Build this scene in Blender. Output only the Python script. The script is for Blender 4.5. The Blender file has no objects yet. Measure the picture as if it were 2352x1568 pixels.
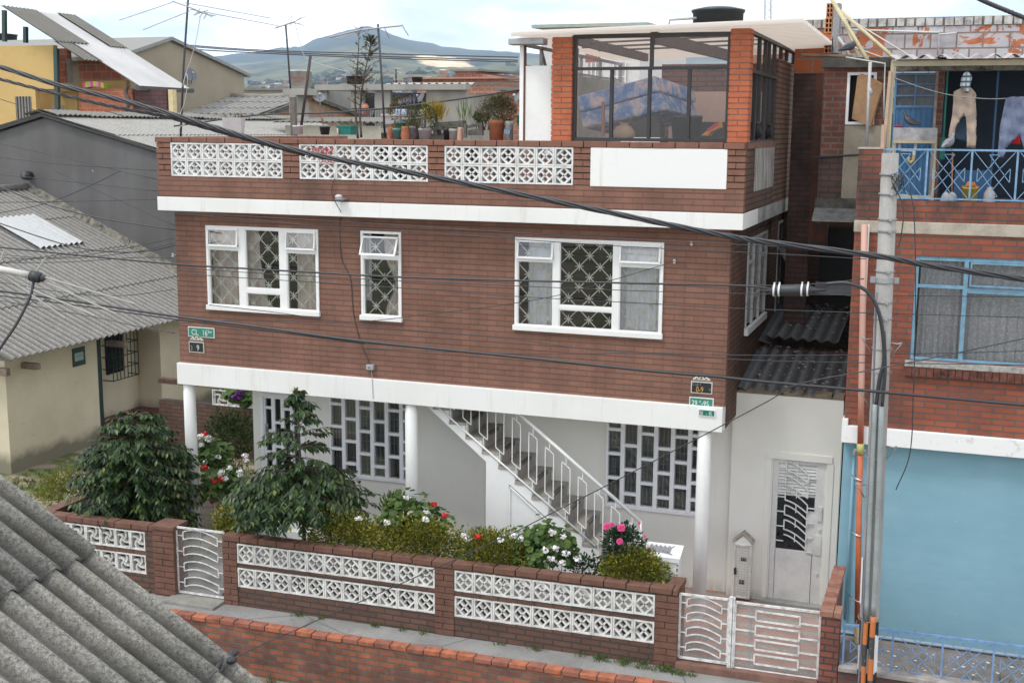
import bpy, bmesh, math, random
from mathutils import Vector, Matrix
random.seed(7)
sc = bpy.context.scene
COL = sc.collection
V = Vector
R_ = math.radians

# ---------------------------------------------------------------- camera
CAM = V((0.0, -15.0, 6.18))
YAW, PIT, ROL, FOC = -0.34566756, 0.17048776, 0.00746757, 1.20227466
_f = V((math.sin(YAW)*math.cos(PIT), math.cos(YAW)*math.cos(PIT), -math.sin(PIT)))
_r0 = V((math.cos(YAW), -math.sin(YAW), 0)); _u0 = _r0.cross(_f)
_r = math.cos(ROL)*_r0 + math.sin(ROL)*_u0
_u = -math.sin(ROL)*_r0 + math.cos(ROL)*_u0
cd = bpy.data.cameras.new("camera"); cam = bpy.data.objects.new("camera", cd); COL.objects.link(cam)
cam.matrix_world = Matrix(((_r.x, _u.x, -_f.x, CAM.x), (_r.y, _u.y, -_f.y, CAM.y), (_r.z, _u.z, -_f.z, CAM.z), (0, 0, 0, 1)))
cd.sensor_width = 36.0; cd.lens = 36.0*FOC; cd.clip_start = 0.1; cd.clip_end = 60000
sc.camera = cam

def ray(u, v):
    return _r*((u-1176)/2352/FOC) - _u*((v-784)/2352/FOC) + _f
def py(u, v, Y):
    d = ray(u, v); return CAM + d*((Y-CAM.y)/d.y)
def pz(u, v, Z):
    d = ray(u, v); return CAM + d*((Z-CAM.z)/d.z)
def px(u, v, X):
    d = ray(u, v); return CAM + d*((X-CAM.x)/d.x)
def pd(u, v, D):
    return CAM + ray(u, v)*D

# ---------------------------------------------------------------- light
SUN_EL, SUN_AZ = R_(58), R_(222)        # azimuth measured clockwise from +Y: high, behind the camera and to its left
w = bpy.data.worlds.new("World"); sc.world = w; w.use_nodes = True
nt = w.node_tree; nt.nodes.clear()
def wn(t, **k):
    n = nt.nodes.new(t)
    for a, b in k.items(): setattr(n, a, b)
    return n
sky = wn('ShaderNodeTexSky', sky_type='NISHITA', sun_disc=False)
sky.sun_elevation = SUN_EL; sky.sun_rotation = SUN_AZ; sky.altitude = 2600; sky.dust_density = 2.0
tc = wn('ShaderNodeTexCoord'); mp = wn('ShaderNodeMapping'); mp.inputs['Scale'].default_value = (1, 1, 3.4)
mp.inputs['Location'].default_value = (0.35, 0.1, 0.2)
n1 = wn('ShaderNodeTexNoise'); n1.inputs['Scale'].default_value = 2.6; n1.inputs['Detail'].default_value = 9; n1.inputs['Roughness'].default_value = 0.58
n1.inputs['Distortion'].default_value = 0.5
n2 = wn('ShaderNodeTexNoise'); n2.inputs['Scale'].default_value = 5.5; n2.inputs['Detail'].default_value = 8
r1 = wn('ShaderNodeValToRGB'); r1.color_ramp.elements[0].position = 0.24; r1.color_ramp.elements[1].position = 0.50
r2 = wn('ShaderNodeValToRGB'); r2.color_ramp.elements[0].position = 0.40; r2.color_ramp.elements[1].position = 0.60
r2.color_ramp.elements[0].color = (7.6, 8.6, 9.8, 1); r2.color_ramp.elements[1].color = (15.5, 15.3, 15.2, 1)
mx = wn('ShaderNodeMix', data_type='RGBA'); bg = wn('ShaderNodeBackground'); wo = wn('ShaderNodeOutputWorld')
L = nt.links.new
L(tc.outputs['Generated'], mp.inputs['Vector']); L(mp.outputs[0], n1.inputs['Vector']); L(mp.outputs[0], n2.inputs['Vector'])
L(n1.outputs['Fac'], r1.inputs['Fac']); L(n2.outputs['Fac'], r2.inputs['Fac'])
L(r1.outputs['Color'], mx.inputs[0]); L(sky.outputs[0], mx.inputs[6]); L(r2.outputs['Color'], mx.inputs[7])
L(mx.outputs[2], bg.inputs['Color']); bg.inputs['Strength'].default_value = 0.118; L(bg.outputs[0], wo.inputs['Surface'])
sd = bpy.data.lights.new("sun", 'SUN'); sd.energy = 1.5; sd.angle = R_(11); sd.color = (1.0, 0.96, 0.9)
so = bpy.data.objects.new("sun", sd); COL.objects.link(so)
sv = V((math.sin(SUN_AZ)*math.cos(SUN_EL), math.cos(SUN_AZ)*math.cos(SUN_EL), math.sin(SUN_EL)))
so.rotation_euler = sv.to_track_quat('Z', 'Y').to_euler(); so.location = (0, -10, 30)
vs = sc.view_settings; vs.view_transform = 'Standard'; vs.look = 'None'; vs.exposure = 0.27; vs.gamma = 1.0
sc.cycles.volume_bounces = 2; sc.cycles.max_bounces = 8; sc.cycles.transparent_max_bounces = 24; sc.cycles.use_denoising = True

# ---------------------------------------------------------------- objects and tags
def tag(o, label=None, cat=None, group=None, kind=None):
    if label: o['label'] = label
    if cat: o['category'] = cat
    if group: o['group'] = group
    if kind: o['kind'] = kind
    return o
def thing(name, loc, label, cat, group=None):
    o = bpy.data.objects.new(name, None); COL.objects.link(o); o.location = loc; o.empty_display_size = 0.2
    return tag(o, label, cat, group)
def wloc(o):
    p = V((0, 0, 0))
    while o: p = p + o.location; o = o.parent
    return p
def copy_tree(o, parent=None):
    c = o.copy(); COL.objects.link(c); c.parent = parent
    for ch in list(o.children): copy_tree(ch, c)
    return c
def relabel(o, label=None, group=None, loc=None, rz=None):
    if label: o['label'] = label
    if group: o['group'] = group
    if loc is not None: o.location = loc
    if rz is not None: o.rotation_euler = (0, 0, rz)
    return o

class MB:
    """collects faces, then links them as one mesh object"""
    def __init__(s): s.v = []; s.f = []; s.mi = []; s.cur = 0; s.at = {}
    def add(s, vs, fs):
        n = len(s.v); s.v += [V(p) for p in vs]; s.f += [[i+n for i in f] for f in fs]; s.mi += [s.cur]*len(fs); return s
    def mat(s, i): s.cur = i; return s
    def box(s, x0, x1, y0, y1, z0, z1):
        if x0 > x1: x0, x1 = x1, x0
        if y0 > y1: y0, y1 = y1, y0
        if z0 > z1: z0, z1 = z1, z0
        return s.add([(x0,y0,z0),(x1,y0,z0),(x1,y1,z0),(x0,y1,z0),(x0,y0,z1),(x1,y0,z1),(x1,y1,z1),(x0,y1,z1)],
                     [(0,3,2,1),(4,5,6,7),(0,1,5,4),(1,2,6,5),(2,3,7,6),(3,0,4,7)])
    def hexa(s, a):   # 8 corners, same order as box
        return s.add(a, [(0,3,2,1),(4,5,6,7),(0,1,5,4),(1,2,6,5),(2,3,7,6),(3,0,4,7)])
    def quad(s, a, b, c, d): return s.add([a,b,c,d], [(0,1,2,3)])
    def bar(s, p, q, w, h=None, up=(0,0,1)):
        p, q = V(p), V(q); h = h or w; t = (q-p).normalized(); up = V(up)
        if abs(t.dot(up)) > 0.95: up = V((0,1,0)) if abs(t.y) < 0.9 else V((1,0,0))
        a = t.cross(up).normalized()*(w/2); b = a.cross(t).normalized()*(h/2)
        return s.hexa([p-a-b, p+a-b, q+a-b, q-a-b, p-a+b, p+a+b, q+a+b, q-a+b])
    def tube(s, pts, r, n=8, caps=True):
        pts = [V(p) for p in pts]; m = len(pts); rs = r if isinstance(r, (list, tuple)) else [r]*m
        up = V((0,0,1)); vs = []; a = None
        for i, p in enumerate(pts):
            t = (pts[min(i+1, m-1)]-pts[max(i-1, 0)]).normalized()
            if a is None:
                if abs(t.dot(up)) > 0.9: up = V((0,1,0))
                a = t.cross(up).normalized()
            else:
                a = (a-t*a.dot(t)).normalized()
            b = t.cross(a)
            for k in range(n):
                g = 2*math.pi*k/n; vs.append(p+a*(math.cos(g)*rs[i])+b*(math.sin(g)*rs[i]))
        fs = [(i*n+k, i*n+(k+1) % n, (i+1)*n+(k+1) % n, (i+1)*n+k) for i in range(m-1) for k in range(n)]
        if caps: fs += [tuple(range(n-1, -1, -1)), tuple(range((m-1)*n, m*n))]
        return s.add(vs, fs)
    def lathe(s, c, prof, n=20, axis='z'):
        c = V(c); vs = []
        for (r, h) in prof:
            for k in range(n):
                g = 2*math.pi*k/n
                if axis == 'z': vs.append(c+V((r*math.cos(g), r*math.sin(g), h)))
                elif axis == 'y': vs.append(c+V((r*math.cos(g), h, r*math.sin(g))))
                else: vs.append(c+V((h, r*math.cos(g), r*math.sin(g))))
        m = len(prof)
        fs = [(i*n+k, i*n+(k+1) % n, (i+1)*n+(k+1) % n, (i+1)*n+k) for i in range(m-1) for k in range(n)]
        fs += [tuple(range(n-1, -1, -1)), tuple(range((m-1)*n, m*n))]
        return s.add(vs, fs)
    def prism(s, poly, d):   # planar polygon extruded by the vector d
        n = len(poly); d = V(d); vs = [V(p) for p in poly]+[V(p)+d for p in poly]
        return s.add(vs, [tuple(range(n)), tuple(range(2*n-1, n-1, -1))]+[(i, i+n, (i+1) % n+n, (i+1) % n) for i in range(n)])
    def sphere(s, c, r, n=12, m=8, sc_=(1,1,1)):
        c = V(c); prof = [(math.sin(math.pi*i/m), -math.cos(math.pi*i/m)) for i in range(m+1)]
        vs = [c+V((a*r*sc_[0]*math.cos(2*math.pi*k/n), a*r*sc_[1]*math.sin(2*math.pi*k/n), h*r*sc_[2])) for a, h in prof for k in range(n)]
        return s.add(vs, [(i*n+k, i*n+(k+1) % n, (i+1)*n+(k+1) % n, (i+1)*n+k) for i in range(m) for k in range(n)])
    def build(s, name, mat, parent=None, smooth=False, bevel=0, recalc=True):
        o0 = wloc(parent) if parent else V((0,0,0))
        if not parent and s.v:
            xs = [p.x for p in s.v]; ys = [p.y for p in s.v]; zs = [p.z for p in s.v]
            o0 = V(((min(xs)+max(xs))/2, (min(ys)+max(ys))/2, min(zs)))
        me = bpy.data.meshes.new(name)
        me.from_pydata([tuple(p-o0) for p in s.v], [], s.f)
        for m in (mat if isinstance(mat, (list, tuple)) else [mat]): me.materials.append(m)
        for p, i in zip(me.polygons, s.mi): p.material_index = i; p.use_smooth = smooth
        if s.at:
            ga = me.attributes.new('dirt_shade', 'FLOAT', 'POINT')
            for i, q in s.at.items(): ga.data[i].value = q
        if recalc:
            b = bmesh.new(); b.from_mesh(me); bmesh.ops.recalc_face_normals(b, faces=b.faces); b.to_mesh(me); b.free()
        o = bpy.data.objects.new(name, me); COL.objects.link(o)
        if parent: o.parent = parent
        else: o.location = o0
        if bevel:
            md = o.modifiers.new("bevel", 'BEVEL'); md.width = bevel; md.segments = 2; md.limit_method = 'ANGLE'
        return o

def rnd(a, b): return random.uniform(a, b)
def spline(pts, n=8):
    """Catmull-Rom through points"""
    P = [V(p) for p in pts]; P = [P[0]*2-P[1]]+P+[P[-1]*2-P[-2]]; out = []
    for i in range(1, len(P)-2):
        for k in range(n):
            t = k/n; a, b, c, d = P[i-1], P[i], P[i+1], P[i+2]
            out.append(0.5*((2*b)+(c-a)*t+(2*a-5*b+4*c-d)*t*t+(3*b-a-3*c+d)*t**3))
    out.append(P[-2]); return out
def wall_holes(m, u0, u1, z0, z1, holes, f):
    """front rectangle with rectangular holes; f(u0,u1,z0,z1) adds one solid cell"""
    us = sorted({u0, u1, *[h[0] for h in holes], *[h[1] for h in holes]}); us = [u for u in us if u0 <= u <= u1]
    for a, b in zip(us, us[1:]):
        mid = (a+b)/2; hs = sorted([h for h in holes if h[0] < mid < h[1]], key=lambda h: h[2]); z = z0
        for h in hs:
            if h[2] > z+1e-4: f(a, b, z, h[2])
            z = max(z, h[3])
        if z < z1-1e-4: f(a, b, z, z1)
def text_mesh(name, s, mat, parent, loc, size, rx=90, rz=0, ex=0.002, sx=1.0, align='LEFT'):
    c = bpy.data.curves.new(name, 'FONT'); c.body = s; c.size = size; c.extrude = ex; c.align_x = align
    t = bpy.data.objects.new(name, c); COL.objects.link(t)
    bpy.context.view_layer.update()
    me = bpy.data.meshes.new_from_object(t); bpy.data.objects.remove(t); bpy.data.curves.remove(c)
    M_ = Matrix.Rotation(R_(rz), 4, 'Z') @ Matrix.Rotation(R_(rx), 4, 'X') @ Matrix.Diagonal((sx, 1, 1, 1))
    me.transform(M_); me.materials.clear(); me.materials.append(mat); me.name = name
    o = bpy.data.objects.new(name, me); COL.objects.link(o); o.parent = parent
    o.location = V(loc)-(wloc(parent) if parent else V((0,0,0)))
    return o

# ---------------------------------------------------------------- materials
class NT:
    def __init__(s, name):
        s.m = bpy.data.materials.new(name); s.m.use_nodes = True; s.t = s.m.node_tree; s.t.nodes.clear()
        s.out = s.n('ShaderNodeOutputMaterial'); s.b = s.n('ShaderNodeBsdfPrincipled'); s.l(s.b.outputs[0], s.out.inputs[0])
    def n(s, t, **k):
        x = s.t.nodes.new(t)
        for a, b in k.items():
            if a[0] == '_': x.inputs[a[1:].replace('_', ' ')].default_value = b
            else: setattr(x, a, b)
        return x
    def l(s, a, b): s.t.links.new(a, b)
    def val(s, x, inp):
        if hasattr(x, 'links'): s.l(x, inp)
        else: inp.default_value = x
    def math(s, op, a, b=0.0):
        x = s.n('ShaderNodeMath', operation=op); s.val(a, x.inputs[0]); s.val(b, x.inputs[1]); return x.outputs[0]
    def mix(s, f, a, b, mode='MIX'):
        x = s.n('ShaderNodeMix', data_type='RGBA', blend_type=mode); s.val(f, x.inputs[0])
        for i, c in ((6, a), (7, b)): s.val(c if hasattr(c, 'links') else (*c[:3], 1), x.inputs[i])
        return x.outputs[2]
    def noise(s, scale, detail=4, vec=None, rough=0.55, dist=0.0):
        x = s.n('ShaderNodeTexNoise'); x.inputs['Scale'].default_value = scale; x.inputs['Detail'].default_value = detail
        x.inputs['Roughness'].default_value = rough; x.inputs['Distortion'].default_value = dist
        s.l(vec or s.pos(), x.inputs['Vector']); return x.outputs['Fac']
    def pos(s):
        if not hasattr(s, '_p'): s._p = s.n('ShaderNodeNewGeometry').outputs['Position']
        return s._p
    def obj(s): return s.n('ShaderNodeTexCoord').outputs['Object']
    def scaled(s, vec, sx, sy, sz):
        x = s.n('ShaderNodeMapping'); x.inputs['Scale'].default_value = (sx, sy, sz); s.l(vec, x.inputs['Vector']); return x.outputs[0]
    def ramp(s, f, stops):
        x = s.n('ShaderNodeValToRGB'); e = x.color_ramp.elements
        while len(e) < len(stops): e.new(0.5)
        for q, (p, c) in zip(e, stops): q.position = p; q.color = (*c[:3], 1) if hasattr(c, '__len__') else (c, c, c, 1)
        s.l(f, x.inputs[0]); return x.outputs[0]
    def bump(s, h, strength=0.4, dist=0.01):
        x = s.n('ShaderNodeBump'); x.inputs['Strength'].default_value = strength; x.inputs['Distance'].default_value = dist
        s.l(h, x.inputs['Height']); s.l(x.outputs[0], s.b.inputs['Normal'])
    def fin(s, col, rough=0.7, metal=0.0, spec=None):
        if hasattr(col, 'links'): s.l(col, s.b.inputs['Base Color'])
        else: s.b.inputs['Base Color'].default_value = (*col[:3], 1)
        s.val(rough, s.b.inputs['Roughness']); s.b.inputs['Metallic'].default_value = metal
        if spec is not None: s.b.inputs['Specular IOR Level'].default_value = spec
        return s.m

def flat(name, c, rough=0.6, metal=0.0, var=0.12, scale=6.0, bump=0.0):
    """painted or plain surface with slight unevenness and a little dirt"""
    t = NT(name); a = t.noise(scale, 5); b = t.noise(scale*9, 3)
    f = t.math('ADD', t.math('MULTIPLY', a, 0.7), t.math('MULTIPLY', b, 0.3))
    col = t.ramp(f, [(0.3, tuple(x*(1-var*1.6) for x in c)), (0.55, c), (0.75, tuple(min(1, x*(1+var*0.5)) for x in c))])
    if bump: t.bump(t.noise(scale*14, 4), bump, 0.01)
    return t.fin(col, rough, metal)
def bricks(name, c1, c2, mortar, bw, bh, gap, rough=0.8, bump=0.6, soot=0.0, sootc=(0.03, 0.027, 0.025), sscale=1.5, tint=0.15, bias=0.0, offs=(0, 0), vec=None, chalk=0.0, head=1.0):
    t = NT(name); sx = t.n('ShaderNodeSeparateXYZ'); t.l(t.pos(), sx.inputs[0])
    u = t.math('ADD', t.math('ADD', sx.outputs[0], sx.outputs[1]), offs[0]); v = t.math('ADD', sx.outputs[2], offs[1])
    cx = t.n('ShaderNodeCombineXYZ'); t.l(u, cx.inputs[0]); t.l(v, cx.inputs[1])
    br = t.n('ShaderNodeTexBrick'); br.offset = 0.5; t.l(cx.outputs[0], br.inputs['Vector'])
    for k, x in (('Color1', (*c1, 1)), ('Color2', (*c2, 1)), ('Mortar', (*[p*head+q*(1-head) for p, q in zip(mortar, c1)], 1)), ('Scale', 1.0), ('Mortar Size', gap), ('Mortar Smooth', 0.15), ('Bias', bias), ('Brick Width', bw), ('Row Height', bh)):
        br.inputs[k].default_value = x
    n1 = t.noise(3.0, 5); n2 = t.noise(60, 3); bc = br.outputs['Color']
    if head < 1:      # bed joints are raked deep, upright joints are tight
        fr = t.math('FRACT', t.math('DIVIDE', v, bh)); bc = t.mix(t.math('LESS_THAN', t.math('MINIMUM', fr, t.math('SUBTRACT', 1.0, fr)), gap/bh*0.95), bc, mortar)
    col = t.mix(1.0, bc, t.ramp(n1, [(0.3, 1-tint), (0.7, 1+tint*0.3)]), 'MULTIPLY')
    col = t.mix(1.0, col, t.ramp(n2, [(0.3, 0.88), (0.7, 1.0)]), 'MULTIPLY')
    if head < 1:      # faint vertical rain streaks
        col = t.mix(1.0, col, t.ramp(t.noise(2.6, 5, t.scaled(t.pos(), 1, 1, 0.07), 0.65), [(0.36, 0.84), (0.64, 1.06)]), 'MULTIPLY')
    if soot:
        g = t.noise(sscale, 6, t.scaled(t.pos(), 1, 1, 0.45), 0.65, 0.6)
        col = t.mix(t.ramp(g, [(0.62-0.3*soot, 0.0), (0.78-0.2*soot, min(1, 0.4+soot))]), col, sootc)
    if chalk:
        g = t.noise(2.2, 7, None, 0.7)
        col = t.mix(t.ramp(g, [(0.62, 0.0), (0.75, chalk)]), col, (0.5, 0.46, 0.43))
    h = t.math('SUBTRACT', t.math('SUBTRACT', 1.0, br.outputs['Fac']), t.math('MULTIPLY', n2, 0.12))
    t.bump(h, bump, 0.012)
    return t.fin(col, rough)
def cement(name, dark, light, moss=(0.1, 0.1, 0.06), mossf=0.3, scale=1.0, spots=0.5):
    """weathered fibre-cement sheet: grey, speckled with lichen; dirt and shade painted into the channels"""
    t = NT(name); a = t.noise(2.5*scale, 6, None, 0.7); b = t.noise(38*scale, 5, None, 0.75); c = t.noise(130*scale, 2)
    col = t.mix(t.ramp(b, [(0.36, 0.0), (0.66, 1.0)]), dark, light)
    col = t.mix(t.ramp(a, [(0.5, 0.0), (0.72, mossf)]), col, moss)
    col = t.mix(t.ramp(c, [(0.6, 0.0), (0.72, spots)]), col, tuple(min(0.7, x*1.5) for x in light))
    ga = t.n('ShaderNodeAttribute', attribute_name='dirt_shade').outputs['Fac']      # runoff algae and dirt, plus valley shade painted into the colour
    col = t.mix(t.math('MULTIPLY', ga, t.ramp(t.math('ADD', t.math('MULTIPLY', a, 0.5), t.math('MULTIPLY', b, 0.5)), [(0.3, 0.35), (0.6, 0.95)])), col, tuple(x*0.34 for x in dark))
    t.bump(t.math('ADD', b, t.math('MULTIPLY', c, 0.4)), 0.35, 0.012)
    return t.fin(col, 0.95, 0, 0.2)
def glass(name, tint=(0.9, 0.93, 0.93), mixf=0.12, rough=0.03):
    """thin window pane: mostly clear with a mirror sheen"""
    t = NT(name); tr = t.n('ShaderNodeBsdfTransparent'); tr.inputs[0].default_value = (*tint, 1)
    gl = t.n('ShaderNodeBsdfGlossy'); gl.inputs['Roughness'].default_value = rough
    fr = t.n('ShaderNodeLayerWeight'); fr.inputs['Blend'].default_value = 0.35
    f = t.math('ADD', t.math('MULTIPLY', fr.outputs['Fresnel'], 0.6), mixf)
    ms = t.n('ShaderNodeMixShader'); t.l(f, ms.inputs[0]); t.l(tr.outputs[0], ms.inputs[1]); t.l(gl.outputs[0], ms.inputs[2]); t.l(ms.outputs[0], t.out.inputs[0])
    return t.m
def leafmat(name, c1, c2, c3, rough=0.45, trans=0.25):
    """leaves: colour differs from leaf to leaf"""
    t = NT(name); g = t.n('ShaderNodeNewGeometry')
    col = t.ramp(g.outputs['Random Per Island'], [(0.0, c1), (0.5, c2), (1.0, c3)])
    t.fin(col, rough, 0, 0.28)
    tl = t.n('ShaderNodeBsdfTranslucent'); t.l(col, tl.inputs[0]); ms = t.n('ShaderNodeMixShader'); ms.inputs[0].default_value = trans
    t.l(t.b.outputs[0], ms.inputs[1]); t.l(tl.outputs[0], ms.inputs[2]); t.l(ms.outputs[0], t.out.inputs[0])
    return t.m

def corr(m, o, a, b, na, pitch, amp, nb=1, step=0.0, per=8, lap=0.05, thick=0.006, jit=0.0, skew=0.0):
    """corrugated sheeting from corner o: a = vector across the waves (na samples by pitch), b = vector down the waves, nb sheet rows that overlap"""
    o, a, b = V(o), V(a), V(b); an = a.normalized(); bn = b.normalized(); nn = an.cross(bn).normalized()
    if nn.z < 0: nn = -nn
    L_ = a.length; W_ = max(4, int(L_/pitch*per)); db = b.length/nb
    for r in range(nb):
        # lower rows lie under the row above, so every row starts below the end of the one before
        s0 = r*db-(lap if r else 0); s1 = (r+1)*db; off = -step*r
        vs = []; n0 = len(m.v); gr = []
        for i in range(W_+1):
            x = L_*i/W_; q = amp*math.cos(2*math.pi*x/pitch)
            e = rnd(-jit, jit) if i % per == 0 else 0; gr += [((1-q/amp)/2)**1.4]*4  # valleys weighted darkest: channel dirt and painted shade together
            p = o+an*x+nn*(q)
            vs += [p+bn*s0+nn*0.0, p+bn*((s0+s1)/2)+nn*(step*0.5), p+bn*(s1+e)+nn*step, p+bn*(s1+e)+nn*(step-thick)]
        fs = []
        for i in range(W_):
            for k in range(3): fs.append((i*4+k, i*4+k+1, i*4+5+k, i*4+4+k))
        m.add(vs, fs)
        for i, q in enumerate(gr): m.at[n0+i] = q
    return m
# ---------------------------------------------------------------- shared materials
white = flat('white_paint', (0.80, 0.80, 0.78), 0.6, var=0.05, scale=2.0)
white_metal = flat('white_painted_metal', (0.82, 0.82, 0.81), 0.4, var=0.05, scale=5)
t = NT('off_white_plaster'); sx = t.n('ShaderNodeSeparateXYZ'); t.l(t.pos(), sx.inputs[0]); a_ = t.noise(1.1, 6, None, .65); b_ = t.noise(16, 4, t.scaled(t.pos(), 1, 1, .3)); d_ = t.noise(5, 5, t.scaled(t.pos(), 1, 1, .08), .7)
c_ = t.ramp(a_, [(.35, (.70, .685, .635)), (.7, (.76, .745, .70))]); c_ = t.mix(t.ramp(d_, [(.60, 0), (.76, .22)]), c_, (.50, .47, .40))
lo = t.math('ADD', t.math('SUBTRACT', .62, t.math('MULTIPLY', sx.outputs[2], 2.2)), t.math('MULTIPLY', a_, .7)); c_ = t.mix(t.math('MULTIPLY', t.ramp(lo, [(.55, 0), (1.05, .75)]), t.ramp(b_, [(.38, .25), (.62, 1)])), c_, (.38, .34, .29))
t.bump(t.noise(30, 4), .12, .01); cream_wall = t.fin(c_, .85)
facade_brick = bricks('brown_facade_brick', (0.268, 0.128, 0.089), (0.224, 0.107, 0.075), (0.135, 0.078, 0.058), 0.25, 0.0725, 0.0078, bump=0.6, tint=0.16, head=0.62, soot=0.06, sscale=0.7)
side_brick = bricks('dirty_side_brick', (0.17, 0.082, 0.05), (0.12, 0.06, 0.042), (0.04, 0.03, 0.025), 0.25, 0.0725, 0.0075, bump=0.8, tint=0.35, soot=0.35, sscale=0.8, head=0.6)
cope_brick = flat('brown_coping_brick', (0.225, 0.105, 0.072), 0.8, var=0.2, scale=7, bump=0.4)
orange_brick_solid = flat('orange_brick', (0.48, 0.135, 0.06), 0.85, var=0.18, scale=9, bump=0.4)
mortar_dark = flat('dark_mortar', (0.06, 0.045, 0.04), 0.95)
mortar_grey = flat('grey_mortar', (0.25, 0.23, 0.21), 0.95)
grey_conc = flat('grey_concrete', (0.30, 0.295, 0.28), 0.9, var=0.25, scale=2.0, bump=0.3)
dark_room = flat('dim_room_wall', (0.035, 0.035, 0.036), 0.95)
curtain_pink = flat('beige_curtain', (0.68, 0.57, 0.51), 0.9, var=0.1, scale=3)
curtain_white = flat('white_net_curtain', (0.82, 0.80, 0.84), 0.9, var=0.08, scale=3)
curtain_dark = flat('grey_curtain', (0.24, 0.235, 0.23), 0.9, var=0.15, scale=3)
pane = glass('window_pane')
grille_cream = flat('cream_grille_paint', (0.74, 0.73, 0.66), 0.5)
black_metal = flat('black_metal', (0.03, 0.03, 0.032), 0.45)
dark_plastic = flat('black_plastic', (0.035, 0.038, 0.042), 0.5)
cable_black = flat('black_cable', (0.035, 0.036, 0.042), 0.45)
galv = flat('galvanised_steel', (0.38, 0.39, 0.40), 0.45, 0.5, var=0.2)
bare_wood = flat('weathered_wood', (0.22, 0.17, 0.13), 0.9, var=0.3, scale=8)
# ---------------------------------------------------------------- the corner house
XL, XR, ZB0, ZB1, ZS0, ZS1, ZT = -10.555, -2.58, 2.475, 2.79, 5.013, 5.208, 6.04
PXL, PXR, PY = -10.66, -2.40, -0.25
house = thing('corner_house', (-6.5, 2.5, 0), 'two storey brown brick house with white bands, lattice parapet and glazed rooftop room', 'house')

def win_rect(tl, br, Y=0.0):
    a, b = py(*tl, Y), py(*br, Y); return [a.x, b.x, b.z, a.z]
W1 = win_rect((473, 517), (735, 725)); W2 = win_rect((829, 529.5), (923.5, 738)); W3 = win_rect((1184, 544), (1520, 777))
SW = [1.32, 3.0, 3.58, 4.78]; SW2 = [4.15, 4.75, 3.4, 4.82]

m = MB()
wall_holes(m, XL, XR, ZB1, ZS0, [W1, W2, W3], lambda a, b, c, d: m.box(a, b, 0, 0.14, c, d))
m.box(XL, XL+0.14, 0.14, 5.4, ZB1, ZS0)
m.box(XL+0.14, XR-0.14, 5.26, 5.4, ZB1, ZS0)
m.build('brick_wall', facade_brick, house)
m = MB()
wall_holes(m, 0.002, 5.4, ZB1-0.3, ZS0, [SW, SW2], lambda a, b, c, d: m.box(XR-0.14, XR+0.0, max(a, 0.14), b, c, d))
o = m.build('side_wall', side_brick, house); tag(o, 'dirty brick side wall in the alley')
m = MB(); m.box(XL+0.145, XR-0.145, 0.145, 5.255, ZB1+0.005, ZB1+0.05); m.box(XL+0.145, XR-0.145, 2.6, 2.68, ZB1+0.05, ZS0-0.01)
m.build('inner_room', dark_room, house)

# white bands with slightly uneven paint
band_white = None
t = NT('band_paint'); a_ = t.noise(0.8, 5); b_ = t.noise(14, 4)
c_ = t.mix(t.ramp(a_, [(0.4, 0), (0.7, 0.5)]), (0.80, 0.80, 0.78), (0.70, 0.69, 0.65))
g_ = t.noise(9, 4, t.scaled(t.pos(), 1, 1, 0.12), 0.7)
c_ = t.mix(t.ramp(g_, [(0.55, 0), (0.72, 0.4)]), c_, (0.55, 0.52, 0.46))
t.bump(b_, 0.08, 0.01); band_white = t.fin(c_, 0.7)
m = MB()
m.box(-10.58, -2.59, -0.06, 1.0, ZB0, ZB1); m.box(-10.58, -2.62, 1.0, 5.4, ZB0, ZB1-0.05)
m.build('floor_beam', band_white, house, bevel=0.006)
m = MB()
m.box(PXL, PXR, PY, 0.9, ZS0, ZS1); m.box(PXL, -2.6, 0.9, 5.4, ZS0, ZS1)
m.build('roof_slab', band_white, house, bevel=0.006)
m = MB(); m.box(-2.6, PXR-0.004, 0.9, 5.3, ZS0, ZS1-0.003)
o = m.build('roof_slab', flat('grimy_slab_edge', (0.42, 0.41, 0.39), 0.9, var=0.4, scale=2.5), house); tag(o, 'grimy grey slab edge along the alley')

# parapet: brick base, pillars with raked joints, coping, lattice and plastered infill
LAT = [win_rect((391, 326), (650, 411), PY), win_rect((687, 328), (983, 416), PY), win_rect((1021, 333), (1316, 427), PY)]
PAN = win_rect((1357, 337), (1668, 435), PY)
zb = 5.50; zc = 5.965
for q in LAT+[PAN]: q[2] = zb; q[3] = zc
m = MB(); m.box(PXL+0.02, PXR-0.004, PY+0.006, PY+0.13, ZS1, zb)
m.box(PXL+0.02, PXL+0.14, PY+0.13, 5.3, ZS1, zc); m.box(PXL+0.14, -2.6, 5.2, 5.3, ZS1, 5.75)
m.build('parapet_wall', facade_brick, house)
m = MB(); m.box(-2.53, PXR-0.006, PY+0.13, 2.1, ZS1, zc)
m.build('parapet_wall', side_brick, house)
xs = [PXL+0.02]+[v for q in LAT+[PAN] for v in (q[0], q[1])]+[PXR]
for i in range(0, len(xs), 2):
    m = MB()
    a, b = xs[i], xs[i+1]; m.mat(1).box(a+0.012, b-0.012, PY+0.03, PY+0.12, zb, zc); m.mat(0)
    k = 6; hh = (zc-zb)/k
    for j in range(k):
        z0 = zb+j*hh; r = rnd(-0.004, 0.004)
        if b-a > 0.2 and j % 2 == 0: m.box(a+rnd(0, .004), b-rnd(0, .004), PY+r, PY+0.125, z0+0.008, z0+hh-0.006)
        else:
            c = (a+b)/2+rnd(-0.02, 0.02); m.box(a+rnd(0, .004), c-0.004, PY+r, PY+0.125, z0+0.008, z0+hh-0.006); m.box(c+0.004, b-rnd(0, .004), PY-r, PY+0.125, z0+0.008, z0+hh-0.006)
    m.build('parapet_pillar', [cope_brick, mortar_dark], house)
m = MB(); x = PXL+0.01; j = 0
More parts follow.
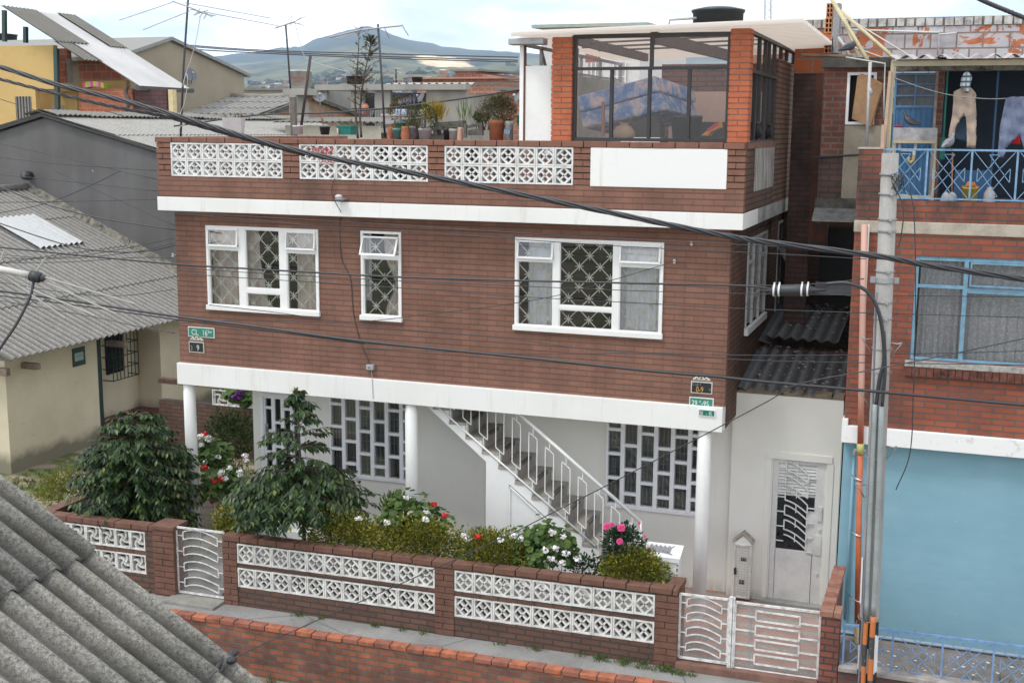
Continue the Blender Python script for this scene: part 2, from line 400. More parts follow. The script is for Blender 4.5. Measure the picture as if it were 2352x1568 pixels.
while x < PXR-0.05:
    w_ = min(0.285+rnd(-0.008, 0.008), PXR-x); m.box(x, x+w_-0.012, PY-0.012+rnd(-.004, .004), PY+0.14, zc+0.002, ZT+rnd(-.004, .003)); x += w_
y = PY+0.15
while y < 2.0: m.box(PXR-0.13, PXR+0.008, y, y+0.27, zc+0.002, ZT+rnd(-.004, .003)); y += 0.285
y = PY+0.15
while y < 5.1: m.box(PXL+0.008, PXL+0.15, y, y+0.27, zc+0.002, ZT+rnd(-.004, .003)); y += 0.285
m.build('coping', cope_brick, house, bevel=0.006)
m = MB(); m.box(PXL+0.03, PXR-0.02, PY+0.01, PY+0.13, zc-0.002, ZT-0.012); m.build('coping_mortar', mortar_dark, house)

lat_paint = flat('lattice_paint', (0.74, 0.745, 0.73), 0.75, var=0.22, scale=9, bump=0.15)
def diamond_block(w_, h_, d_=0.09, t_=0.021):
    """screen block: square rim with a rotated square that holds a small cross"""
    m = MB(); a, b = w_/2, h_/2
    m.box(-a, a, 0, d_, -b, -b+t_); m.box(-a, a, 0, d_, b-t_, b); m.box(-a, -a+t_, 0, d_, -b+t_, b-t_); m.box(a-t_, a, 0, d_, -b+t_, b-t_)
    y_ = d_*0.42; dd = d_*0.62; e = 0.024
    A, B = a-t_*0.5, b-t_*0.5
    for (p, q) in (((-A, 0), (0, B)), ((0, B), (A, 0)), ((A, 0), (0, -B)), ((0, -B), (-A, 0))):
        m.bar((p[0], y_, p[1]), (q[0], y_, q[1]), dd, e, up=(p[1]-q[1], 0, q[0]-p[0]))
    for (p, q) in (((-A/2, B/2), (A/2, -B/2)), ((-A/2, -B/2), (A/2, B/2))):
        m.bar((p[0], y_+0.002, p[1]), (q[0], y_+0.002, q[1]), dd*0.96, e*0.8, up=(p[1]-q[1], 0, q[0]-p[0]))
    return m
def swirl_block(w_, h_, d_=0.09, t_=0.02):
    """screen block: square rim with four curved vanes round the middle"""
    m = MB(); a, b = w_/2, h_/2
    m.box(-a, a, 0, d_, -b, -b+t_); m.box(-a, a, 0, d_, b-t_, b); m.box(-a, -a+t_, 0, d_, -b+t_, b-t_); m.box(a-t_, a, 0, d_, -b+t_, b-t_)
    for k in range(4):
        pts = []
        for i in range(7):
            s = i/6; g = k*math.pi/2+s*1.35+0.2; r = 0.01+s*min(a, b)*1.0
            pts.append((math.cos(g)*r*1.05, math.sin(g)*r*1.05))
        for i in range(6):
            p, q = pts[i], pts[i+1]; th = 0.055*(1-i/9)
            m.bar((p[0], 0.042, p[1]), (q[0]+(q[0]-p[0])*.15, 0.042, q[1]+(q[1]-p[1])*.15), 0.06, th*0.62, up=(p[1]-q[1], 0, q[0]-p[0]))
    return m
def block_row(maker, q, nx, nz, Y, parent, mat, gap=0.004):
    w_ = (q[1]-q[0])/nx; h_ = (q[3]-q[2])/nz; src = None
    for j in range(nz):
        for i in range(nx):
            c = V((q[0]+(i+.5)*w_, Y, q[2]+(j+.5)*h_))
            if src is None:
                src = maker(w_-gap, h_-gap).build('lattice_block', mat, parent); o = src
            else:
                o = src.copy(); COL.objects.link(o); o.parent = parent
            o.location = c
for q in LAT: block_row(diamond_block, q, 7, 2, PY-0.004, house, lat_paint)

t = NT('stained_plaster'); g_ = t.noise(5, 5, t.scaled(t.pos(), 1, 1, 0.05), 0.6)
c_ = t.mix(t.ramp(g_, [(0.60, 0), (0.70, 0.45)]), (0.80, 0.80, 0.78), (0.55, 0.47, 0.30)); t.bump(t.noise(9, 5), 0.25, 0.015); stain = t.fin(c_, 0.8)
m = MB(); m.box(PAN[0], PAN[1], PY-0.006, PY+0.1, zb-0.008, zc+0.0); m.build('plaster_panel', stain, house, bevel=0.006)
t = NT('peeling_panel'); g_ = t.noise(14, 6, t.scaled(t.pos(), 1, 1, 0.14), 0.75)
c_ = t.mix(t.ramp(g_, [(0.42, 0), (0.62, 1)]), (0.50, 0.48, 0.44), (0.13, 0.12, 0.11)); peel = t.fin(c_, 0.9)
m = MB(); m.box(PXR-0.02, PXR+0.006, 0.5, 2.1, 5.44, 6.0); m.build('plaster_panel', peel, house)

# ---- upper windows
def lattice_grille(m, x0, x1, z0, z1, y, px_, pz_, ox, oz, r=0.0064):
    """crossing diagonal bars with a small star where they meet, clipped to the pane"""
    def clip(p, q):
        t0, t1 = 0.0, 1.0; d = (q[0]-p[0], q[1]-p[1])
        for a, lo, hi in ((0, x0, x1), (1, z0, z1)):
            if abs(d[a]) < 1e-9:
                if p[a] < lo or p[a] > hi: return None
            else:
                u, v = (lo-p[a])/d[a], (hi-p[a])/d[a]
                if u > v: u, v = v, u
                t0, t1 = max(t0, u), min(t1, v)
        if t1-t0 < 1e-3: return None
        return ((p[0]+d[0]*t0, p[1]+d[1]*t0), (p[0]+d[0]*t1, p[1]+d[1]*t1))
    N = 14
    for s in (1, -1):
        for k in range(-N, N+1):
            a = (ox+k*px_-N*px_/2, oz-s*N*pz_/2); b = (ox+k*px_+N*px_/2, oz+s*N*pz_/2)
            c = clip(a, b)
            if c: m.bar((c[0][0], y+(0.004 if s > 0 else -0.004), c[0][1]), (c[1][0], y+(0.004 if s > 0 else -0.004), c[1][1]), r*2, r*1.6, up=(0, 1, 0))
    L2 = px_*0.2
    for i in range(-N, N+1):
        for j in range(-2*N, 2*N+1):
            cx, cz = ox+i*px_+(px_/2 if j % 2 else 0), oz+j*pz_/2
            if x0 < cx < x1 and z0 < cz < z1:
                m.box(max(x0, cx-L2), min(x1, cx+L2), y-0.011, y-0.006, cz-0.005, cz+0.005); m.box(cx-0.005, cx+0.005, y-0.012, y-0.0065, max(z0, cz-L2), min(z1, cz+L2))
                m.box(cx-0.012, cx+0.012, y-0.014, y-0.0125, cz-0.012, cz+0.012)
def curtain(m, x0, x1, z0, z1, y, n=9, amp=0.022, pinch=None):
    K = max(12, int((x1-x0)*90)); rows = 10; ph = rnd(0, 6); vs = []
    for j in range(rows+1):
        s = j/rows; z = z1+(z0-z1)*s
        for i in range(K+1):
            t_ = i/K; x = x0+(x1-x0)*t_
            if pinch:
                f = 1-pinch[1]*math.exp(-((z-pinch[0])/pinch[2])**2); x = pinch[3]+(x-pinch[3])*f
            q = math.sin(t_*n*6.283+ph+0.5*math.sin(t_*7))+0.4*math.sin(t_*n*2.3*6.283+1.7*ph+s*0.6)
            vs.append((x, y+amp*q*(0.6+0.4*s), z))
    m.add(vs, [(j*(K+1)+i, j*(K+1)+i+1, (j+1)*(K+1)+i+1, (j+1)*(K+1)+i) for j in range(rows) for i in range(K)])
def upper_window(rect, cells, grid, curtains, label, sill=0.06):
    x0, x1, z0, z1 = rect; w = x1-x0; h = z1-z0
    fr = MB(); b = 0.034; y0, y1 = -0.022, 0.05
    wn_ = MB(); zs = z0+sill
    fr.box(x0, x0+b, y0, y1, zs, z1); fr.box(x1-b, x1, y0, y1, zs, z1); fr.box(x0+b, x1-b, y0, y1, z1-b, z1)
    root = fr.build('window', white_metal, house, bevel=0.004); root['label'] = label
    s_ = MB(); s_.box(x0-0.02, x1+0.012, -0.045, 0.1, z0-0.01, zs); s_.build('sill', white, root, bevel=0.006)
    gm = MB(); pm = MB(); bm_ = MB()
    for (fx0, fx1, fz0, fz1, kind) in cells:
        a, c, d, e = x0+b+(w-2*b)*fx0, x0+b+(w-2*b)*fx1, zs+(z1-b-zs)*fz0, zs+(z1-b-zs)*fz1
        g = 0.014
        if kind == 'v':            # small awning sash hung from its top edge, standing a little open
            t_ = 0.024; op = grid.get('open', 0.03); sm = MB(); oo = V((0, -0.022, e))
            def P(x, s, yy): return V((x, oo.y-op*s+yy, e-(e-d)*s))
            for (u0, u1, s0, s1) in ((a, c, 0, t_/(e-d)), (a, c, 1-t_/(e-d), 1), (a, a+t_, 0.06, 0.94), (c-t_, c, 0.06, 0.94)):
                sm.hexa([P(u0, s1, -.012), P(u1, s1, -.012), P(u1, s1, .012), P(u0, s1, .012), P(u0, s0, -.012), P(u1, s0, -.012), P(u1, s0, .012), P(u0, s0, .012)])
            sash = sm.build('vent_sash', white_metal, root)
            gq = MB(); gq.quad(P(a+t_, .94, 0), P(c-t_, .94, 0), P(c-t_, .06, 0), P(a+t_, .06, 0)); pm.add(gq.v, gq.f)
        else:
            bm_.box(a, a+g, -0.012, 0.035, d, e); bm_.box(c-g, c, -0.012, 0.035, d, e); bm_.box(a+g, c-g, -0.012, 0.035, d, d+g); bm_.box(a+g, c-g, -0.012, 0.035, e-g, e)
            pm.quad((a+g, 0.012, d+g), (c-g, 0.012, d+g), (c-g, 0.012, e-g), (a+g, 0.012, e-g))
        lattice_grille(gm, a+0.006, c-0.006, d+0.004, e-0.004, 0.055, grid['px'], grid['pz'], x0+w*grid['ox'], z0+h*grid['oz'])
    # the mullions and transoms fill the room between neighbouring cells
    us = sorted({q for c_ in cells for q in c_[:2]})
    for u, v in zip(us[1:-1:2], us[2:-1:2]): bm_.box(x0+b+(w-2*b)*u, x0+b+(w-2*b)*v, y0+0.002, y1-0.002, zs, z1-b)
    for c_ in cells:
        for d_ in cells:
            if c_[0] == d_[0] and c_[3] < d_[2]: bm_.box(x0+b+(w-2*b)*c_[0], x0+b+(w-2*b)*c_[1], y0+0.004, y1-0.004, zs+(z1-b-zs)*c_[3], zs+(z1-b-zs)*d_[2])
    bm_.build('window_frame', white_metal, root); pm.build('pane', pane, root, recalc=False); gm.build('grille', grille_cream, root)
    for (mt, a0, a1, q0, q1, n_, pinch) in curtains:
        cm = MB(); pp = None
        if pinch: pp = (z0+h*pinch[0], pinch[1], h*pinch[2], x0+w*pinch[3])
        curtain(cm, x0+w*a0, x0+w*a1, z0+h*q0, z0+h*q1, 0.135+0.02*(n_ % 2), n_, 0.02, pp)
        cm.build('curtain', mt, root, smooth=True, recalc=False)
    return root
upper_window(W1, [(0, .29, .77, 1, 'v'), (0, .29, 0, .73, 'p'), (.35, .67, .245, 1, 'p'), (.35, .67, 0, .19, 'p'), (.73, 1, .77, 1, 'v'), (.73, 1, 0, .73, 'p')],
    dict(px=0.262, pz=0.262, ox=.176, oz=.21), [(curtain_pink, 0, .34, 0, 1.0, 5, None), (curtain_pink, .30, .43, 0, 1.0, 2, (0.1, -.5, .35, .30)), (curtain_pink, .77, 1.0, 0, 1.0, 6, None)], 'window with three bays and pink-beige curtains')
upper_window(W2, [(0, 1, .75, .97, 'v'), (0, 1, 0, .70, 'p')], dict(px=0.27, pz=0.27, ox=.32, oz=.15, open=0.11), [(curtain_pink, .46, 1.0, 0, 1, 5, (.4, .5, .2, 1.0)), (curtain_white, .0, .16, .2, 1, 2, None)], 'narrow window with its top sash standing open')
upper_window(W3, [(0, .26, .79, 1, 'v'), (0, .26, 0, .76, 'p'), (.30, .68, .255, 1, 'p'), (.30, .68, 0, .215, 'p'), (.72, 1, .79, 1, 'v'), (.72, 1, 0, .75, 'p')],
    dict(px=0.275, pz=0.275, ox=.365, oz=.14), [(curtain_white, .07, .27, 0.04, 1, 4, None), (curtain_white, .70, 1.0, 0, 1, 8, None)], 'widest window with white net curtains')
# side windows in the alley
def side_window(r, nb, label):
    y0, y1, z0, z1 = r; fr = MB(); b = 0.035; X0, X1 = XR-0.06, XR+0.02
    fr.box(X0, X1, y0, y0+b, z0, z1); fr.box(X0, X1, y1-b, y1, z0, z1); fr.box(X0, X1, y0+b, y1-b, z1-b, z1)
    for i in range(1, nb): y = y0+(y1-y0)*i/nb; fr.box(X0, X1-.004, y-.022, y+.022, z0, z1-b)
    for i in range(nb):
        ya, yb = y0+(y1-y0)*i/nb, y0+(y1-y0)*(i+1)/nb; zz = z0+(z1-z0)*(.72 if i != 1 else .3); fr.box(X0, X1-.008, ya+.02, yb-.02, zz-.02, zz+.02)
    root = fr.build('window', flat('grimy_white_metal', (0.55, 0.55, 0.54), .5, var=.3, scale=8), house); root['label'] = label
    s = MB(); s.box(XR-0.1, XR+0.05, y0-.03, y1+.03, z0-.09, z0); s.build('sill', white, root)
    p = MB(); p.quad((XR-.02, y0+b, z0), (XR-.02, y1-b, z0), (XR-.02, y1-b, z1-b), (XR-.02, y0+b, z1-b)); p.build('pane', pane, root, recalc=False)
    return root
side_window(SW, 3, 'white framed window in the alley wall')
r_ = side_window(SW2, 1, 'narrow window at the back of the alley')
s = MB(); s.hexa([(XR+.02, 4.17, 4.4), (XR+.24, 4.2, 4.02), (XR+.24, 4.68, 4.02), (XR+.02, 4.72, 4.4), (XR+.05, 4.17, 4.41), (XR+.27, 4.2, 4.03), (XR+.27, 4.68, 4.03), (XR+.05, 4.72, 4.41)])
s.build('vent_sash', galv, r_)

# ---- ground floor behind the columns
GY = 1.0; gxl = -9.98
D0 = [*win_rect((598, 908), (706, 1210), GY)]
G1 = win_rect((757, 900), (942, 1103), GY); G2 = win_rect((1395, 955), (1612, 1168), GY)
G1[3] = G2[3] = 2.30; G1[2] = 1.06; G2[2] = 1.06; D0[2] = 0.12; D0[3] = 2.2
m = MB(); wall_holes(m, gxl, -2.63, -0.05, ZB0, [D0, G1, G2], lambda a, b, c, d: m.box(a, b, GY, GY+0.14, c, d))
m.box(gxl, gxl+.14, GY+.14, 5.3, -0.05, ZB0)
m.build('ground_floor_wall', cream_wall, house)
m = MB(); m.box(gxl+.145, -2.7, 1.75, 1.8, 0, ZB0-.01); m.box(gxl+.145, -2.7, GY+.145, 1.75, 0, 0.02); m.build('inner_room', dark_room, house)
pvc = flat('glossy_white_frame', (0.80, 0.80, 0.82), 0.4, var=0.04)
def grid_window(r, cols, label):
    """wide window of narrow columns whose panes are staggered like brickwork"""
    x0, x1, z0, z1 = r; fr = MB(); pm = MB(); y0, y1 = GY-0.03, GY+0.05; n = len(cols); b = 0.03
    xs = [x0]; tot = sum(c[0] for c in cols)
    for c in cols: xs.append(xs[-1]+(x1-x0)*c[0]/tot)
    for i, x in enumerate(xs): fr.box(x-(0 if i == 0 else b), x+(0 if i == n else b), y0, y1, z0, z1)
    for i, c in enumerate(cols):
        zz = [z1-(z1-z0)*f for f in c[1]]
        for k, z in enumerate([z1]+zz+[z0]):
            fr.box(xs[i]+b, xs[i+1]-b, y0+.004, y1-.004, max(z0, z-.022), min(z1, z+.022))
    pm.quad((x0, GY+.015, z0), (x1, GY+.015, z0), (x1, GY+.015, z1), (x0, GY+.015, z1))
    root = fr.build('window', pvc, house, bevel=0.004); root['label'] = label
    pm.build('pane', pane, root, recalc=False)
    sb = MB(); k = int((x1-x0)/0.055)
    for i in range(k+1):
        x = x0+(x1-x0)*i/k; sb.box(x-.005, x+.005, GY+.075, GY+.082, z0, z1)
    for z in [z0+(z1-z0)*q for q in (.2, .42, .5, .64, .72)]: sb.box(x0, x1, GY+.083, GY+.088, z-.006, z+.006)
    sb.build('security_bars', flat('grey_bars', (.3, .31, .31), .6), root)
    cm = MB(); curtain(cm, x0, x1, z0, z1, GY+.16, 18, .03); cm.build('curtain', curtain_dark, root, smooth=True, recalc=False)
    si = MB(); si.box(x0-.03, x1+.03, GY-.04, GY+.06, z0-.035, z0); si.build('sill', pvc, root)
S, B = .117, .267
gA = (1, [S+.02, S+B+.03, S+2*B+.04]); gB = (1, [B+.04, 2*B+.05, 3*B+.06]); gC = (1, [S+.04, S+B+.06, S+2*B+.07])
grid_window(G1, [gA, gB, gC, gB, gC, (.55, [.13, .27, .52, .66, .85])], 'staggered pane window beside the middle column')
grid_window(G2, [gA, gB, gC, gB, gC, (.8, [.13, .27, .52, .66, .85])], 'staggered pane window beside the right-hand column')
# glazed white door
x0, x1, z0, z1 = D0; fr = MB(); pm = MB()
fr.box(x0, x0+.06, GY-.03, GY+.06, z0, z1); fr.box(x1-.06, x1, GY-.03, GY+.06, z0, z1); fr.box(x0+.06, x1-.06, GY-.03, GY+.06, z1-.06, z1)
door = fr.build('front_door', pvc, house, bevel=.004)
lf = MB(); n = 4; wd = (x1-x0-.12)/n
for i in range(n+1): x = x0+.06+wd*i; lf.box(x-.03*(i > 0), x+.03*(i < n), GY-.012, GY+.03, z0, z1-.06)
for i in range(n):
    a, b = x0+.06+wd*i+.03, x0+.06+wd*(i+1)-.03
    ks = [0, .12, .38, .62, .86, 1] if i % 2 == 0 else [0, .28, .55, .8, 1]
    for k in ks: z = z1-.06-(z1-.06-.75)*k; lf.box(a, b, GY-.010, GY+.028, z-.02, z+.02)
    lf.box(a, b, GY-.008, GY+.026, z0, .74)
lf.build('door_leaf', pvc, door)
pm.quad((x0+.06, GY+.01, .75), (x1-.06, GY+.01, .75), (x1-.06, GY+.01, z1-.06), (x0+.06, GY+.01, z1-.06)); pm.build('pane', pane, door, recalc=False)
h = MB(); h.box(x0+.085, x0+.135, GY-.03, GY-.012, 1.55, 1.72); h.box(x0+.10, x0+.12, GY-.055, GY-.03, 1.6, 1.68); h.build('door_handle', galv, door)
cm = MB(); curtain(cm, x0+.06, x1-.06, .7, z1, GY+.12, 8, .015); cm.build('curtain', flat('dark_curtain', (.09, .1, .1), .9), door, smooth=True, recalc=False)
m = MB(); m.box(x0-.05, x1+.08, GY-.16, GY, -.05, .11); m.build('door_step', white, house, bevel=.008)
# round columns
cols_ = []
for (u, v) in ((434.5, 883), (945, 930), (1619, 991)):
    c = py(u, v, 0.055); m = MB(); m.lathe((c.x, 0.055, -0.3), [(.088, 0), (.088, 2.66), (.083, 2.667), (.083, 2.774)], 28)
    o = m.build('column', white, house, smooth=True); cols_.append(c.x)

# ---- outside staircase under the beam
SY = 0.14
def ST(a, b, Y=SY): return py((1650+a/2.351)/1.7415, (1600+b/2.351)/1.7415, Y)

tl = [(190, 62), (345, 200), (505, 330), (660, 470), (815, 615), (975, 760), (1130, 905), (1285, 1050), (1440, 1185), (1595, 1340)]
P0 = ST(*tl[1]); P8 = ST(*tl[9]); dx = (P8.x-P0.x)/8; dz = (P8.z-P0.z)/8
prof = []   # zigzag profile of the front face
for k in range(-1, 9):
    x = P0.x+dx*k; z = P0.z+dz*k; prof += [(x, z-dz if k > -1 else z), (x, z)] if k > -1 else [(x, z)]
    prof.append((x+dx, z))
xe = prof[-1][0]
prof = [(p[0], min(p[1], ZB0+.3)) for p in prof]+[(xe, -.05)]
pr = ST(692, 578); pl = ST(120, 58)
poly = prof+[(pr.x, -.05), (pr.x, pr.z), (pl.x-.25, pl.z+.23), (pl.x-.25, ZB0+.3)]
fm = MB(); n = len(poly)
fm.prism([(p[0], SY, p[1]) for p in poly], (0, .12, 0))
flight = fm.build('staircase', white, house)
# soffit slab and treads run back to the wall
sl = MB(); tr_m = [flat('worn_terrazzo', (.36, .335, .30), .8, var=.22, scale=7), flat('dark_nosing', (.13, .115, .11), .8)]
for k in range(-1, 9):
    steps = MB()
    x = P0.x+dx*k; z = P0.z+dz*k
    steps.box(x-.0, x+dx+.012, SY-.012, GY-.002, z-.035, z+.003)
    steps.box(x+dx-.03, x+dx, SY+.121, GY-.002, z+dz+.002, z-.036)
    steps.mat(1).box(x+dx-.035, x+dx+.0145, SY+.25, GY-.22, z-.03, z+.0055)
    steps.build('tread', tr_m, flight)
sl.hexa([(pl.x-.25, SY+.12, pl.z+.23), (pr.x, SY+.12, pr.z), (pr.x, GY, pr.z), (pl.x-.25, GY, pl.z+.23), (pl.x-.25, SY+.12, pl.z+.30), (pr.x, SY+.12, pr.z+.07), (pr.x, GY, pr.z+.07), (pl.x-.25, GY, pl.z+.30)])
sl.box(pr.x, pr.x+.1, SY+.12, GY, -.05, pr.z+.05); sl.build('stair_soffit', white, flight)
# triangular cupboard door under the flight
cd_ = MB(); a, b, c = ST(900, 775), ST(900, 1420), ST(1480, 1330)
q = [(a.x+.03, a.z-.05), (a.x+.03, .05), (c.x+.1, .05), (c.x+.08, c.z-.05)]
cd_.prism([(p[0], SY-.012, p[1]) for p in q], (0, .02, 0)); fr = cd_.mat(0)
for p, r in zip(q, q[1:]+q[:1]): fr.bar((p[0], SY-.018, p[1]), (r[0], SY-.018, r[1]), .022, .03, up=(0, 1, 0))
fr.bar((q[0][0], SY-.019, .62), (q[0][0]+.52, SY-.019, .62), .02, .025, up=(0, 1, 0)); ln = cd_.mat(1); ln.bar((q[0][0]-.012, SY-.004, q[0][1]+.02), (q[3][0], SY-.004, q[3][1]+.02), .012, .012, up=(0, 1, 0)); ln.bar((q[0][0]-.014, SY-.004, .05), (q[0][0]-.014, SY-.004, q[0][1]), .01, .012, up=(0, 1, 0)); cd_.build('cupboard_door', [white_metal, black_metal], flight)
# railing
rl = MB(); RY = SY-.02
h0, h1 = ST(700, -145, RY), ST(2145, 1142, RY); l0, l1 = ST(190, 20, RY), ST(1720, 1372, RY)
hr = MB(); hr.tube([h0, h1], .024, 10); hr.tube([h1+V((0, 0, .012)), (h1.x, RY, 0.0)], .02, 8)
hr.tube([l0, l1], .013, 6); hr.build('stair_railing', white, flight, smooth=True)
for (t_, b_) in zip([(-70, 0)]*0+[(355+154*k, 75+142*k-500) for k in range(12)], range(12)):
    x0_ = 940-4*155+155*b_; y0_ = 160-4*139+139*b_
    A_ = ST(x0_, y0_, RY); xx = A_.x; z_t = A_.z; wd = .117; dzt = dz/dx*wd*1.0
    z_b = z_t-.62
    pts = [(xx, z_t), (xx+wd, z_t+dzt), (xx+wd, z_b+dzt), (xx, z_b)]
    if pts[2][1] > ZB0+.1: continue
    rl = MB()
    for p, r in zip(pts, pts[1:]+pts[:1]): rl.bar((p[0], RY, p[1]), (r[0], RY, r[1]), .011, .011, up=(0, 1, 0))
    xm = xx+wd*.5; hz = h0.z+(h1.z-h0.z)*(xm-h0.x)/(h1.x-h0.x); lz = l0.z+(l1.z-l0.z)*(xm-l0.x)/(l1.x-l0.x)
    rl.bar((xm, RY, z_t+dzt/2), (xm, RY, hz), .011, .011, up=(0, 1, 0)); rl.bar((xm, RY, z_b+dzt/2), (xm, RY, lz), .011, .011, up=(0, 1, 0))
    rl.build('baluster', white_metal, flight)
# ---------------------------------------------------------------- glazed room on the roof terrace (part of the house)
def SR(a, b, Y): return py((2000+a/2.138)/1.7415, (40+b/2.138)/1.7415, Y)
FY = -0.2; RZ = 7.36
tfl = flat('terrace_tiles', (.20, .09, .07), .85, var=.25, scale=4)
m = MB(); m.box(PXL+.15, PXR-.15, PY+.14, 5.2, ZS1-.002, ZS1+.02); m.build('terrace_floor', tfl, house)
def brick_pillar(x0, x1, y0, y1, z0, z1, name='brick_pillar'):
    m = MB(); n = int(round((z1-z0)/.0665)); h = (z1-z0)/n
    m.mat(1).box(x0+.012, x1-.012, y0+.012, y1-.012, z0, z1); m.mat(0)
    for j in range(n):
        z = z0+j*h; a = rnd(-.003, .003)
        if j % 2:
            c = (x0+x1)/2; m.box(x0+a, c-.004, y0+a, y1, z+.005, z+h-.006); m.box(c+.004, x1+a, y0-a, y1, z+.005, z+h-.006)
        else: m.box(x0+a, x1-a, y0+a, y1, z+.005, z+h-.006)
    return m.build(name, [orange_brick_solid, mortar_grey], house)
a, b = SR(434, 1105, FY), SR(605, 1105, FY); c, d = SR(1940, 1130, FY), SR(2165, 1130, FY)
brick_pillar(a.x, b.x, FY, FY+.22, ZT, 7.30); brick_pillar(c.x, PXR, FY, FY+.22, ZT, 7.36)
brick_pillar(PXR-.24, PXR, 4.0, 4.24, 7.145, 7.36)
dk = black_metal
x0, x1 = b.x, c.x; zz0, zz1 = ZT+.01, 7.31
mid = SR(1260, 495, FY).z
fr = MB(); Y0, Y1 = FY+.06, FY+.11
def vx(a): return SR(a, 700, FY).x
for u in (x0+.02, vx(940), vx(1265), vx(1605), x1-.02): fr.box(u-.02, u+.02, Y0, Y1, zz0, mid)
for u in (x0+.02, vx(1277), x1-.02): fr.box(u-.021, u+.021, Y0-.002, Y1, mid, zz1)
fr.box(x0, x1, Y0-.012, Y1+.004, mid-.02, mid+.016); fr.box(x0, x1, Y0-.006, Y1, zz0-.005, zz0+.035); fr.box(x0, x1, Y0-.006, Y1, zz1-.03, zz1+.02)
gl_ = fr.build('glazed_front', dk, house); gl_['label'] = 'black framed front glazing of the rooftop room'
dusty = glass('dusty_pane', (.96, .93, .90), .03, .12)
p = MB(); p.quad((x0, Y0+.03, zz0), (x1, Y0+.03, zz0), (x1, Y0+.03, zz1), (x0, Y0+.03, zz1)); p.build('pane', dusty, gl_, recalc=False)
# side glazing toward the alley
fr = MB(); X0, X1 = PXR-.06, PXR-.01
for y in (.06, .45, .8, 1.25, 1.65, 2.08): fr.box(X0, X1, y-.018, y+.018, ZT, 6.89 if y > .1 else 7.3)
for y in (.7, 1.2, 1.5, 2.0, 2.6, 3.2, 3.96): fr.box(X0, X1, y-.02, y+.02, 6.89 if y < 2.1 else 7.16, 7.32)
fr.box(X0-.01, X1+.008, .02, 4.0, 7.31, 7.35); fr.box(X0-.004, X1+.01, .02, 2.1, 6.865, 6.905); fr.box(X0, X1, .02, 2.1, ZT, ZT+.03)
g2 = fr.build('glazed_side', dk, house); p = MB(); p.quad((PXR-.035, .05, ZT), (PXR-.035, 2.1, ZT), (PXR-.035, 2.1, 7.33), (PXR-.035, .05, 7.33)); p.quad((PXR-.035, 2.1, 7.16), (PXR-.035, 4., 7.16), (PXR-.035, 4., 7.33), (PXR-.035, 2.1, 7.33)); p.build('pane', dusty, g2, recalc=False)
# tall brick wall at the back of the side
sooty = bricks('sooty_tan_brick', (.25, .125, .07), (.19, .095, .06), (.028, .024, .022), .235, .069, .0085, bump=.9, tint=.3, soot=.3, sscale=.7)
m = MB(); m.box(PXR-.14, PXR, 2.1, 5.4, ZS1, 7.14); m.box(PXR-.12, PXR+.004, 5.4, 5.5, ZS1-1.5, 6.9); o = m.build('side_wall', sooty, house); tag(o, 'sooty tan brick wall behind the side glazing')
# back wall of the room: pink board, brick above, open on the left
pinkw = flat('pink_board', (.80, .60, .51), .9, var=.08, scale=1.5)
bx = SR(1450, 700, 2.5).x; ex = PXR-.15
m = MB(); m.box(bx, ex, 2.5, 2.56, ZS1, 6.72); m.build('inner_wall', pinkw, house)
m = MB(); m.box(bx-.12, ex, 2.5, 2.62, 6.725, 7.1); m.box(bx-.12, bx-.005, 2.5, 2.62, ZS1, 6.724); m.build('inner_wall', bricks('inner_brick', (.34, .15, .10), (.27, .12, .085), (.1, .09, .08), .235, .07, .009), house)
q = MB(); k = SR(1600, 700, 2.48).x; q.box(k-.015, k+.015, 2.47, 2.498, 5.3, 6.72); q.build('wall_seam', flat('pink_seam', (.36, .24, .2)), house)
m = MB(); z_ = SR(1900, 960, 2.3).z; m.box(SR(1700, 950, 2.3).x, ex-.02, 2.1, 2.45, ZS1+.02, z_); m.build('low_bench', flat('dark_bench', (.07, .055, .05), .9), house)
# timber rafters and steel purlins under the roof sheets
for (p_, q_) in ((SR(640, 240, -.05), SR(1250, 400, 3.2)), (SR(1310, 195, -.05), SR(1990, 400, 2.7))):
    m = MB(); m.bar((p_.x, p_.y, min(p_.z, 7.29)), (q_.x, q_.y, min(q_.z, 7.27)), .07, .14); m.build('rafter', flat('old_timber', (.16, .10, .075), .9, var=.25), house)
for y in (.5, 1.3, 2.1):
    m = MB(); m.tube([(-4.9, y, 7.255+.01*y), (-2.5, y, 7.335)], .014, 6); m.build('purlin', flat('rusty_pipe', (.16, .12, .1), .7), house)
# roof sheets: ribs run along the front
t = NT('pvc_roof'); g_ = t.noise(4, 5, t.scaled(t.pos(), .4, 2, 1)); c_ = t.ramp(g_, [(.35, (.78, .765, .74)), (.65, (.85, .845, .83))]); t.fin(c_, .5)
tl_ = t.n('ShaderNodeBsdfTranslucent'); tl_.inputs[0].default_value = (.95, .88, .82, 1); ms_ = t.n('ShaderNodeMixShader'); ms_.inputs[0].default_value = .6
t.l(t.b.outputs[0], ms_.inputs[1]); t.l(tl_.outputs[0], ms_.inputs[2]); t.l(ms_.outputs[0], t.out.inputs[0]); pvcroof = t.m
def rib_sheet(m, x0, x1, y0, y1, z00, z10, z01, z11, pitch=.19):
    """trapezoid-ribbed sheet: ribs along x, corner heights z(x,y)"""
    ys = []; y = y0
    while y < y1-.01:
        ys += [(y, 0), (y+.02, .042), (y+.07, .042), (y+.09, 0)]; y += pitch
    vs = []
    for (y, h) in ys:
        s = (y-y0)/(y1-y0)
        for x, za, zb_ in ((x0, z00, z01), (x1, z10, z11)): vs.append((x, y, za+(zb_-za)*s+h))
    n = len(ys); m.add(vs, [(2*i, 2*i+1, 2*i+3, 2*i+2) for i in range(n-1)])
    m.add([(p[0], p[1], p[2]-.004) for p in vs], [(2*i, 2*i+2, 2*i+3, 2*i+1) for i in range(n-1)])
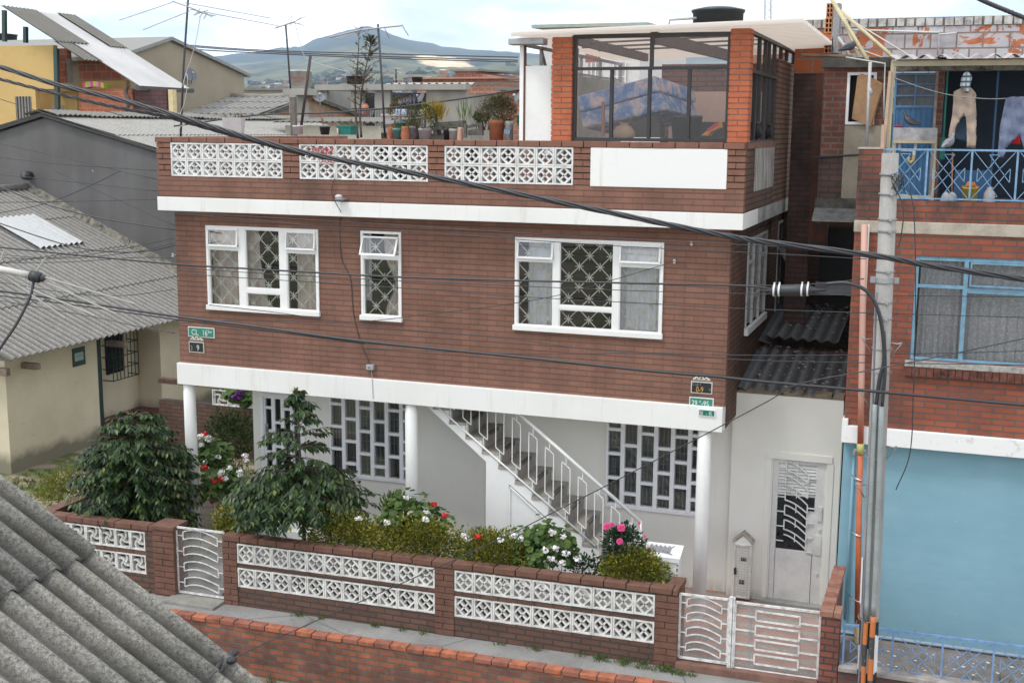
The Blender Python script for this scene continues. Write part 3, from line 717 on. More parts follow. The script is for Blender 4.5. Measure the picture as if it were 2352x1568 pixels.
m = MB(); rib_sheet(m, -5.26, -1.78, -.46, 4.2, 7.318, 7.40, 7.26, 7.345)
m.box(-5.27, -1.77, -.485, -.455, 7.30, 7.335) if False else None
m.hexa([(-5.27, -.485, 7.30), (-1.77, -.485, 7.384), (-1.77, -.455, 7.384), (-5.27, -.455, 7.30), (-5.27, -.485, 7.342), (-1.77, -.485, 7.43), (-1.77, -.455, 7.43), (-5.27, -.455, 7.342)])
m.build('roof_sheet', pvcroof, house, recalc=False)
# left end: white board, post, gutter and clutter of the open bay
l0, l1 = SR(217, 1110, -.12), SR(434, 478, -.12)
m = MB(); m.box(l0.x, a.x+.0, -.14, -.11, ZT, l1.z); m.build('white_board', white, house, bevel=.004)
pxp = SR(192, 1000, -.12).x; m = MB(); m.box(pxp-.03, pxp+.02, -.16, -.1, ZT, 7.22); m.mat(1).box(pxp+.02, pxp+.04, -.15, -.1, ZT, 7.22); m.build('corner_post', [white_metal, flat('rust_brown', (.16, .07, .045), .8)], house)
g0 = SR(92, 240, -.2); m = MB(); m.box(g0.x, g0.x+.46, -.3, -.12, 7.21, 7.29); m.build('gutter', galv, house, bevel=.01)
m = MB()
for y in (.6, 1.4, 2.4, 3.4, 4.6): m.box(pxp-.02, pxp+.02, y-.02, y+.02, ZS1, 7.24)
m.box(pxp-.02, pxp+.02, -.1, 4.6, 7.2, 7.24); m.box(pxp-.01, pxp+.01, -.1, 4.6, 6.95, 6.98); m.bar((pxp, .6, 7.2), (pxp, 1.4, 6.3), .03); m.build('side_frame', flat('grey_steel', (.2, .2, .2), .6), house)
m = MB(); m.box(pxp+.025, pxp+.03, 1.42, 4.6, ZS1+.02, 6.94); m.build('side_board', flat('grey_board', (.33, .33, .31), .9, var=.2), house)

# ---------------------------------------------------------------- things stored in the rooftop room
def img_box(pts, Yf, dv): # front outline in crop pixels at depth Yf, extruded along dv
    m = MB(); m.prism([SR(x, y, Yf) for x, y in pts], dv); return m
t = NT('floral_ticking'); n_ = t.noise(7, 5, None, .65, .6); k_ = t.noise(16, 5, None, .7); c_ = t.ramp(n_, [(.36, (.10, .24, .56)), (.48, (.25, .38, .66)), (.58, (.58, .52, .64)), (.68, (.72, .62, .62))])
c_ = t.mix(t.ramp(k_, [(.56, 0), (.64, .8)]), c_, (.50, .24, .30)); ticking = t.fin(c_, .9)
m = img_box([(650, 740), (1325, 560), (1360, 690), (680, 876)], .55, (.25, 1.2, -.12)); o = m.build('mattress', ticking, bevel=.03); tag(o, 'upper blue floral mattress leaning in the rooftop glass room', 'mattress', 'mattresses in the glass room')
t2 = NT('floral_ticking_blue'); n_ = t2.noise(5, 5, None, .6, .8); k_ = t2.noise(13, 5, None, .7); c_ = t2.ramp(n_, [(.38, (.10, .2, .48)), (.5, (.2, .3, .55)), (.6, (.55, .5, .56)), (.7, (.70, .58, .54))])
c_ = t2.mix(t2.ramp(k_, [(.57, 0), (.63, .85)]), c_, (.60, .55, .50)); tick2 = t2.fin(c_, .9)
m = img_box([(682, 882), (1362, 700), (1425, 850), (707, 1015)], .55, (.2, 1.2, -.12)); o = m.build('mattress', tick2, bevel=.03); tag(o, 'lower blue mattress under the other one in the glass room', 'mattress', 'mattresses in the glass room')
m = img_box([(635, 330), (668, 330), (662, 1075), (630, 1075)], .25, (0, .04, 0)); o = m.build('plank', flat('pale_plank', (.5, .4, .34), .9)); tag(o, 'tall pale plank upright beside the left brick pillar in the glass room', 'plank')
m = img_box([(868, 785), (892, 785), (892, 1085), (864, 1085)], .2, (0, .03, 0)); o = m.build('plank', flat('brown_plank', (.3, .15, .1), .9)); tag(o, 'short brown plank standing in front of the mattresses', 'plank')
def sack(u, v, Y, r, h, mat, label, cat='sack', sx=1.15):
    c = SR(u, v, Y); m = MB(); prof = [(r*.75, 0), (r, .12*h), (r*.98, .45*h), (r*.7, .72*h), (r*.35, .84*h), (r*.42, .93*h), (r*.55, h), (.02, .97*h)]
    m.lathe(c, prof, 14)
    for p in m.v: q = 1+.12*math.sin(5*math.atan2(p.y-c.y, p.x-c.x)+p.z*30); p.x = c.x+(p.x-c.x)*q*sx; p.y = c.y+(p.y-c.y)*q
    o = m.build('sack', mat, smooth=True); tag(o, label, cat); return o
sack(1060, 1100, .25, .12, .20, flat('tan_sacking', (.40, .29, .20), .95, var=.2), 'small tan sack tied at the neck in the glass room')
m = img_box([(1105, 1090), (1110, 990), (1160, 945), (1300, 905), (1330, 910), (1370, 990), (1375, 1090)], .45, (0, .25, 0)); o = m.build('suitcase', flat('dark_case', (.035, .03, .03), .7), bevel=.02); tag(o, 'dark rounded suitcase lying behind the tan sack', 'suitcase')
bk = MB(); c = SR(1590, 1100, .7); h = SR(1590, 905, .7).z-c.z
bk.lathe(c, [(.17, 0), (.2, h*.9), (.21, h*.9), (.21, h*.95), (.2, h*.95), (.2, h), (.185, h), (.17, h*.1)], 20); o = bk.build('bucket', dark_plastic, smooth=True); tag(o, 'large black bucket in the glass room by the pink wall', 'bucket')
m = img_box([(1715, 1075), (1870, 952), (1880, 1010), (1800, 1045), (1780, 1078)], .35, (.02, .12, 0)); bag = m.build('plastic_bag', flat('yellow_bag', (.75, .32, .03), .45), bevel=.01); tag(bag, 'red and yellow plastic bag by the right-hand brick pillar', 'bag')
m = img_box([(1765, 1025), (1868, 952), (1874, 985), (1775, 1048)], .345, (0, .004, 0)); m.build('red_print', flat('red_print', (.6, .04, .05), .45), bag)
# ---------------------------------------------------------------- ground, paving, garden wall, gates, annex
SLOPE = 0.0135
def gz(x): return -0.05+SLOPE*(x+8.8)          # pavement and garden wall climb a little to the right
def shear(m, x0=None):
    for p in m.v: p.z += gz(p.x if x0 is None else x0)
    return m
def struct(m, name, mat): return tag(m.build(name, mat), kind='structure')
t = NT('ground_mix'); a_ = t.noise(.5, 6); b_ = t.noise(6, 5); c_ = t.mix(t.ramp(b_, [(.35, 0), (.65, 1)]), (.16, .125, .09), (.24, .2, .15))
c_ = t.mix(t.ramp(a_, [(.42, 0), (.6, 1)]), c_, (.08, .10, .03)); t.bump(b_, .5, .03); earth = t.fin(c_, .95)
m = MB(); m.box(-4000, 4000, -60, 9000, -3, -.72); struct(m, 'ground', earth)
t = NT('yard_grass'); a_ = t.noise(1.1, 7, None, .7); b_ = t.noise(14, 5); c_ = t.mix(t.ramp(b_, [(.35, 0), (.65, 1)]), (.24, .19, .14), (.33, .27, .2))
c_ = t.mix(t.ramp(a_, [(.46, 0), (.56, 1)]), c_, (.09, .12, .03)); t.bump(b_, .6, .03); yardm = t.fin(c_, .95)
m = MB(); m.box(-40, -10.0, -1.75, 60, -.7, -.03); m.box(-10.0, -1.2, 5.4, 60, -.7, -.03); struct(m, 'yard_ground', yardm)
t = NT('concrete_paving'); a_ = t.noise(1.2, 6, None, .65); b_ = t.noise(25, 4); c_ = t.ramp(a_, [(.3, (.185, .183, .175)), (.7, (.31, .308, .295))])
vo = t.n('ShaderNodeTexVoronoi', feature='DISTANCE_TO_EDGE'); vo.inputs['Scale'].default_value = .55; t.l(t.scaled(t.pos(), 1, 1, 1), vo.inputs['Vector'])
c_ = t.mix(t.ramp(vo.outputs['Distance'], [(.0, .6), (.012, 0)]), c_, (.07, .07, .06)); c_ = t.mix(1.0, c_, t.ramp(b_, [(.3, .85), (.7, 1.0)]), 'MULTIPLY')
c_ = t.mix(t.ramp(t.noise(4.5, 6, None, .7), [(.60, 0), (.70, .45)]), c_, (.11, .105, .09)); t.bump(b_, .25, .01); paving = t.fin(c_, .92)
m = MB(); m.box(-10.0, -3.4, -.62, 1.05, -.3, .0); m.box(-10.6, -8.9, -1.62, -.62, -.3, -.004); struct(m, 'terrace', paving)
soil = flat('dark_soil', (.07, .055, .04), .95, var=.3, scale=6, bump=.5)
m = MB(); m.box(-8.9, -3.0, -1.62, -.62, -.3, .06); m.box(-12.2, -10.6, -1.62, 3.2, -.3, .03); struct(m, 'garden_bed', soil)
# red tiled forecourt with grey strips, falling toward the gate
t = NT('striped_tiles'); sx = t.n('ShaderNodeSeparateXYZ'); t.l(t.pos(), sx.inputs[0]); s_ = t.math('FRACT', t.math('MULTIPLY', sx.outputs[1], 3.3)); a_ = t.noise(9, 5, None, .7); b_ = t.noise(40, 3)
bx_ = t.math('FRACT', t.math('MULTIPLY', sx.outputs[0], 5.0)); jt = t.math('LESS_THAN', bx_, .035)
red = t.mix(jt, t.ramp(a_, [(.35, (.27, .13, .095)), (.65, (.36, .18, .13))]), (.2, .15, .13)); c_ = t.mix(t.math('GREATER_THAN', s_, .68), red, t.ramp(b_, [(.35, (.16, .15, .14)), (.65, (.30, .29, .27))]))
c_ = t.mix(t.ramp(t.noise(4, 6), [(.55, 0), (.75, .5)]), c_, (.33, .31, .29)); tiles = t.fin(c_, .85)
m = MB(); m.hexa([(-3.4, -1.62, -.4), (-1.12, -1.62, -.4), (-1.12, 1.0, -.4), (-3.4, 1.0, -.4), (-3.4, -1.62, .02), (-1.12, -1.62, .03), (-1.12, 1.0, -.008), (-3.4, 1.0, -.004)]); struct(m, 'tiled_forecourt', tiles)
m = MB(); m.box(-13, 4, -2.09, -1.82, -.7, 0); m.box(-13, 4, -1.82, -1.5, -.7, -.001)
for p in m.v:
    if p.z > -.5: p.z += gz(p.x)
struct(m, 'pavement', paving)
m = MB(); m.box(-9.62, -8.83, -1.95, -1.6, -.2, .035); shear(m); struct(m, 'gate_step', flat('worn_step', (.27, .26, .23), .9, var=.25, scale=5))
# ---- garden wall
GWY = -1.68
wall_brick = bricks('garden_wall_brick', (.155, .075, .05), (.115, .058, .042), (.055, .05, .045), .235, .0745, .011, bump=.8, tint=.25, chalk=.15, offs=(.05, .0))
cope2 = flat('garden_coping', (.165, .08, .056), .85, var=.25, scale=8, bump=.45)
blk_white = flat('screen_block_paint', (.70, .695, .67), .8, var=.3, scale=10, bump=.25)
def garden_wall(name, x0, x1, panels, maker, counts, label, z1=.955, extra=None):
    root = thing(name, (x0, GWY, 0), label, 'wall', 'garden walls with white screen blocks')
    m = MB(); hs = [(a, b, c, d) for (a, b) in panels for (c, d) in ((.26, .53), (.59, .86))]
    wall_holes(m, x0, x1, -.35, z1-.075, hs, lambda a, b, c, d: m.box(a, b, GWY, GWY+.13, c, d))
    shear(m).build('brick_base', wall_brick, root)
    m = MB(); x = x0-.005
    while x < x1-.04:
        w_ = min(.272+rnd(-.008, .008), x1+.005-x); r = rnd(-.004, .004); m.box(x, x+w_-.012, GWY-.018+r, GWY+.148, z1-.073+r*.5, z1+r); x += w_
    m.mat(1).box(x0+.01, x1-.01, GWY+.006, GWY+.125, z1-.078, z1-.014); shear(m).build('coping', [cope2, mortar_dark], root, bevel=.007)
    for (a, b), n in zip(panels, counts):
        for (c, d) in ((.26, .53), (.59, .86)):
            w_ = (b-a)/n
            src = None
            for i in range(n):
                xc = a+(i+.5)*w_
                if src is None: src = maker(w_-.004, d-c-.006).build('screen_block', blk_white, root); o = src
                else: o = src.copy(); COL.objects.link(o); o.parent = root
                o.location = (xc, GWY-.004, (c+d)/2+gz(xc))
    return root
gw = garden_wall('garden_wall', -8.82, -2.74, [(-8.61, -5.785), (-5.525, -3.01)], diamond_block, [11, 10], 'long low brown brick wall with two panels of white diamond screen blocks')
def raked_pillar(x0, x1, z0, z1, parent, n, y0=GWY-.012, y1=GWY+.15, mats=None, name='pillar'):
    m = MB(); m.mat(1).box(x0+.012, x1-.012, y0+.014, y1-.01, z0, z1); m.mat(0); h = (z1-z0)/n
    for j in range(n):
        z = z0+j*h; a = rnd(-.003, .003)
        if j % 2: c = (x0+x1)/2+rnd(-.02, .02); m.box(x0+a, c-.005, y0+a, y1, z+.006, z+h-.005); m.box(c+.005, x1+a, y0-a, y1, z+.006, z+h-.005)
        else: m.box(x0+a, x1-a, y0+a, y1, z+.006, z+h-.005)
    return shear(m).build(name, mats or [cope2, mortar_dark], parent)
raked_pillar(-5.782, -5.53, .0, .87, gw, 11); raked_pillar(-3.005, -2.738, -.1, .87, gw, 12); raked_pillar(-8.825, -8.615, -.1, .87, gw, 12)
m = MB(); m.box(-2.90, -2.738, GWY+.15, -1.25, .885, .95); m.box(-2.88, -2.75, GWY+.15, -1.25, -.2, .884); shear(m).build('return_wall', cope2, gw)
gl2 = garden_wall('garden_wall', -11.85, -9.58, [(-11.75, -10.045)], swirl_block, [7], 'low brown brick wall with white swirl screen blocks left of the small gate')
raked_pillar(-9.90, -9.575, -.15, .93, gl2, 13, GWY-.03, GWY+.28); m = MB(); m.box(-9.92, -9.56, GWY-.045, GWY+.30, .925, .985); shear(m).build('pillar_cap', cope2, gl2, bevel=.008)
m = MB(); m.box(-11.85, -11.7, GWY+.13, 0.6, -.3, .86); m.box(-11.87, -11.69, GWY+.15, .6, .862, .94); shear(m).build('return_wall', cope2, gl2)
# ---- retaining wall of orange brick below the pavement
ret_brick = bricks('retaining_brick', (.40, .125, .065), (.17, .075, .06), (.15, .135, .11), .205, .078, .011, bump=.9, tint=.4, soot=.25, sscale=2.2, chalk=.2, bias=-.1)
rw = thing('retaining_wall', (-6, -2.2, -.7), 'long orange brick retaining wall along the edge of the pavement', 'wall')
m = MB(); m.box(-12, 3, -2.21, -2.09, -1.0, -.045); 
for p in m.v:
    if p.z > -.5: p.z += gz(p.x)
m.build('brick_face', ret_brick, rw)
m = MB(); x = -12.0; m.mat(1).box(-12, 3, -2.2, -2.1, -.046, .0); m.mat(0)
caps = [flat('cap_brick_a', (.43, .15, .08), .85, var=.4, scale=9, bump=.5), mortar_grey, flat('cap_brick_b', (.32, .12, .08), .85, var=.35, scale=7, bump=.5)]
while x < 3:
    w_ = .218+rnd(-.01, .01); r = rnd(-.006, .006); m.mat(random.choice((0, 0, 2))).box(x, x+w_-.012, -2.222+r, -2.085, -.044, .018+r); x += w_
shear(m).build('cap_course', caps, rw, bevel=.008)
# ---- gates
def curve_bar(m, pts, w_): 
    for p, q in zip(pts, pts[1:]): m.bar(p, q, w_, w_, up=(0, 1, 0))
def arc_rungs(x0, x1, z0, z1, n, Y):
    """stack of shallow arches linked at alternate ends"""
    step = (z1-z0)/(n-1); a, b = x0+(x1-x0)*.14, x1-(x1-x0)*.14
    out = []
    for k in range(n):
        if k % 2 == 0: m = MB(); out.append(m)
        z = z0+step*k; pts = [(a+(b-a)*i/10, Y, z+.055*math.sin(math.pi*(i/10)**.85)-.03*i/10) for i in range(11)]; curve_bar(m, pts, .013)
        if k < n-1:
            if k % 2 == 0: curve_bar(m, [(a, Y, z), (a, Y, z+step)], .013); curve_bar(m, [(b, Y, z-.03), (b, Y, z+step-.03)], .013); curve_bar(m, [(x0, Y, z+step*.5), (a, Y, z+step*.5)], .012); curve_bar(m, [(b, Y, z+step*.4), (x1, Y, z+step*.4)], .012)
    return out
t = NT('clear_sheet'); tr = t.n('ShaderNodeBsdfTransparent'); df = t.n('ShaderNodeBsdfDiffuse'); df.inputs[0].default_value = (.62, .60, .58, 1); ms = t.n('ShaderNodeMixShader')
t.l(t.ramp(t.noise(3, 5), [(.35, .16), (.65, .30)]), ms.inputs[0]); t.l(tr.outputs[0], ms.inputs[1]); t.l(df.outputs[0], ms.inputs[2]); t.l(ms.outputs[0], t.out.inputs[0]); acryl = t.m
gatew = flat('chipped_white_metal', (.72, .72, .71), .5, var=.35, scale=16)
def gate_leaf(name, x0, x1, z0, z1, label, style, cat='gate'):
    root = thing(name, (x0, -1.63, 0), label, cat, 'white metal garden gates'); Y = -1.63; m = MB(); s = .024
    for p, q in (((x0, z0), (x1, z0)), ((x1, z0), (x1, z1)), ((x1, z1), (x0, z1)), ((x0, z1), (x0, z0))): m.bar((p[0], Y, p[1]+gz(p[0])), (q[0], Y, q[1]+gz(q[0])), s, s, up=(0, 1, 0))
    m.build('gate_frame', gatew, root)
    loops = []
    if style == 'arc': loops = arc_rungs(x0, x1, z0+.08, z1-.06, 8, Y)
    else:
        a, b = x0+(x1-x0)*.25, x1-(x1-x0)*.23; n = 4; h = (z1-z0-.1)/n
        for k in range(n):
            r = MB(); loops.append(r); za = z0+.05+h*k+.03; zb_ = za+h*.66
            curve_bar(r, [(a, Y, za), (b, Y, za), (b, Y, zb_), (a, Y, zb_), (a, Y, za)], .018); zz = (za+zb_)/2-.02
            curve_bar(r, [(x0, Y, zz), (a, Y, zz)], .016); curve_bar(r, [(b, Y, zz), (x1, Y, zz)], .016)
    for r in loops: shear(r, (x0+x1)/2).build('gate_bar_loop', gatew, root)
    p = MB(); p.quad((x0, Y+.02, z0), (x1, Y+.02, z0), (x1, Y+.02, z1), (x0, Y+.02, z1)); shear(p).build('clear_sheet', acryl, root, recalc=False)
    return root
gate_leaf('garden_gate', -9.575, -8.835, .06, .965, 'narrow white metal gate with arched bars between two brick pillars', 'arc')
g_ = gate_leaf('garden_gate', -2.725, -2.165, .12, .89, 'white metal gate leaf with arched bars beside the long garden wall', 'arc')
m = MB(); m.box(-2.16, -2.12, -1.66, -1.61, -.02, .93); m.box(-2.115, -2.095, -1.65, -1.61, -.02, .92); shear(m).build('meeting_post', gatew, g_)
gate_leaf('garden_gate', -2.09, -1.15, .08, .87, 'wide white metal gate leaf with rectangular bars beside the pole', 'rect')
m = MB(); m.tube([(-2.07, -1.64, .985), (-1.16, -1.64, .97)], .014, 8); 
m = MB(); m.box(-2.74, -1.14, -1.74, -1.58, -.3, .085); shear(m); o = struct(m, 'gate_sill', flat('red_kerb', (.22, .12, .09), .9, var=.3, scale=6))
bt = MB(); bt.box(-1.93, -1.90, -1.59, -1.575, .15, .86); shear(bt); o = bt.build('flat_bar', galv); tag(o, 'grey flat bar upright behind the wide gate leaf', 'bar')
# ---- brick wall on the right side of the forecourt
rb = bricks('red_low_wall', (.30, .09, .06), (.17, .06, .045), (.07, .055, .05), .2, .074, .01, bump=.9, tint=.3, chalk=.2)
rp = thing('boundary_wall', (-1.05, -1.0, 0), 'low red brick wall with stepped coping between forecourt and blue house', 'wall')
m = MB(); m.box(-1.13, -.93, -1.72, -1.5, -.4, .86); m.box(-1.13, -1.02, -1.5, -.25, -.3, .86); shear(m).build('brick_base', rb, rp)
capc = [flat('tan_cap_brick', (.33, .17, .12), .85, var=.3, scale=9, bump=.4), flat('red_cap_brick', (.30, .12, .085), .85, var=.4, scale=9, bump=.4)]
m = MB()
for i, y in enumerate([-1.73+.155*k for k in range(10)]):
    m.mat(i % 2).box(-1.145+rnd(-.004, .004), -1.005, y, y+.147, .862, .93+rnd(-.003, .003))
m.mat(0).box(-1.0, -.92, -1.735, -1.5, .862, .928); shear(m).build('coping', capc, rp, bevel=.006)
# ---- white annex with the side door
AY = 0.9; AX0, AX1 = -2.62, -1.215
ann = thing('annex', (-1.9, AY, 0), 'narrow cream-white annex with a grilled door and dark corrugated roofs between two houses', 'building')
t = NT('annex_plaster'); a_ = t.noise(1.1, 5); b_ = t.noise(20, 3, t.scaled(t.pos(), 1, 1, .25)); d_ = t.noise(30, 4)
c_ = t.ramp(a_, [(.35, (.70, .68, .62)), (.7, (.77, .755, .71))]); c_ = t.mix(t.ramp(d_, [(.70, 0), (.76, .5)]), c_, (.33, .29, .24))
sx = t.n('ShaderNodeSeparateXYZ'); t.l(t.pos(), sx.inputs[0]); low = t.math('SUBTRACT', .9, t.math('MULTIPLY', sx.outputs[2], 3.2)); c_ = t.mix(t.math('MULTIPLY', t.ramp(t.math('ADD', low, t.math('MULTIPLY', a_, .5)), [(.6, 0), (1.0, .7)]), t.ramp(b_, [(.4, .3), (.6, 1)])), c_, (.40, .36, .31))
t.bump(d_, .12, .01); annp = t.fin(c_, .85)
dr = [-2.07, -1.385, -.02, 1.955]
m = MB(); wall_holes(m, AX0, AX1, -.1, 2.80, [dr], lambda a, b, c, d: m.box(a, b, AY, AY+.15, c, d))
m.build('front_wall', annp, ann)
m = MB(); x = AX0
while x < AX1:
    w_ = rnd(.05, .14); m.box(x, min(x+w_, AX1), AY-.004, AY+.2, 2.80, 2.815+rnd(0, .05)); x += w_
m.build('wall_top', flat('crumbling_top', (.22, .175, .12), .95, var=.4, scale=10, bump=.5), ann)
m = MB(); m.box(dr[0]-.09, dr[0]-.02, AY-.015, AY, -.02, 2.02); m.box(dr[0]-.09, dr[1]+.07, AY-.02, AY, 1.96, 2.05); m.box(dr[1]+.01, dr[1]+.09, AY-.012, AY, -.02, 1.96); m.build('door_surround', annp, ann)
m = MB(); m.box(dr[0]-.05, dr[1]+.1, AY-.13, AY+.02, -.1, .035); m.build('door_step', grey_conc, ann)
dm = flat('greyish_white_door', (.66, .65, .63), .55, var=.15, scale=4)
m = MB(); a, b, c, d = dr; gx0, gx1, gz0, gz1 = a+.075, b-.13, .73, 1.90
m.box(a, gx0, AY+.02, AY+.06, c, d); m.box(gx1, b, AY+.02, AY+.06, c, d); m.box(gx0, gx1, AY+.02, AY+.06, c, gz0); m.box(gx0, gx1, AY+.02, AY+.06, gz1, d); m.box(gx0, gx1, AY+.025, AY+.055, 1.47, 1.50)
dd = m.build('door', dm, ann, bevel=.004)
m = MB()
for k in range(9): z = 1.51+k*.043; m.hexa([(gx0, AY+.02, z), (gx1, AY+.02, z), (gx1, AY+.05, z+.03), (gx0, AY+.05, z+.03), (gx0, AY+.024, z+.012), (gx1, AY+.024, z+.012), (gx1, AY+.054, z+.042), (gx0, AY+.054, z+.042)])
m.build('louvre', dm, dd)
m = MB(); m.box(gx0, gx1, AY+.045, AY+.05, gz0, 1.47); m.build('pane', flat('dark_wavy_pane', (.03, .035, .04), .08, var=.5, scale=14), dd)
m = MB(); m.box(gx1-.1, gx1, AY+.03, AY+.052, .73, 1.28); m.box(gx1-.005, gx1+.11, AY+.012, AY+.02, .70, .97); m.build('lock_plate', dm, dd)
m = MB(); n = 6; w0, w1 = gx0+.1, gx1-.09
for k in range(n):
    z = gz0+.02+k*.2
    top = [(w0+(w1-w0)*i/8, AY+.005, z+.19-.17*(i/8)**1.6) for i in range(9)]; bot = [(w0+(w1-w0)*i/8, AY+.005, z+.06-.15*(i/8)**1.6) for i in range(9)]
    curve_bar(m, top, .015); 
    if k: curve_bar(m, bot, .015)
    if k: curve_bar(m, [top[0], bot[0]], .015); curve_bar(m, [top[-1], bot[-1]], .015)
    curve_bar(m, [(gx0, AY+.005, z+.1), (w0, AY+.005, z+.1)], .014); curve_bar(m, [(w1, AY+.005, z-.02), (gx1, AY+.005, z-.02)], .014); curve_bar(m, [((w0+w1)/2, AY+.006, z+.1), ((w0+w1)/2, AY+.006, z+.2)], .012)
m.build('grille', flat('pale_grille', (.70, .69, .67), .5), dd)
m = MB(); m.box(b-.085, b-.03, AY-.0, AY+.02, 1.17, 1.36); m.lathe((b-.055, AY+.02, 1.05), [(.018, -.02), (.018, 0)], 10, 'y'); m.lathe((b-.06, AY+.02, .45), [(.02, -.02), (.02, 0)], 10, 'y'); m.build('door_handle', dm, dd)
m = MB(); m.box(a+.07, a+.076, AY+.016, AY+.02, -.02, .72); m.box(b-.14, b-.132, AY+.016, AY+.02, -.02, .70); m.build('panel_seam', flat('seam_grey', (.25, .23, .21), .8), dd)
# roofs of the annex
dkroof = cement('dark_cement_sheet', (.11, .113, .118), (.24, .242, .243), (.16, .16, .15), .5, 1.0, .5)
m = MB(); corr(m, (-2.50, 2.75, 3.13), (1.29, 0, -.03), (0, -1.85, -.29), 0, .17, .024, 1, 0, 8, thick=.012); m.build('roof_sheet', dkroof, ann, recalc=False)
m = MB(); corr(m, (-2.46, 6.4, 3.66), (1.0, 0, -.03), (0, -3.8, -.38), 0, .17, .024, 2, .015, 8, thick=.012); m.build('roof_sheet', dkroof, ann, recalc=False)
fl = flat('dull_flashing', (.09, .105, .115), .6, var=.3)
m = MB(); m.hexa([(-2.575, .95, 2.86), (-2.44, .95, 2.82), (-2.44, 2.5, 3.06), (-2.575, 2.5, 3.10), (-2.575, .95, 2.87), (-2.44, .95, 2.83), (-2.44, 2.5, 3.07), (-2.575, 2.5, 3.11)]); m.hexa([(-2.575, 2.6, 3.22), (-2.40, 2.6, 3.18), (-2.40, 5.2, 3.52), (-2.575, 5.2, 3.56), (-2.575, 2.6, 3.23), (-2.40, 2.6, 3.19), (-2.40, 5.2, 3.53), (-2.575, 5.2, 3.57)]); m.build('flashing', fl, ann)
dkbrick = bricks('sooty_alley_brick', (.15, .075, .058), (.11, .06, .05), (.06, .055, .05), .22, .075, .011, bump=.8, tint=.4, soot=.45, sscale=1.0, chalk=.15)
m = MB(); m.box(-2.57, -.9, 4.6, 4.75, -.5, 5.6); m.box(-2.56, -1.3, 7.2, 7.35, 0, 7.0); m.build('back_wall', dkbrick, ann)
m = MB(); m.box(-1.98, -1.3, 4.585, 4.6, 3.55, 4.72); m.build('dark_opening', flat('black_opening', (.012, .012, .013), .6), ann)
m = MB(); m.hexa([(-2.02, 4.35, 3.72), (-1.2, 4.35, 3.70), (-1.2, 4.6, 3.84), (-2.02, 4.6, 3.86), (-2.02, 4.35, 3.74), (-1.2, 4.35, 3.72), (-1.2, 4.6, 3.86), (-2.02, 4.6, 3.88)]); m.build('metal_ledge', galv, ann)
m = MB(); m.box(-2.56, -1.12, 2.62, 2.72, 2.3, 3.125); m.build('roof_step_wall', dkbrick, ann)
m = MB(); rr = random.Random(8)
for k in range(150):
    x, f = rr.uniform(-2.4, -1.3), rr.random(); hi = rr.random() < .5
    y = .98+1.7*f if hi else 2.75+2.6*f; z = (2.86+.27*f if hi else 3.31+.28*f)+.03; r = rr.uniform(.006, .022)
    m.sphere((x, y, z), r, 5, 4, (1.3, 1.3, .5))
o = m.build('litter', flat('pale_litter', (.42, .40, .36), .9, var=.4, scale=40), recalc=False); tag(o, 'pale bits of litter lying on the dark annex roofs', 'litter', kind='stuff')
# ---- meter cupboard
mc = thing('meter_cupboard', (-2.39, .8, 0), 'white gabled meter cupboard with wire mesh door against the annex wall', 'meter cupboard')
m = MB(); a, b = -2.515, -2.285; m.prism([(a, .77, .02), (b, .77, .02), (b, .77, .80), ((a+b)/2, .77, .90), (a, .77, .80)], (0, .13, 0)); m.build('body', annp, mc, bevel=.006)
m = MB(); m.prism([(a-.02, .755, .795), ((a+b)/2, .755, .91), (b+.02, .755, .795), (b+.02, .755, .825), ((a+b)/2, .755, .945), (a-.02, .755, .825)], (0, .145, 0)); m.build('gable_cap', flat('crumbling_cap', (.45, .39, .33), .95, var=.4, scale=14, bump=.6), mc)
m = MB()
for p, q in (((a+.01, .05), (b-.01, .05)), ((b-.01, .05), (b-.01, .77)), ((b-.01, .77), (a+.01, .77)), ((a+.01, .77), (a+.01, .05))): m.bar((p[0], .76, p[1]), (q[0], .76, q[1]), .016, .02, up=(0, 1, 0))
m.build('door_frame', gatew, mc)
m = MB()
for k in range(1, 6): x = a+(b-a)*k/6; m.box(x-.0018, x+.0018, .752, .756, .05, .77)
for k in range(1, 20): z = .05+.72*k/20; m.box(a+.01, b-.01, .748, .752, z-.0018, z+.0018)
m.build('wire_mesh', flat('mesh_grey', (.5, .49, .47), .6), mc)
m = MB(); m.box(-2.42, -2.345, .762, .768, .55, .60); m.box(-2.43, -2.36, .762, .768, .23, .285); m.box(-2.503, -2.47, .745, .768, .36, .45); m.build('meter_dial', flat('dial_dark', (.04, .04, .042), .3), mc)
# ---- letter box
lb = thing('letter_box', (-3.06, -1.0, 0), 'white metal letter box with grey scribble on its lid behind the garden wall', 'letter box')
lw = flat('rusty_white_metal', (.78, .79, .79), .45, var=.1); a, b = -3.27, -2.88; y0, y1 = -1.12, -.92
m = MB(); m.box(a, b, y0+.02, y1, .78, 1.14); m.build('box', lw, lb, bevel=.005)
m = MB(); m.hexa([(a-.03, y0-.01, 1.14), (b+.03, y0-.01, 1.14), (b+.03, y1+.02, 1.235), (a-.03, y1+.02, 1.235), (a-.03, y0-.01, 1.155), (b+.03, y0-.01, 1.155), (b+.03, y1+.02, 1.25), (a-.03, y1+.02, 1.25)]); m.box(a-.02, b+.02, y0-.008, y0+.015, 1.095, 1.139); lid = m.build('lid', lw, lb, bevel=.004)
m = MB(); rr = random.Random(3)
def LP(u, v): return (a+.02+u*.27, y0+.03+v*.15, 1.159+.095*(.04+v*.15)/.23+.004)
for k in range(5):
    u0 = k*.2; m.tube([LP(u0, .2), LP(u0+.05, .8), LP(u0+.16, .75), LP(u0+.13, .2), LP(u0+.02, .25), LP(u0+.08, .9)], .012, 5)
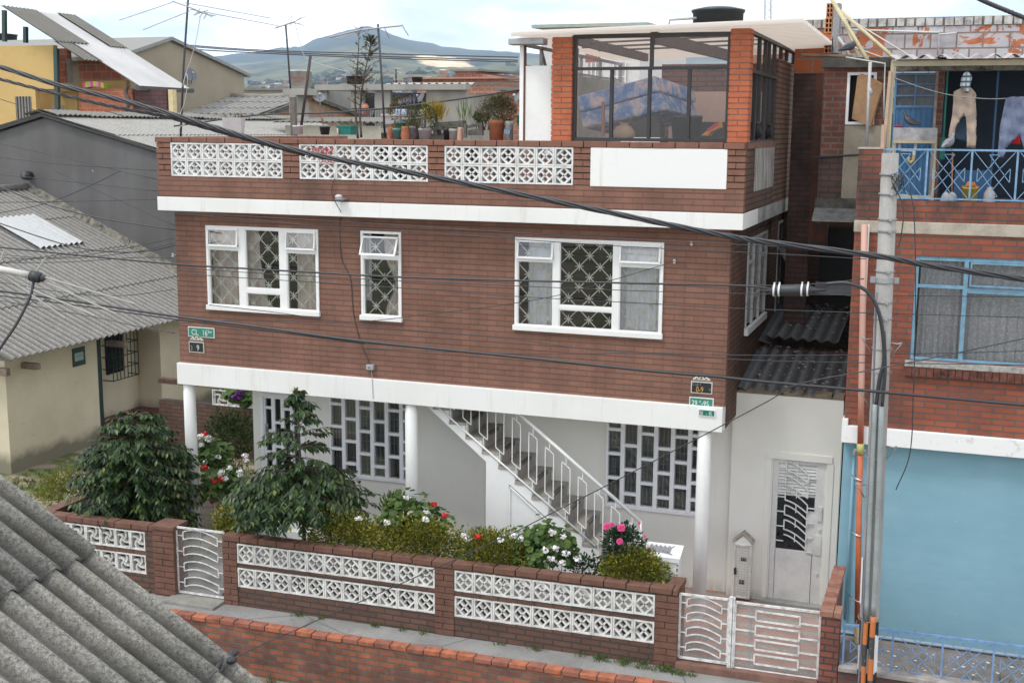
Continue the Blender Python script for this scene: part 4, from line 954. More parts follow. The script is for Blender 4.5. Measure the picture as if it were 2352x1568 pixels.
m.tube([LP(.0, .12), LP(.5, .22), LP(1.0, .1), LP(1.1, .03)], .007, 5); m.tube([LP(.9, .7), LP(1.1, 1.0)], .006, 5); m.build('scribble', flat('grey_marker', (.33, .33, .35), .7), lid)
m = MB(); m.tube([(-3.10, -1.0, -.1), (-3.10, -1.0, .78)], .02, 10); m.build('post', lw, lb)
m = MB(); m.box(b-.012, b+.0015, y0+.0185, y0+.03, .93, .95); m.box(b-.014, b+.0015, y0+.0185, y0+.03, .98, 1.02); m.box(b-.011, b+.0015, y0+.0185, y0+.03, 1.05, 1.07); m.box(b-.05, b+.0012, y0+.0182, y0+.03, .781, .80); m.box(a+.1, a+.2, y0+.0182, y0+.03, .781, .793); m.build('rust_spot', flat('rust', (.22, .09, .03), .9, var=.4, scale=30), lb)
# ---------------------------------------------------------------- blue and brick house on the right
def TR(a, b, Y): return py((3200+a/2.614)/1.7415, (b/2.614)/1.7415, Y)       # top right crop
def BR_(a, b, Y): return py((3400+a/3.379)/1.7415, (2300+b/3.379)/1.7415, Y)
bh = thing('brick_house', (0.8, 1.5, 0), 'red brick house with blue ground floor, blue window and open laundry balcony behind the pole', 'house')
BX0, BX1 = -1.13, 3.2
rbrick = bricks('red_house_brick', (.36, .095, .05), (.24, .07, .045), (.13, .10, .08), .25, .0715, .009, bump=.9, tint=.22, soot=.22, sscale=1.1, offs=(.1, .02))
rbrick2 = bricks('stained_red_brick', (.36, .10, .055), (.26, .075, .048), (.12, .095, .08), .25, .0715, .009, bump=.9, tint=.3, soot=.55, sscale=1.4, offs=(.1, .02))
t = NT('blue_plaster'); sx = t.n('ShaderNodeSeparateXYZ'); t.l(t.pos(), sx.inputs[0]); a_ = t.noise(1.0, 6, None, .65); b_ = t.noise(7, 5, t.scaled(t.pos(), .25, 1, 1), .7); d_ = t.noise(26, 3)
c_ = t.ramp(t.math('ADD', t.math('MULTIPLY', a_, .6), t.math('MULTIPLY', b_, .4)), [(.36, (.19, .355, .435)), (.64, (.235, .41, .49))]); c_ = t.mix(t.ramp(d_, [(.735, 0), (.75, .7)]), c_, (.6, .62, .62))
lo = t.math('ADD', t.math('SUBTRACT', .55, t.math('MULTIPLY', sx.outputs[2], 2.0)), t.math('MULTIPLY', a_, .6)); c_ = t.mix(t.ramp(lo, [(.6, 0), (1.05, .55)]), c_, (.24, .28, .29)); t.bump(b_, .1, .01); blue_wall = t.fin(c_, .8)
WN = [-.425, 1.9, 3.55, 4.765]
m = MB(); wall_holes(m, BX0, BX1, 2.70, 5.02, [WN], lambda a, b, c, d: m.box(a, b, 0, .16, c, d)); m.box(BX0, BX0+.14, .16, 9, 2.7, 5.02); m.build('brick_wall', rbrick, bh)
t = NT('chipped_white_band'); a_ = t.noise(7, 6, None, .7); c_ = t.mix(t.ramp(a_, [(.60, 0), (.66, .5)]), (.80, .80, .79), (.52, .50, .47)); t.bump(a_, .15, .01); chw = t.fin(c_, .75)
m = MB(); m.box(BX0-.02, BX1, -.06, .15, 2.49, 2.70); m.box(BX0-.02, BX0+.05, -.058, .15, 2.70, 2.78); m.build('white_band', chw, bh, bevel=.006)
m = MB(); m.box(BX0+.0, BX1, .12, .26, -.1, 2.49); m.build('blue_wall', blue_wall, bh)
m = MB(); m.box(BX0+.0, BX1, .06, .12, -.1, -.012); m.tube([(BX0+.05, .10, .03), (BX1, .10, .03)], .022, 8); m.build('base_trim', flat('blue_grey_trim', (.30, .38, .46), .7), bh)
m = MB(); m.tube([(-1.0, .09, 2.42), (-1.0, .09, .2)], .018, 8); m.build('wall_pipe', blue_wall, bh, smooth=True)
m = MB(); m.tube([(-.86, .08, 2.38), (-.99, .08, 2.38), (-1.0, .09, 2.30)], .022, 8); m.build('pipe_elbow', flat('pvc_grey', (.55, .56, .55), .5), bh, smooth=True)
# beige concrete strip, brick parapet and balcony slab
stripm = flat('beige_concrete', (.45, .40, .33), .92, var=.25, scale=5, bump=.6)
m = MB(); m.box(BX0-.01, BX1, -.02, .16, 5.02, 5.16); m.build('concrete_strip', stripm, bh, bevel=.01)
m = MB(); m.box(BX0, BX1, -.005, .15, 5.16, 5.40); m.build('parapet', rbrick2, bh)
m = MB(); m.box(BX0+.14, BX1, .15, 2.6, 5.16, 5.33); m.build('balcony_floor', grey_conc, bh)
m = MB(); m.box(BX0, -.86, -.01, .16, 5.40, 5.985); m.build('balcony_pier', rbrick2, bh); m = MB(); m.box(BX0-.01, -.85, -.015, .17, 5.985, 6.005); m.build('pier_cap', stripm, bh)
# window
wr = thing  # (the window is a part: frame mesh with sub-parts)
bf = flat('blue_window_paint', (.17, .32, .44), .5, var=.25, scale=9)
m = MB(); a, b, c, d = WN; y0, y1 = .01, .07
m.box(a, a+.04, y0, y1, c, d); m.box(a+.04, b, y0, y1, d-.045, d); m.box(a+.04, b, y0, y1, c, c+.03)
xm = .135; m.box(xm-.025, xm+.025, y0-.004, y1, c, d-.045); m.box(1.25, 1.3, y0-.004, y1, c, d-.045); m.box(a+.04, xm-.025, y0-.002, y1, 4.40, 4.44); m.box(xm+.025, b, y0-.002, y1, 4.36, 4.42)
wi = m.build('window', bf, bh, bevel=.003); wi['label'] = 'wide blue framed window with white lace curtains'
m = MB(); m.box(xm+.04, xm+.06, -.02, .0, 4.44, 4.72); m.box(xm+.06, 1.22, -.02, .0, 4.70, 4.72); m.box(xm+.06, 1.22, -.02, .0, 4.44, 4.46); m.build('vent_sash', bf, wi)
p = MB(); p.quad((a, .04, c), (b, .04, c), (b, .04, d), (a, .04, d)); p.build('pane', glass('lace_window_pane', (.93, .94, .95), .07), wi, recalc=False)
t = NT('lace'); vo = t.n('ShaderNodeTexVoronoi'); vo.inputs['Scale'].default_value = 36; t.l(t.pos(), vo.inputs['Vector']); c_ = t.ramp(vo.outputs['Distance'], [(.2, (.50, .50, .51)), (.6, (.36, .36, .38))]); lace = t.fin(c_, .9)
m = MB(); curtain(m, a+.06, xm, c, d, .12, 7, .025); m.build('curtain', lace, wi, smooth=True, recalc=False)
m = MB(); curtain(m, xm+.01, b, c, d, .125, 14, .02); m.build('curtain', lace, wi, smooth=True, recalc=False)
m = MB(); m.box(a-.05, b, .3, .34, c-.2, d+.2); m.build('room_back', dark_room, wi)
m = MB(); x = a-.04
while x < BX1: m.box(x, x+.072, -.055, .1, 3.36, 3.475+rnd(-.004, .004)); x += .080
m.mat(1).box(a-.03, BX1, -.045, .1, 3.37, 3.47); m.build('sill_course', [flat('sooty_sill_brick', (.17, .06, .042), .9, var=.6, scale=9, bump=.4), mortar_dark], bh)
m = MB(); m.box(a-.05, BX1, -.06, .12, 3.476, 3.54); m.build('sill', flat('peeling_sill', (.42, .40, .37), .95, var=.4, scale=16, bump=.6), bh)
# balcony railing
def cross_rail(parent, x0, x1, Y, z0, z1, n, mat, name='railing_panel', spikes=False, sh=False, flaggy=True):
    w_ = (x1-x0)/n
    m = MB(); m.bar((x0, Y, z1), (x1, Y, z1), .028, .022); m.bar((x0, Y, z0), (x1, Y, z0), .018, .016)
    for i in range(n+1): m.box(x0+w_*i-.011, x0+w_*i+.011, Y-.011, Y+.011, z0, z1)
    (shear(m) if sh else m).build('rail_frame', mat, parent)
    for i in range(n):
        m = MB(); a, b = x0+w_*i+.011, x0+w_*(i+1)-.011; c, d = z0, z1; h = d-c; r = .008; xm_ = (a+b)/2; zm = (c+d)/2
        def B_(p, q): m.bar((p[0], Y, p[1]), (q[0], Y, q[1]), r, r*1.2, up=(0, 1, 0))
        B_((a, d), (b, c)); B_((a, c), (b, d))
        e, f = w_*.115, h*.40; s = w_*.36
        B_((xm_-e, d-.05), (xm_+e, d-.05)); B_((xm_-e, d-.05), (xm_+s, zm-h*.14)); B_((xm_+e, d-.05), (xm_-s, zm-h*.14))
        B_((xm_-e, c+.04), (xm_+e, c+.04)); B_((xm_-e, c+.04), (xm_+s, zm+h*.14)); B_((xm_+e, c+.04), (xm_-s, zm+h*.14))
        B_((xm_+s, zm-h*.14), (xm_+s, zm+h*.14)); B_((xm_-s, zm-h*.14), (xm_-s, zm+h*.14))
        (shear(m, (a+b)/2) if sh else m).build(name, mat, parent)
    if spikes:
        m = MB(); x = x0+.12
        while x < x1: m.tube([(x, Y, z1), (x, Y, z1+.07)], [.008, .002], 5); x += .31
        (shear(m) if sh else m).build('spike_row', mat, parent)
blue_rail = flat('blue_rail_paint', (.19, .34, .52), .5, var=.3, scale=14)
cross_rail(bh, -.85, 1.55, .02, 5.43, 5.985, 5, blue_rail)
# balcony back wall at y=1.5: door, brick pier, dark opening, lintel
BY = 1.5; L0 = TR(255, 700, BY)
dk0 = 0
bbrick = bricks('balcony_brick', (.28, .085, .055), (.19, .065, .048), (.20, .165, .14), .2, .0745, .012, bump=.8, tint=.3, soot=.35, sscale=1.6)
w0, w1 = TR(500, 760, BY), TR(775, 1305, BY)
m = MB(); wall_holes(m, L0.x, TR(960, 700, BY).x, 5.0, 6.98, [[w0.x, w1.x, w1.z, w0.z]], lambda a, b, c, d: m.box(a, b, BY, BY+.12, c, d)); m.build('back_wall', bbrick, bh)
m = MB(); m.box(L0.x-.03, -1.14, BY-.06, BY+.2, 5.19, 5.335); m.build('slab_edge', flat('sooty_slab', (.12, .115, .10), .95, var=.5, scale=6, bump=.5), bh)
m = MB(); m.box(L0.x-.01, -1.14, BY-.014, BY-.002, 5.336, 5.86); m.build('sooty_wall', dkbrick, bh)
m = MB(); m.tube([(L0.x-.08, BY-.03, 5.85), (-1.14, BY-.03, 5.90)], .012, 6); m.build('dark_pipe', black_metal, bh)
m = MB(); m.hexa([(L0.x-.03, BY-.34, 5.05), (-1.14, BY-.34, 5.05), (-1.14, BY-.06, 5.19), (L0.x-.03, BY-.06, 5.19), (L0.x-.03, BY-.34, 5.065), (-1.14, BY-.34, 5.065), (-1.14, BY-.06, 5.205), (L0.x-.03, BY-.06, 5.205)]); m.build('metal_ledge', flat('dull_ledge', (.24, .25, .245), .6, .2, var=.4, scale=9), bh)
m = MB(); m.box(TR(470, 1310, BY).x, TR(870, 1310, BY).x, BY-.018, BY, 5.32, TR(470, 1315, BY).z); m.build('cement_patch', flat('bare_cement', (.33, .29, .23), .95, var=.2, scale=4), bh)
m = MB(); q = .035
m.box(w0.x, w0.x+q, BY-.03, BY+.03, w1.z, w0.z); m.box(w0.x+q, w1.x, BY-.03, BY+.03, w0.z-q, w0.z); m.box(w0.x+q, w1.x, BY-.03, BY+.03, w1.z, w1.z+q); m.box(w1.x-q, w1.x, BY-.03, BY+.03, w1.z+q, w0.z-q); bw = m.build('window', white_metal, bh); bw['label'] = 'small white framed opening half covered by a warped board'
m = MB(); m.box(w0.x, w1.x, BY+.13, BY+.15, w1.z, w0.z); m.build('dark_room_behind', dark_room, bw)
m = MB(); m.box(L0.x-.02, TR(945, 700, BY-.1).x, BY-.12, BY+.12, 6.98, 7.10); m.build('lintel', flat('blackened_lintel', (.10, .095, .085), .95, var=.5, scale=6, bump=.5), bh)
m = MB(); m.box(TR(1005, 700, BY-.1).x, 3.2, BY-.12, BY+.12, 6.93, 7.07); m.build('lintel', flat('flaking_lintel', (.36, .35, .33), .95, var=.6, scale=9, bump=.6), bh)
d0, d1 = TR(1000, 765, BY), TR(1420, 1120, BY); dblue = flat('blue_door_paint', (.055, .17, .34), .5, var=.2, scale=7)
dblue2 = flat('blue_door_frame', (.10, .24, .44), .5, var=.2, scale=7)
m = MB(); m.box(d0.x, d0.x+.025, BY-.02, BY+.04, 5.33, d0.z); m.box(d1.x-.025, d1.x, BY-.02, BY+.04, 5.33, d0.z); m.box(d0.x+.025, d1.x-.025, BY-.02, BY+.04, d0.z-.03, d0.z); m.box(d0.x+.025, d1.x-.025, BY-.02, BY+.04, d1.z-.01, d1.z+.02)
xm_ = (d0.x+d1.x)/2; m.box(xm_-.01, xm_+.01, BY-.02, BY+.04, d1.z+.02, d0.z-.03)
for k in (1, 2): z = d1.z+(d0.z-d1.z)*k/3; m.box(d0.x+.025, d1.x-.025, BY-.018, BY+.04, z-.009, z+.009)
bd = m.build('balcony_door', dblue2, bh)
m = MB(); n = 7; w_ = (d1.x-d0.x-.05)/n
for i in range(n): x = d0.x+.025+w_*i; m.box(x+.003, x+w_*.62, BY-.008, BY+.01, 5.33, d1.z-.01); m.box(x+w_*.62, x+w_+.003, BY+.002, BY+.012, 5.33, d1.z-.01)
m.build('ribbed_panel', dblue, bd)
m = MB(); m.box(d0.x+.02, d1.x-.02, BY+.015, BY+.02, d1.z, d0.z-.02); m.build('pane', flat('dim_ribbed_pane', (.07, .085, .10), .3, var=.4, scale=20), bd)
p0, p1 = TR(1425, 760, BY).x, TR(1520, 760, BY).x
m = MB(); m.box(p0, p0+(p1-p0)*.3, BY-.03, BY+.06, 5.33, 6.95); m.mat(1).box(p0+(p1-p0)*.3, p1, BY-.025, BY+.06, 5.33, 6.95); m.build('brick_pier', [flat('pink_cement', (.42, .34, .29), .95, var=.3, scale=8), bbrick], bh)
# open room behind the balcony: floor, side and back faces in shade
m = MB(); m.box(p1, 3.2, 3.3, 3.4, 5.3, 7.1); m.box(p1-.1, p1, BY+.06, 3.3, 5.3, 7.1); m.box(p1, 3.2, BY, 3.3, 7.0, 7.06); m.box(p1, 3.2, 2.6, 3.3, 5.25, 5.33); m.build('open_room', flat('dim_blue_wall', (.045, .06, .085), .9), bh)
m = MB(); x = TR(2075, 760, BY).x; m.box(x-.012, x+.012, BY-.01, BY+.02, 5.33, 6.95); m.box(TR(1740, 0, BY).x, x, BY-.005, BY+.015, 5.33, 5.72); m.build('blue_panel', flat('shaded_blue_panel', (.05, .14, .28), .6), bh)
m = MB(); x = TR(1545, 760, BY).x; m.tube([(x, BY-.03, 6.95), (x, BY-.03, 6.1)], .012, 6); m.box(x-.03, x+.03, BY-.06, BY-.01, 5.85, 6.12); m.build('conduit', [flat('green_conduit', (.02, .22, .17), .5)], bh)
# upper block wall behind
UY = 3.4
t = NT('painted_blocks'); sx = t.n('ShaderNodeSeparateXYZ'); t.l(t.pos(), sx.inputs[0]); cx = t.n('ShaderNodeCombineXYZ'); t.l(sx.outputs[0], cx.inputs[0]); t.l(t.math('ADD', sx.outputs[2], .06), cx.inputs[1])
br = t.n('ShaderNodeTexBrick'); br.offset = .5; t.l(cx.outputs[0], br.inputs['Vector'])
for k, x in (('Color1', (.54, .53, .54, 1)), ('Color2', (.47, .40, .40, 1)), ('Mortar', (.24, .19, .16, 1)), ('Scale', 1.0), ('Mortar Size', .012), ('Mortar Smooth', .2), ('Bias', -.1), ('Brick Width', .34), ('Row Height', .205)): br.inputs[k].default_value = x
g_ = t.noise(1.3, 6, None, .72, .8); g2_ = t.noise(6, 6, None, .7); f_ = t.math('ADD', g_, t.math('MULTIPLY', t.math('SUBTRACT', sx.outputs[0], -.2), .06))
c_ = t.mix(t.ramp(f_, [(.47, 0), (.49, 1)]), br.outputs['Color'], t.ramp(g2_, [(.35, (.42, .13, .06)), (.65, (.52, .17, .075))])); c_ = t.mix(br.outputs['Fac'], c_, (.25, .2, .17)); c_ = t.mix(1.0, c_, t.ramp(g2_, [(.3, .82), (.7, 1.05)]), 'MULTIPLY')
t.bump(t.math('SUBTRACT', g2_, br.outputs['Fac']), .5, .012); pblocks = t.fin(c_, .9)
u0 = TR(400, 170, UY).x
m = MB(); m.box(u0, 3.4, UY, UY+.14, 6.9, 7.62); m.build('upper_wall', pblocks, bh)
oblk = bricks('orange_blocks', (.50, .15, .06), (.42, .12, .055), (.30, .24, .2), .33, .2, .012, bump=.7, tint=.2, soot=.15)
m = MB(); m.box(-2.35, u0-.002, UY+.01, UY+.15, 7.0, 7.62); m.build('upper_wall', oblk, bh); m = MB(); xg = py(1868, 300, UY).x; m.box(-2.35, xg, UY+.02, UY+.15, 3.0, 6.998); m.build('dark_gap_fill', dkbrick, bh); m = MB(); m.box(xg, u0-.002, UY+.02, UY+.15, 4.5, 6.998); m.build('upper_wall', bricks('sooty_blocks', (.24, .085, .05), (.17, .065, .04), (.13, .11, .09), .33, .2, .014, bump=.7, tint=.3, soot=.6, sootc=(.03, .028, .028), sscale=.9), bh)  # left strip is a dark wall added to paint the black alley gap
m = MB(); x = -2.35
while x < 3.3: m.box(x, x+.10+rnd(-.01, .01), UY-.02+rnd(-.008, .008), UY+.16, 7.63, 7.735+rnd(-.008, .008)); x += .126
m.mat(1).box(-2.35, 3.4, UY, UY+.14, 7.62, 7.745); m.build('wall_coping', [flat('pale_coping', (.54, .515, .49), .9, var=.5, scale=8, bump=.5), flat('mossy_mortar', (.2, .18, .14), .95)], bh)
cream_paint = flat('cream_steel', (.50, .43, .29), .55, var=.12)
k0, k1 = TR(995, 640, .25), TR(2342, 600, .25)
m = MB(); m.box(k0.x-.0, 3.2, .22, .3, k0.z-.06, k0.z); m.box(k0.x-.045, k0.x, .22, .3, 5.33, k0.z); m.build('awning_frame', cream_paint, bh)
m = MB(); corr(m, (k0.x-.06, .05, k0.z+.03), (3.3, 0, .0), (0, 1.6, .10), 0, .19, .024, 1, 0, 8); m.build('awning_sheet', flat('clear_grey_sheet', (.42, .38, .37), .5), bh, recalc=False)
m = MB(); a_, b_ = TR(735, 650, .6), TR(695, 1535, .6); m.tube([(a_.x, .6, a_.z), (b_.x, .6, b_.z)], .02, 8); m.tube([(a_.x-.004, .6, 6.70), (b_.x+.03, .6, 6.62)], .026, 8); m.build('drain_pipe', flat('pale_grey_pvc', (.5, .49, .5), .5), bh, smooth=True)
m = MB(); pp = [TR(480, 600, .7), TR(890, 665, .62), TR(880, 1000, .62), TR(878, 1240, .62)]; m.tube(pp, .010, 6); m.build('water_pipe', flat('pale_pvc', (.55, .54, .5), .5), bh, smooth=True)
m = MB(); m.tube([TR(550, 315, UY-.05), TR(1455, 340, UY-.05), TR(1440, 580, UY-.05)], .014, 6); m.tube([TR(1455, 362, UY-.06), TR(1640, 345, UY-.06)], .013, 6); m.build('water_pipe', flat('white_pvc', (.62, .62, .6), .5), bh, smooth=True)
# loose things on the roof and balcony
def stick(name, pts, r, mat, label, cat='pole', n=8, group=None):
    m = MB(); m.tube(pts, r, n); o = m.build(name, mat, smooth=True); tag(o, label, cat, group); return o
bamboo = flat('pale_yellow_pole', (.50, .43, .25), .6, var=.2, scale=5)
G_ = 'pale poles leaning over the roofs'
stick('pole', [TR(300, -60, 1.8), TR(705, 628, 1.0)], .024, bamboo, 'steepest full-length pale yellow pole leaning on the blackened lintel', 'pole', group=G_)
stick('pole', [TR(430, 120, 2.2), TR(985, 610, 1.1)], .024, bamboo, 'pale yellow pole leaning to the corner of the awning', 'pole', group=G_)
stick('pole', [TR(450, 190, 3.0), TR(625, 622, 2.2)], .022, flat('stained_pole', (.36, .30, .19), .7, var=.3), 'short stained pole behind the steepest yellow pole', 'pole', group=G_)
stick('pole', [TR(600, 250, 3.0), TR(1170, 600, 1.4)], .010, flat('thin_cream_rod', (.5, .47, .4), .6), 'thin cream rod sloping across the painted block wall', 'pole', group=G_)
stick('pole', [TR(460, 460, 2.0), TR(920, 625, 1.4)], .010, flat('thin_grey_rod', (.5, .49, .45), .6), 'thin pale rod lying low across the feet of the leaning poles', 'pole', group=G_)
stick('pole', [TR(405, 395, 2.2), TR(545, 615, 1.9)], .02, flat('grey_rod', (.4, .41, .41), .6), 'short grey pole stub beside the ribbed roof sheet', 'pole', group=G_)
m = MB(); a_, b_ = TR(945, 745, .2), TR(875, 1545, .2); m.bar(a_, b_, .035, .03); o = m.build('plank', flat('pink_wood', (.50, .36, .27), .8, var=.15)); tag(o, 'long pinkish wooden batten strapped to the cream awning post', 'plank', 'battens by the awning post')
m = MB(); a_, b_ = TR(872, 1305, .12), TR(850, 1700, .12); m.bar(a_, b_, .04, .03); o = m.build('plank', flat('pink_wood_b', (.47, .33, .25), .8, var=.15)); tag(o, 'short pinkish wooden batten by the balcony rail end', 'plank', 'battens by the awning post')
m = MB(); m.bar(TR(30, 575, 1.5), TR(545, 590, 1.5), .16, .03); o = m.build('plank', bare_wood); tag(o, 'weathered grey plank bridging the alley under a pigeon', 'plank')
bd_ = [(540, 1240), (580, 960), (600, 800), (640, 775), (740, 815), (862, 880), (850, 930), (800, 1090), (745, 1290), (735, 1320), (650, 1290)]
m = MB(); m.prism([TR(x, y, BY-.07) for x, y in bd_], (.02, .015, 0)); o = m.build('warped_board', flat('tan_hardboard', (.40, .24, .13), .85, var=.25, scale=3)); tag(o, 'warped tan hardboard sheet propped in the small white window', 'board')
# hollow clay blocks stacked on the wall
clay = flat('clay_block', (.50, .22, .10), .85, var=.2, scale=8, bump=.3)
def clay_block(u0, v0, u1, v1, Y, label):
    a, b = TR(u0, v0, Y), TR(u1, v1, Y); m = MB(); x0, x1, z0, z1 = a.x, b.x, b.z, a.z; t_ = .014; dd_ = .26
    xs_ = [x0, (x0+x1)/2-t_/2, x1-t_]; zs_ = [z0+(z1-z0-t_)*k/3 for k in range(4)]
    for x in xs_: m.box(x, x+t_, Y, Y+dd_, z0, z1)
    for z in zs_:
        m.box(x0+t_, xs_[1], Y+.001, Y+dd_, z, z+t_); m.box(xs_[1]+t_, x1-t_, Y+.001, Y+dd_, z, z+t_)
    m.mat(1).box(x0+t_, x1-t_, Y+.14, Y+.15, z0+t_, z1-t_); o = m.build('clay_block', [clay, dark_room]); tag(o, label, 'clay block', 'hollow clay blocks stacked at the wall end')
clay_block(278, 36, 345, 186, 2.9, 'topmost hollow clay block of the stack by the leaning poles')
clay_block(262, 190, 336, 345, 2.9, 'middle hollow clay block of the stack by the leaning poles')
clay_block(255, 400, 340, 560, 2.9, 'lowest hollow clay block, partly behind the ribbed roof sheet')
m = MB(); a_ = TR(350, 40, 2.95); b_ = TR(400, 560, 2.95); m.box(a_.x, b_.x, 2.9, 3.15, b_.z, a_.z); o = m.build('mesh_roll', flat('grey_mesh', (.32, .31, .31), .8, var=.4, scale=40)); tag(o, 'tall grey mesh panel standing against the clay blocks', 'mesh')
# wash trough with plumbing
s0, s1 = TR(978, 1335, .75), TR(1430, 1470, .75)
sk = thing('wash_trough', ((s0.x+s1.x)/2, .9, 5.33), 'grey concrete wash trough on a cream steel stand at the balcony rail', 'sink')
m = MB(); m.box(s0.x, s1.x, .75, .79, s1.z, s0.z); m.box(s0.x, s1.x, 1.12, 1.16, s1.z, s0.z); m.box(s0.x, s0.x+.03, .79, 1.12, s1.z, s0.z); m.box(s1.x-.03, s1.x, .79, 1.12, s1.z, s0.z); m.box(s0.x+.03, s1.x-.03, .79, 1.12, s1.z, s1.z+.03); m.build('basin', flat('streaky_concrete', (.45, .44, .45), .9, var=.4, scale=8), sk)
m = MB()
for x in (s0.x+.012, s1.x-.012): 
    for y in (.77, 1.14): m.box(x-.012, x+.012, y-.012, y+.012, 5.33, s1.z)
m.box(s0.x, s1.x, .745, .765, s1.z-.035, s1.z-.002); m.box(s0.x, s1.x, .76, .775, 5.40, 5.43); m.build('stand', cream_paint, sk)
m = MB(); u = TR(1045, 1480, .85); m.tube([(u.x, .85, s1.z), (u.x, .85, s1.z-.10), (u.x+.02, .85, s1.z-.12), (u.x+.16, .85, s1.z-.12), (u.x+.18, .85, s1.z-.10), (u.x+.18, .85, s1.z)], .018, 8); m.tube([(u.x+.17, .85, s1.z-.12), (u.x+.17, .85, s1.z-.2)], .02, 8); m.build('white_waste_pipe', flat('white_pvc_pipe', (.75, .75, .73), .4), sk, smooth=True)
m = MB(); m.tube([(u.x+.17, .85, s1.z-.19), (u.x+.165, .85, s1.z-.24), (u.x+.14, .85, s1.z-.27), (u.x+.11, .85, s1.z-.24), (u.x+.12, .85, s1.z-.2)], .02, 8); m.build('yellow_trap', flat('yellowed_pvc', (.55, .42, .16), .5), sk, smooth=True)
m = MB(); k = TR(1030, 1320, .9); m.tube([(k.x-.05, .9, k.z), (k.x+.05, .9, k.z)], .012, 6); m.tube([(k.x, .9, k.z), (k.x, .9, k.z+.03)], .008, 6); m.tube([(k.x-.025, .9, k.z+.03), (k.x+.025, .9, k.z+.03)], .005, 6); m.build('red_tap', flat('red_tap_paint', (.35, .02, .02), .4), sk)
# bucket with cloth, broom, bag, jug behind the railing
c = py(2227, 452, .45); m = MB(); m.lathe((c.x, .45, 5.335), [(.075, 0), (.09, .2), (.094, .2), (.094, .215), (.088, .215), (.075, .02)], 18); o = m.build('bucket', flat('yellow_bucket', (.50, .36, .04), .5, var=.2), smooth=True); tag(o, 'yellow bucket filled with rags behind the blue balcony railing', 'bucket')
m = MB(); m.sphere((c.x, .45, 5.56), .07, 12, 8, (1, 1, .7)); m.sphere((c.x+.07, .43, 5.55), .035, 8, 6); m.sphere((c.x-.07, .43, 5.55), .03, 8, 6)
for p in m.v: p.z += .012*math.sin(p.x*90)+.01*math.cos(p.y*80)
o = m.build('rag', flat('orange_rag', (.42, .17, .05), .9, var=.4, scale=20), smooth=True); tag(o, 'orange and white rags heaped on the yellow bucket', 'cloth')
c = py(2180, 450, .6); m = MB(); m.sphere((c.x, .6, 5.40), .1, 12, 8, (1, .7, .8))
for p in m.v: p.z += .02*math.sin(p.x*60+p.y*40)
o = m.build('plastic_bag', flat('pale_bag', (.42, .41, .42), .5, var=.3, scale=12), smooth=True); tag(o, 'crumpled pale grey bag left of the yellow bucket', 'bag')
c = py(2272, 450, .6); m = MB(); m.lathe((c.x, .6, 5.335), [(.06, 0), (.065, .05), (.06, .15), (.035, .19), (.03, .22)], 14); o = m.build('jug', flat('pinkish_jug', (.42, .38, .38), .5, var=.2), smooth=True); tag(o, 'pinkish plastic jug right of the yellow bucket', 'jug')
stick('broom', [py(2188, 350, .8), py(2186, 455, .7)], .009, flat('orange_handle', (.45, .19, .07), .6), 'thin orange broom handle leaning behind the blue railing', 'broom')
# washing line and clothes
def cloth_piece(name, outline, Y, mat, label, cat, group='clothes on the balcony line', fold=.012, thick=.012, holes=()):
    """cloth hung from the line: outline in crop pixels, filled, given folds and a little thickness"""
    P = [TR(x, y, Y) for x, y in outline]; n = len(P)
    bm = bmesh.new(); vs = [bm.verts.new(p) for p in P]; f = bm.faces.new(vs); bmesh.ops.triangulate(bm, faces=bm.faces[:])
    for _ in range(4): bmesh.ops.subdivide_edges(bm, edges=[e for e in bm.edges if e.calc_length() > .035], cuts=1, use_grid_fill=False); bmesh.ops.triangulate(bm, faces=bm.faces[:])
    for v in bm.verts: v.co.y += fold*math.sin(v.co.x*55+v.co.z*9)+fold*.7*math.sin(v.co.x*21-v.co.z*17)+fold*.5*math.sin(v.co.z*40+v.co.x*13)
    me = bpy.data.meshes.new(name); bm.to_mesh(me); bm.free(); me.materials.append(mat)
    for p in me.polygons: p.use_smooth = True
    o = bpy.data.objects.new(name, me); COL.objects.link(o); cx_ = sum((p for p in P), V((0, 0, 0)))/n
    for v in me.vertices: v.co -= cx_
    o.location = cx_; md = o.modifiers.new('thickness', 'SOLIDIFY'); md.thickness = thick; tag(o, label, cat, group); return o
khaki = flat('khaki_cloth', (.40, .31, .25), .9, var=.15, scale=9); denim = flat('faded_denim', (.17, .20, .30), .9, var=.3, scale=10)
cloth_piece('trousers', [(1610, 965), (1690, 915), (1770, 905), (1838, 970), (1842, 1200), (1833, 1550), (1742, 1540), (1745, 1370), (1735, 1220), (1690, 1140), (1640, 1150), (1618, 1350), (1605, 1490), (1555, 1440), (1590, 1200)], .35, khaki, 'beige trousers hanging upside down from the washing line', 'trousers')
cloth_piece('trousers', [(2150, 1030), (2225, 1010), (2342, 1025), (2420, 1040), (2440, 1560), (2350, 1570), (2300, 1400), (2238, 1205), (2160, 1420), (2130, 1650), (2062, 1640), (2085, 1420), (2115, 1200)], .32, denim, 'faded blue jeans hanging at the edge of the balcony', 'trousers')
cloth_piece('jeans_leg', [(1625, 1160), (1690, 1130), (1745, 1230), (1735, 1480), (1625, 1450), (1618, 1300)], .5, flat('dark_denim', (.05, .085, .14), .9, var=.3), 'dark blue jeans hanging behind the beige trousers', 'trousers')
t = NT('plaid'); sx = t.n('ShaderNodeSeparateXYZ'); t.l(t.pos(), sx.inputs[0]); f1 = t.math('GREATER_THAN', t.math('FRACT', t.math('MULTIPLY', sx.outputs[2], 17)), .62); f2 = t.math('GREATER_THAN', t.math('FRACT', t.math('MULTIPLY', sx.outputs[0], 22)), .6)
plaid = t.fin(t.mix(f1, t.mix(f2, (.62, .62, .62), (.25, .35, .36)), (.09, .12, .2)), .9)
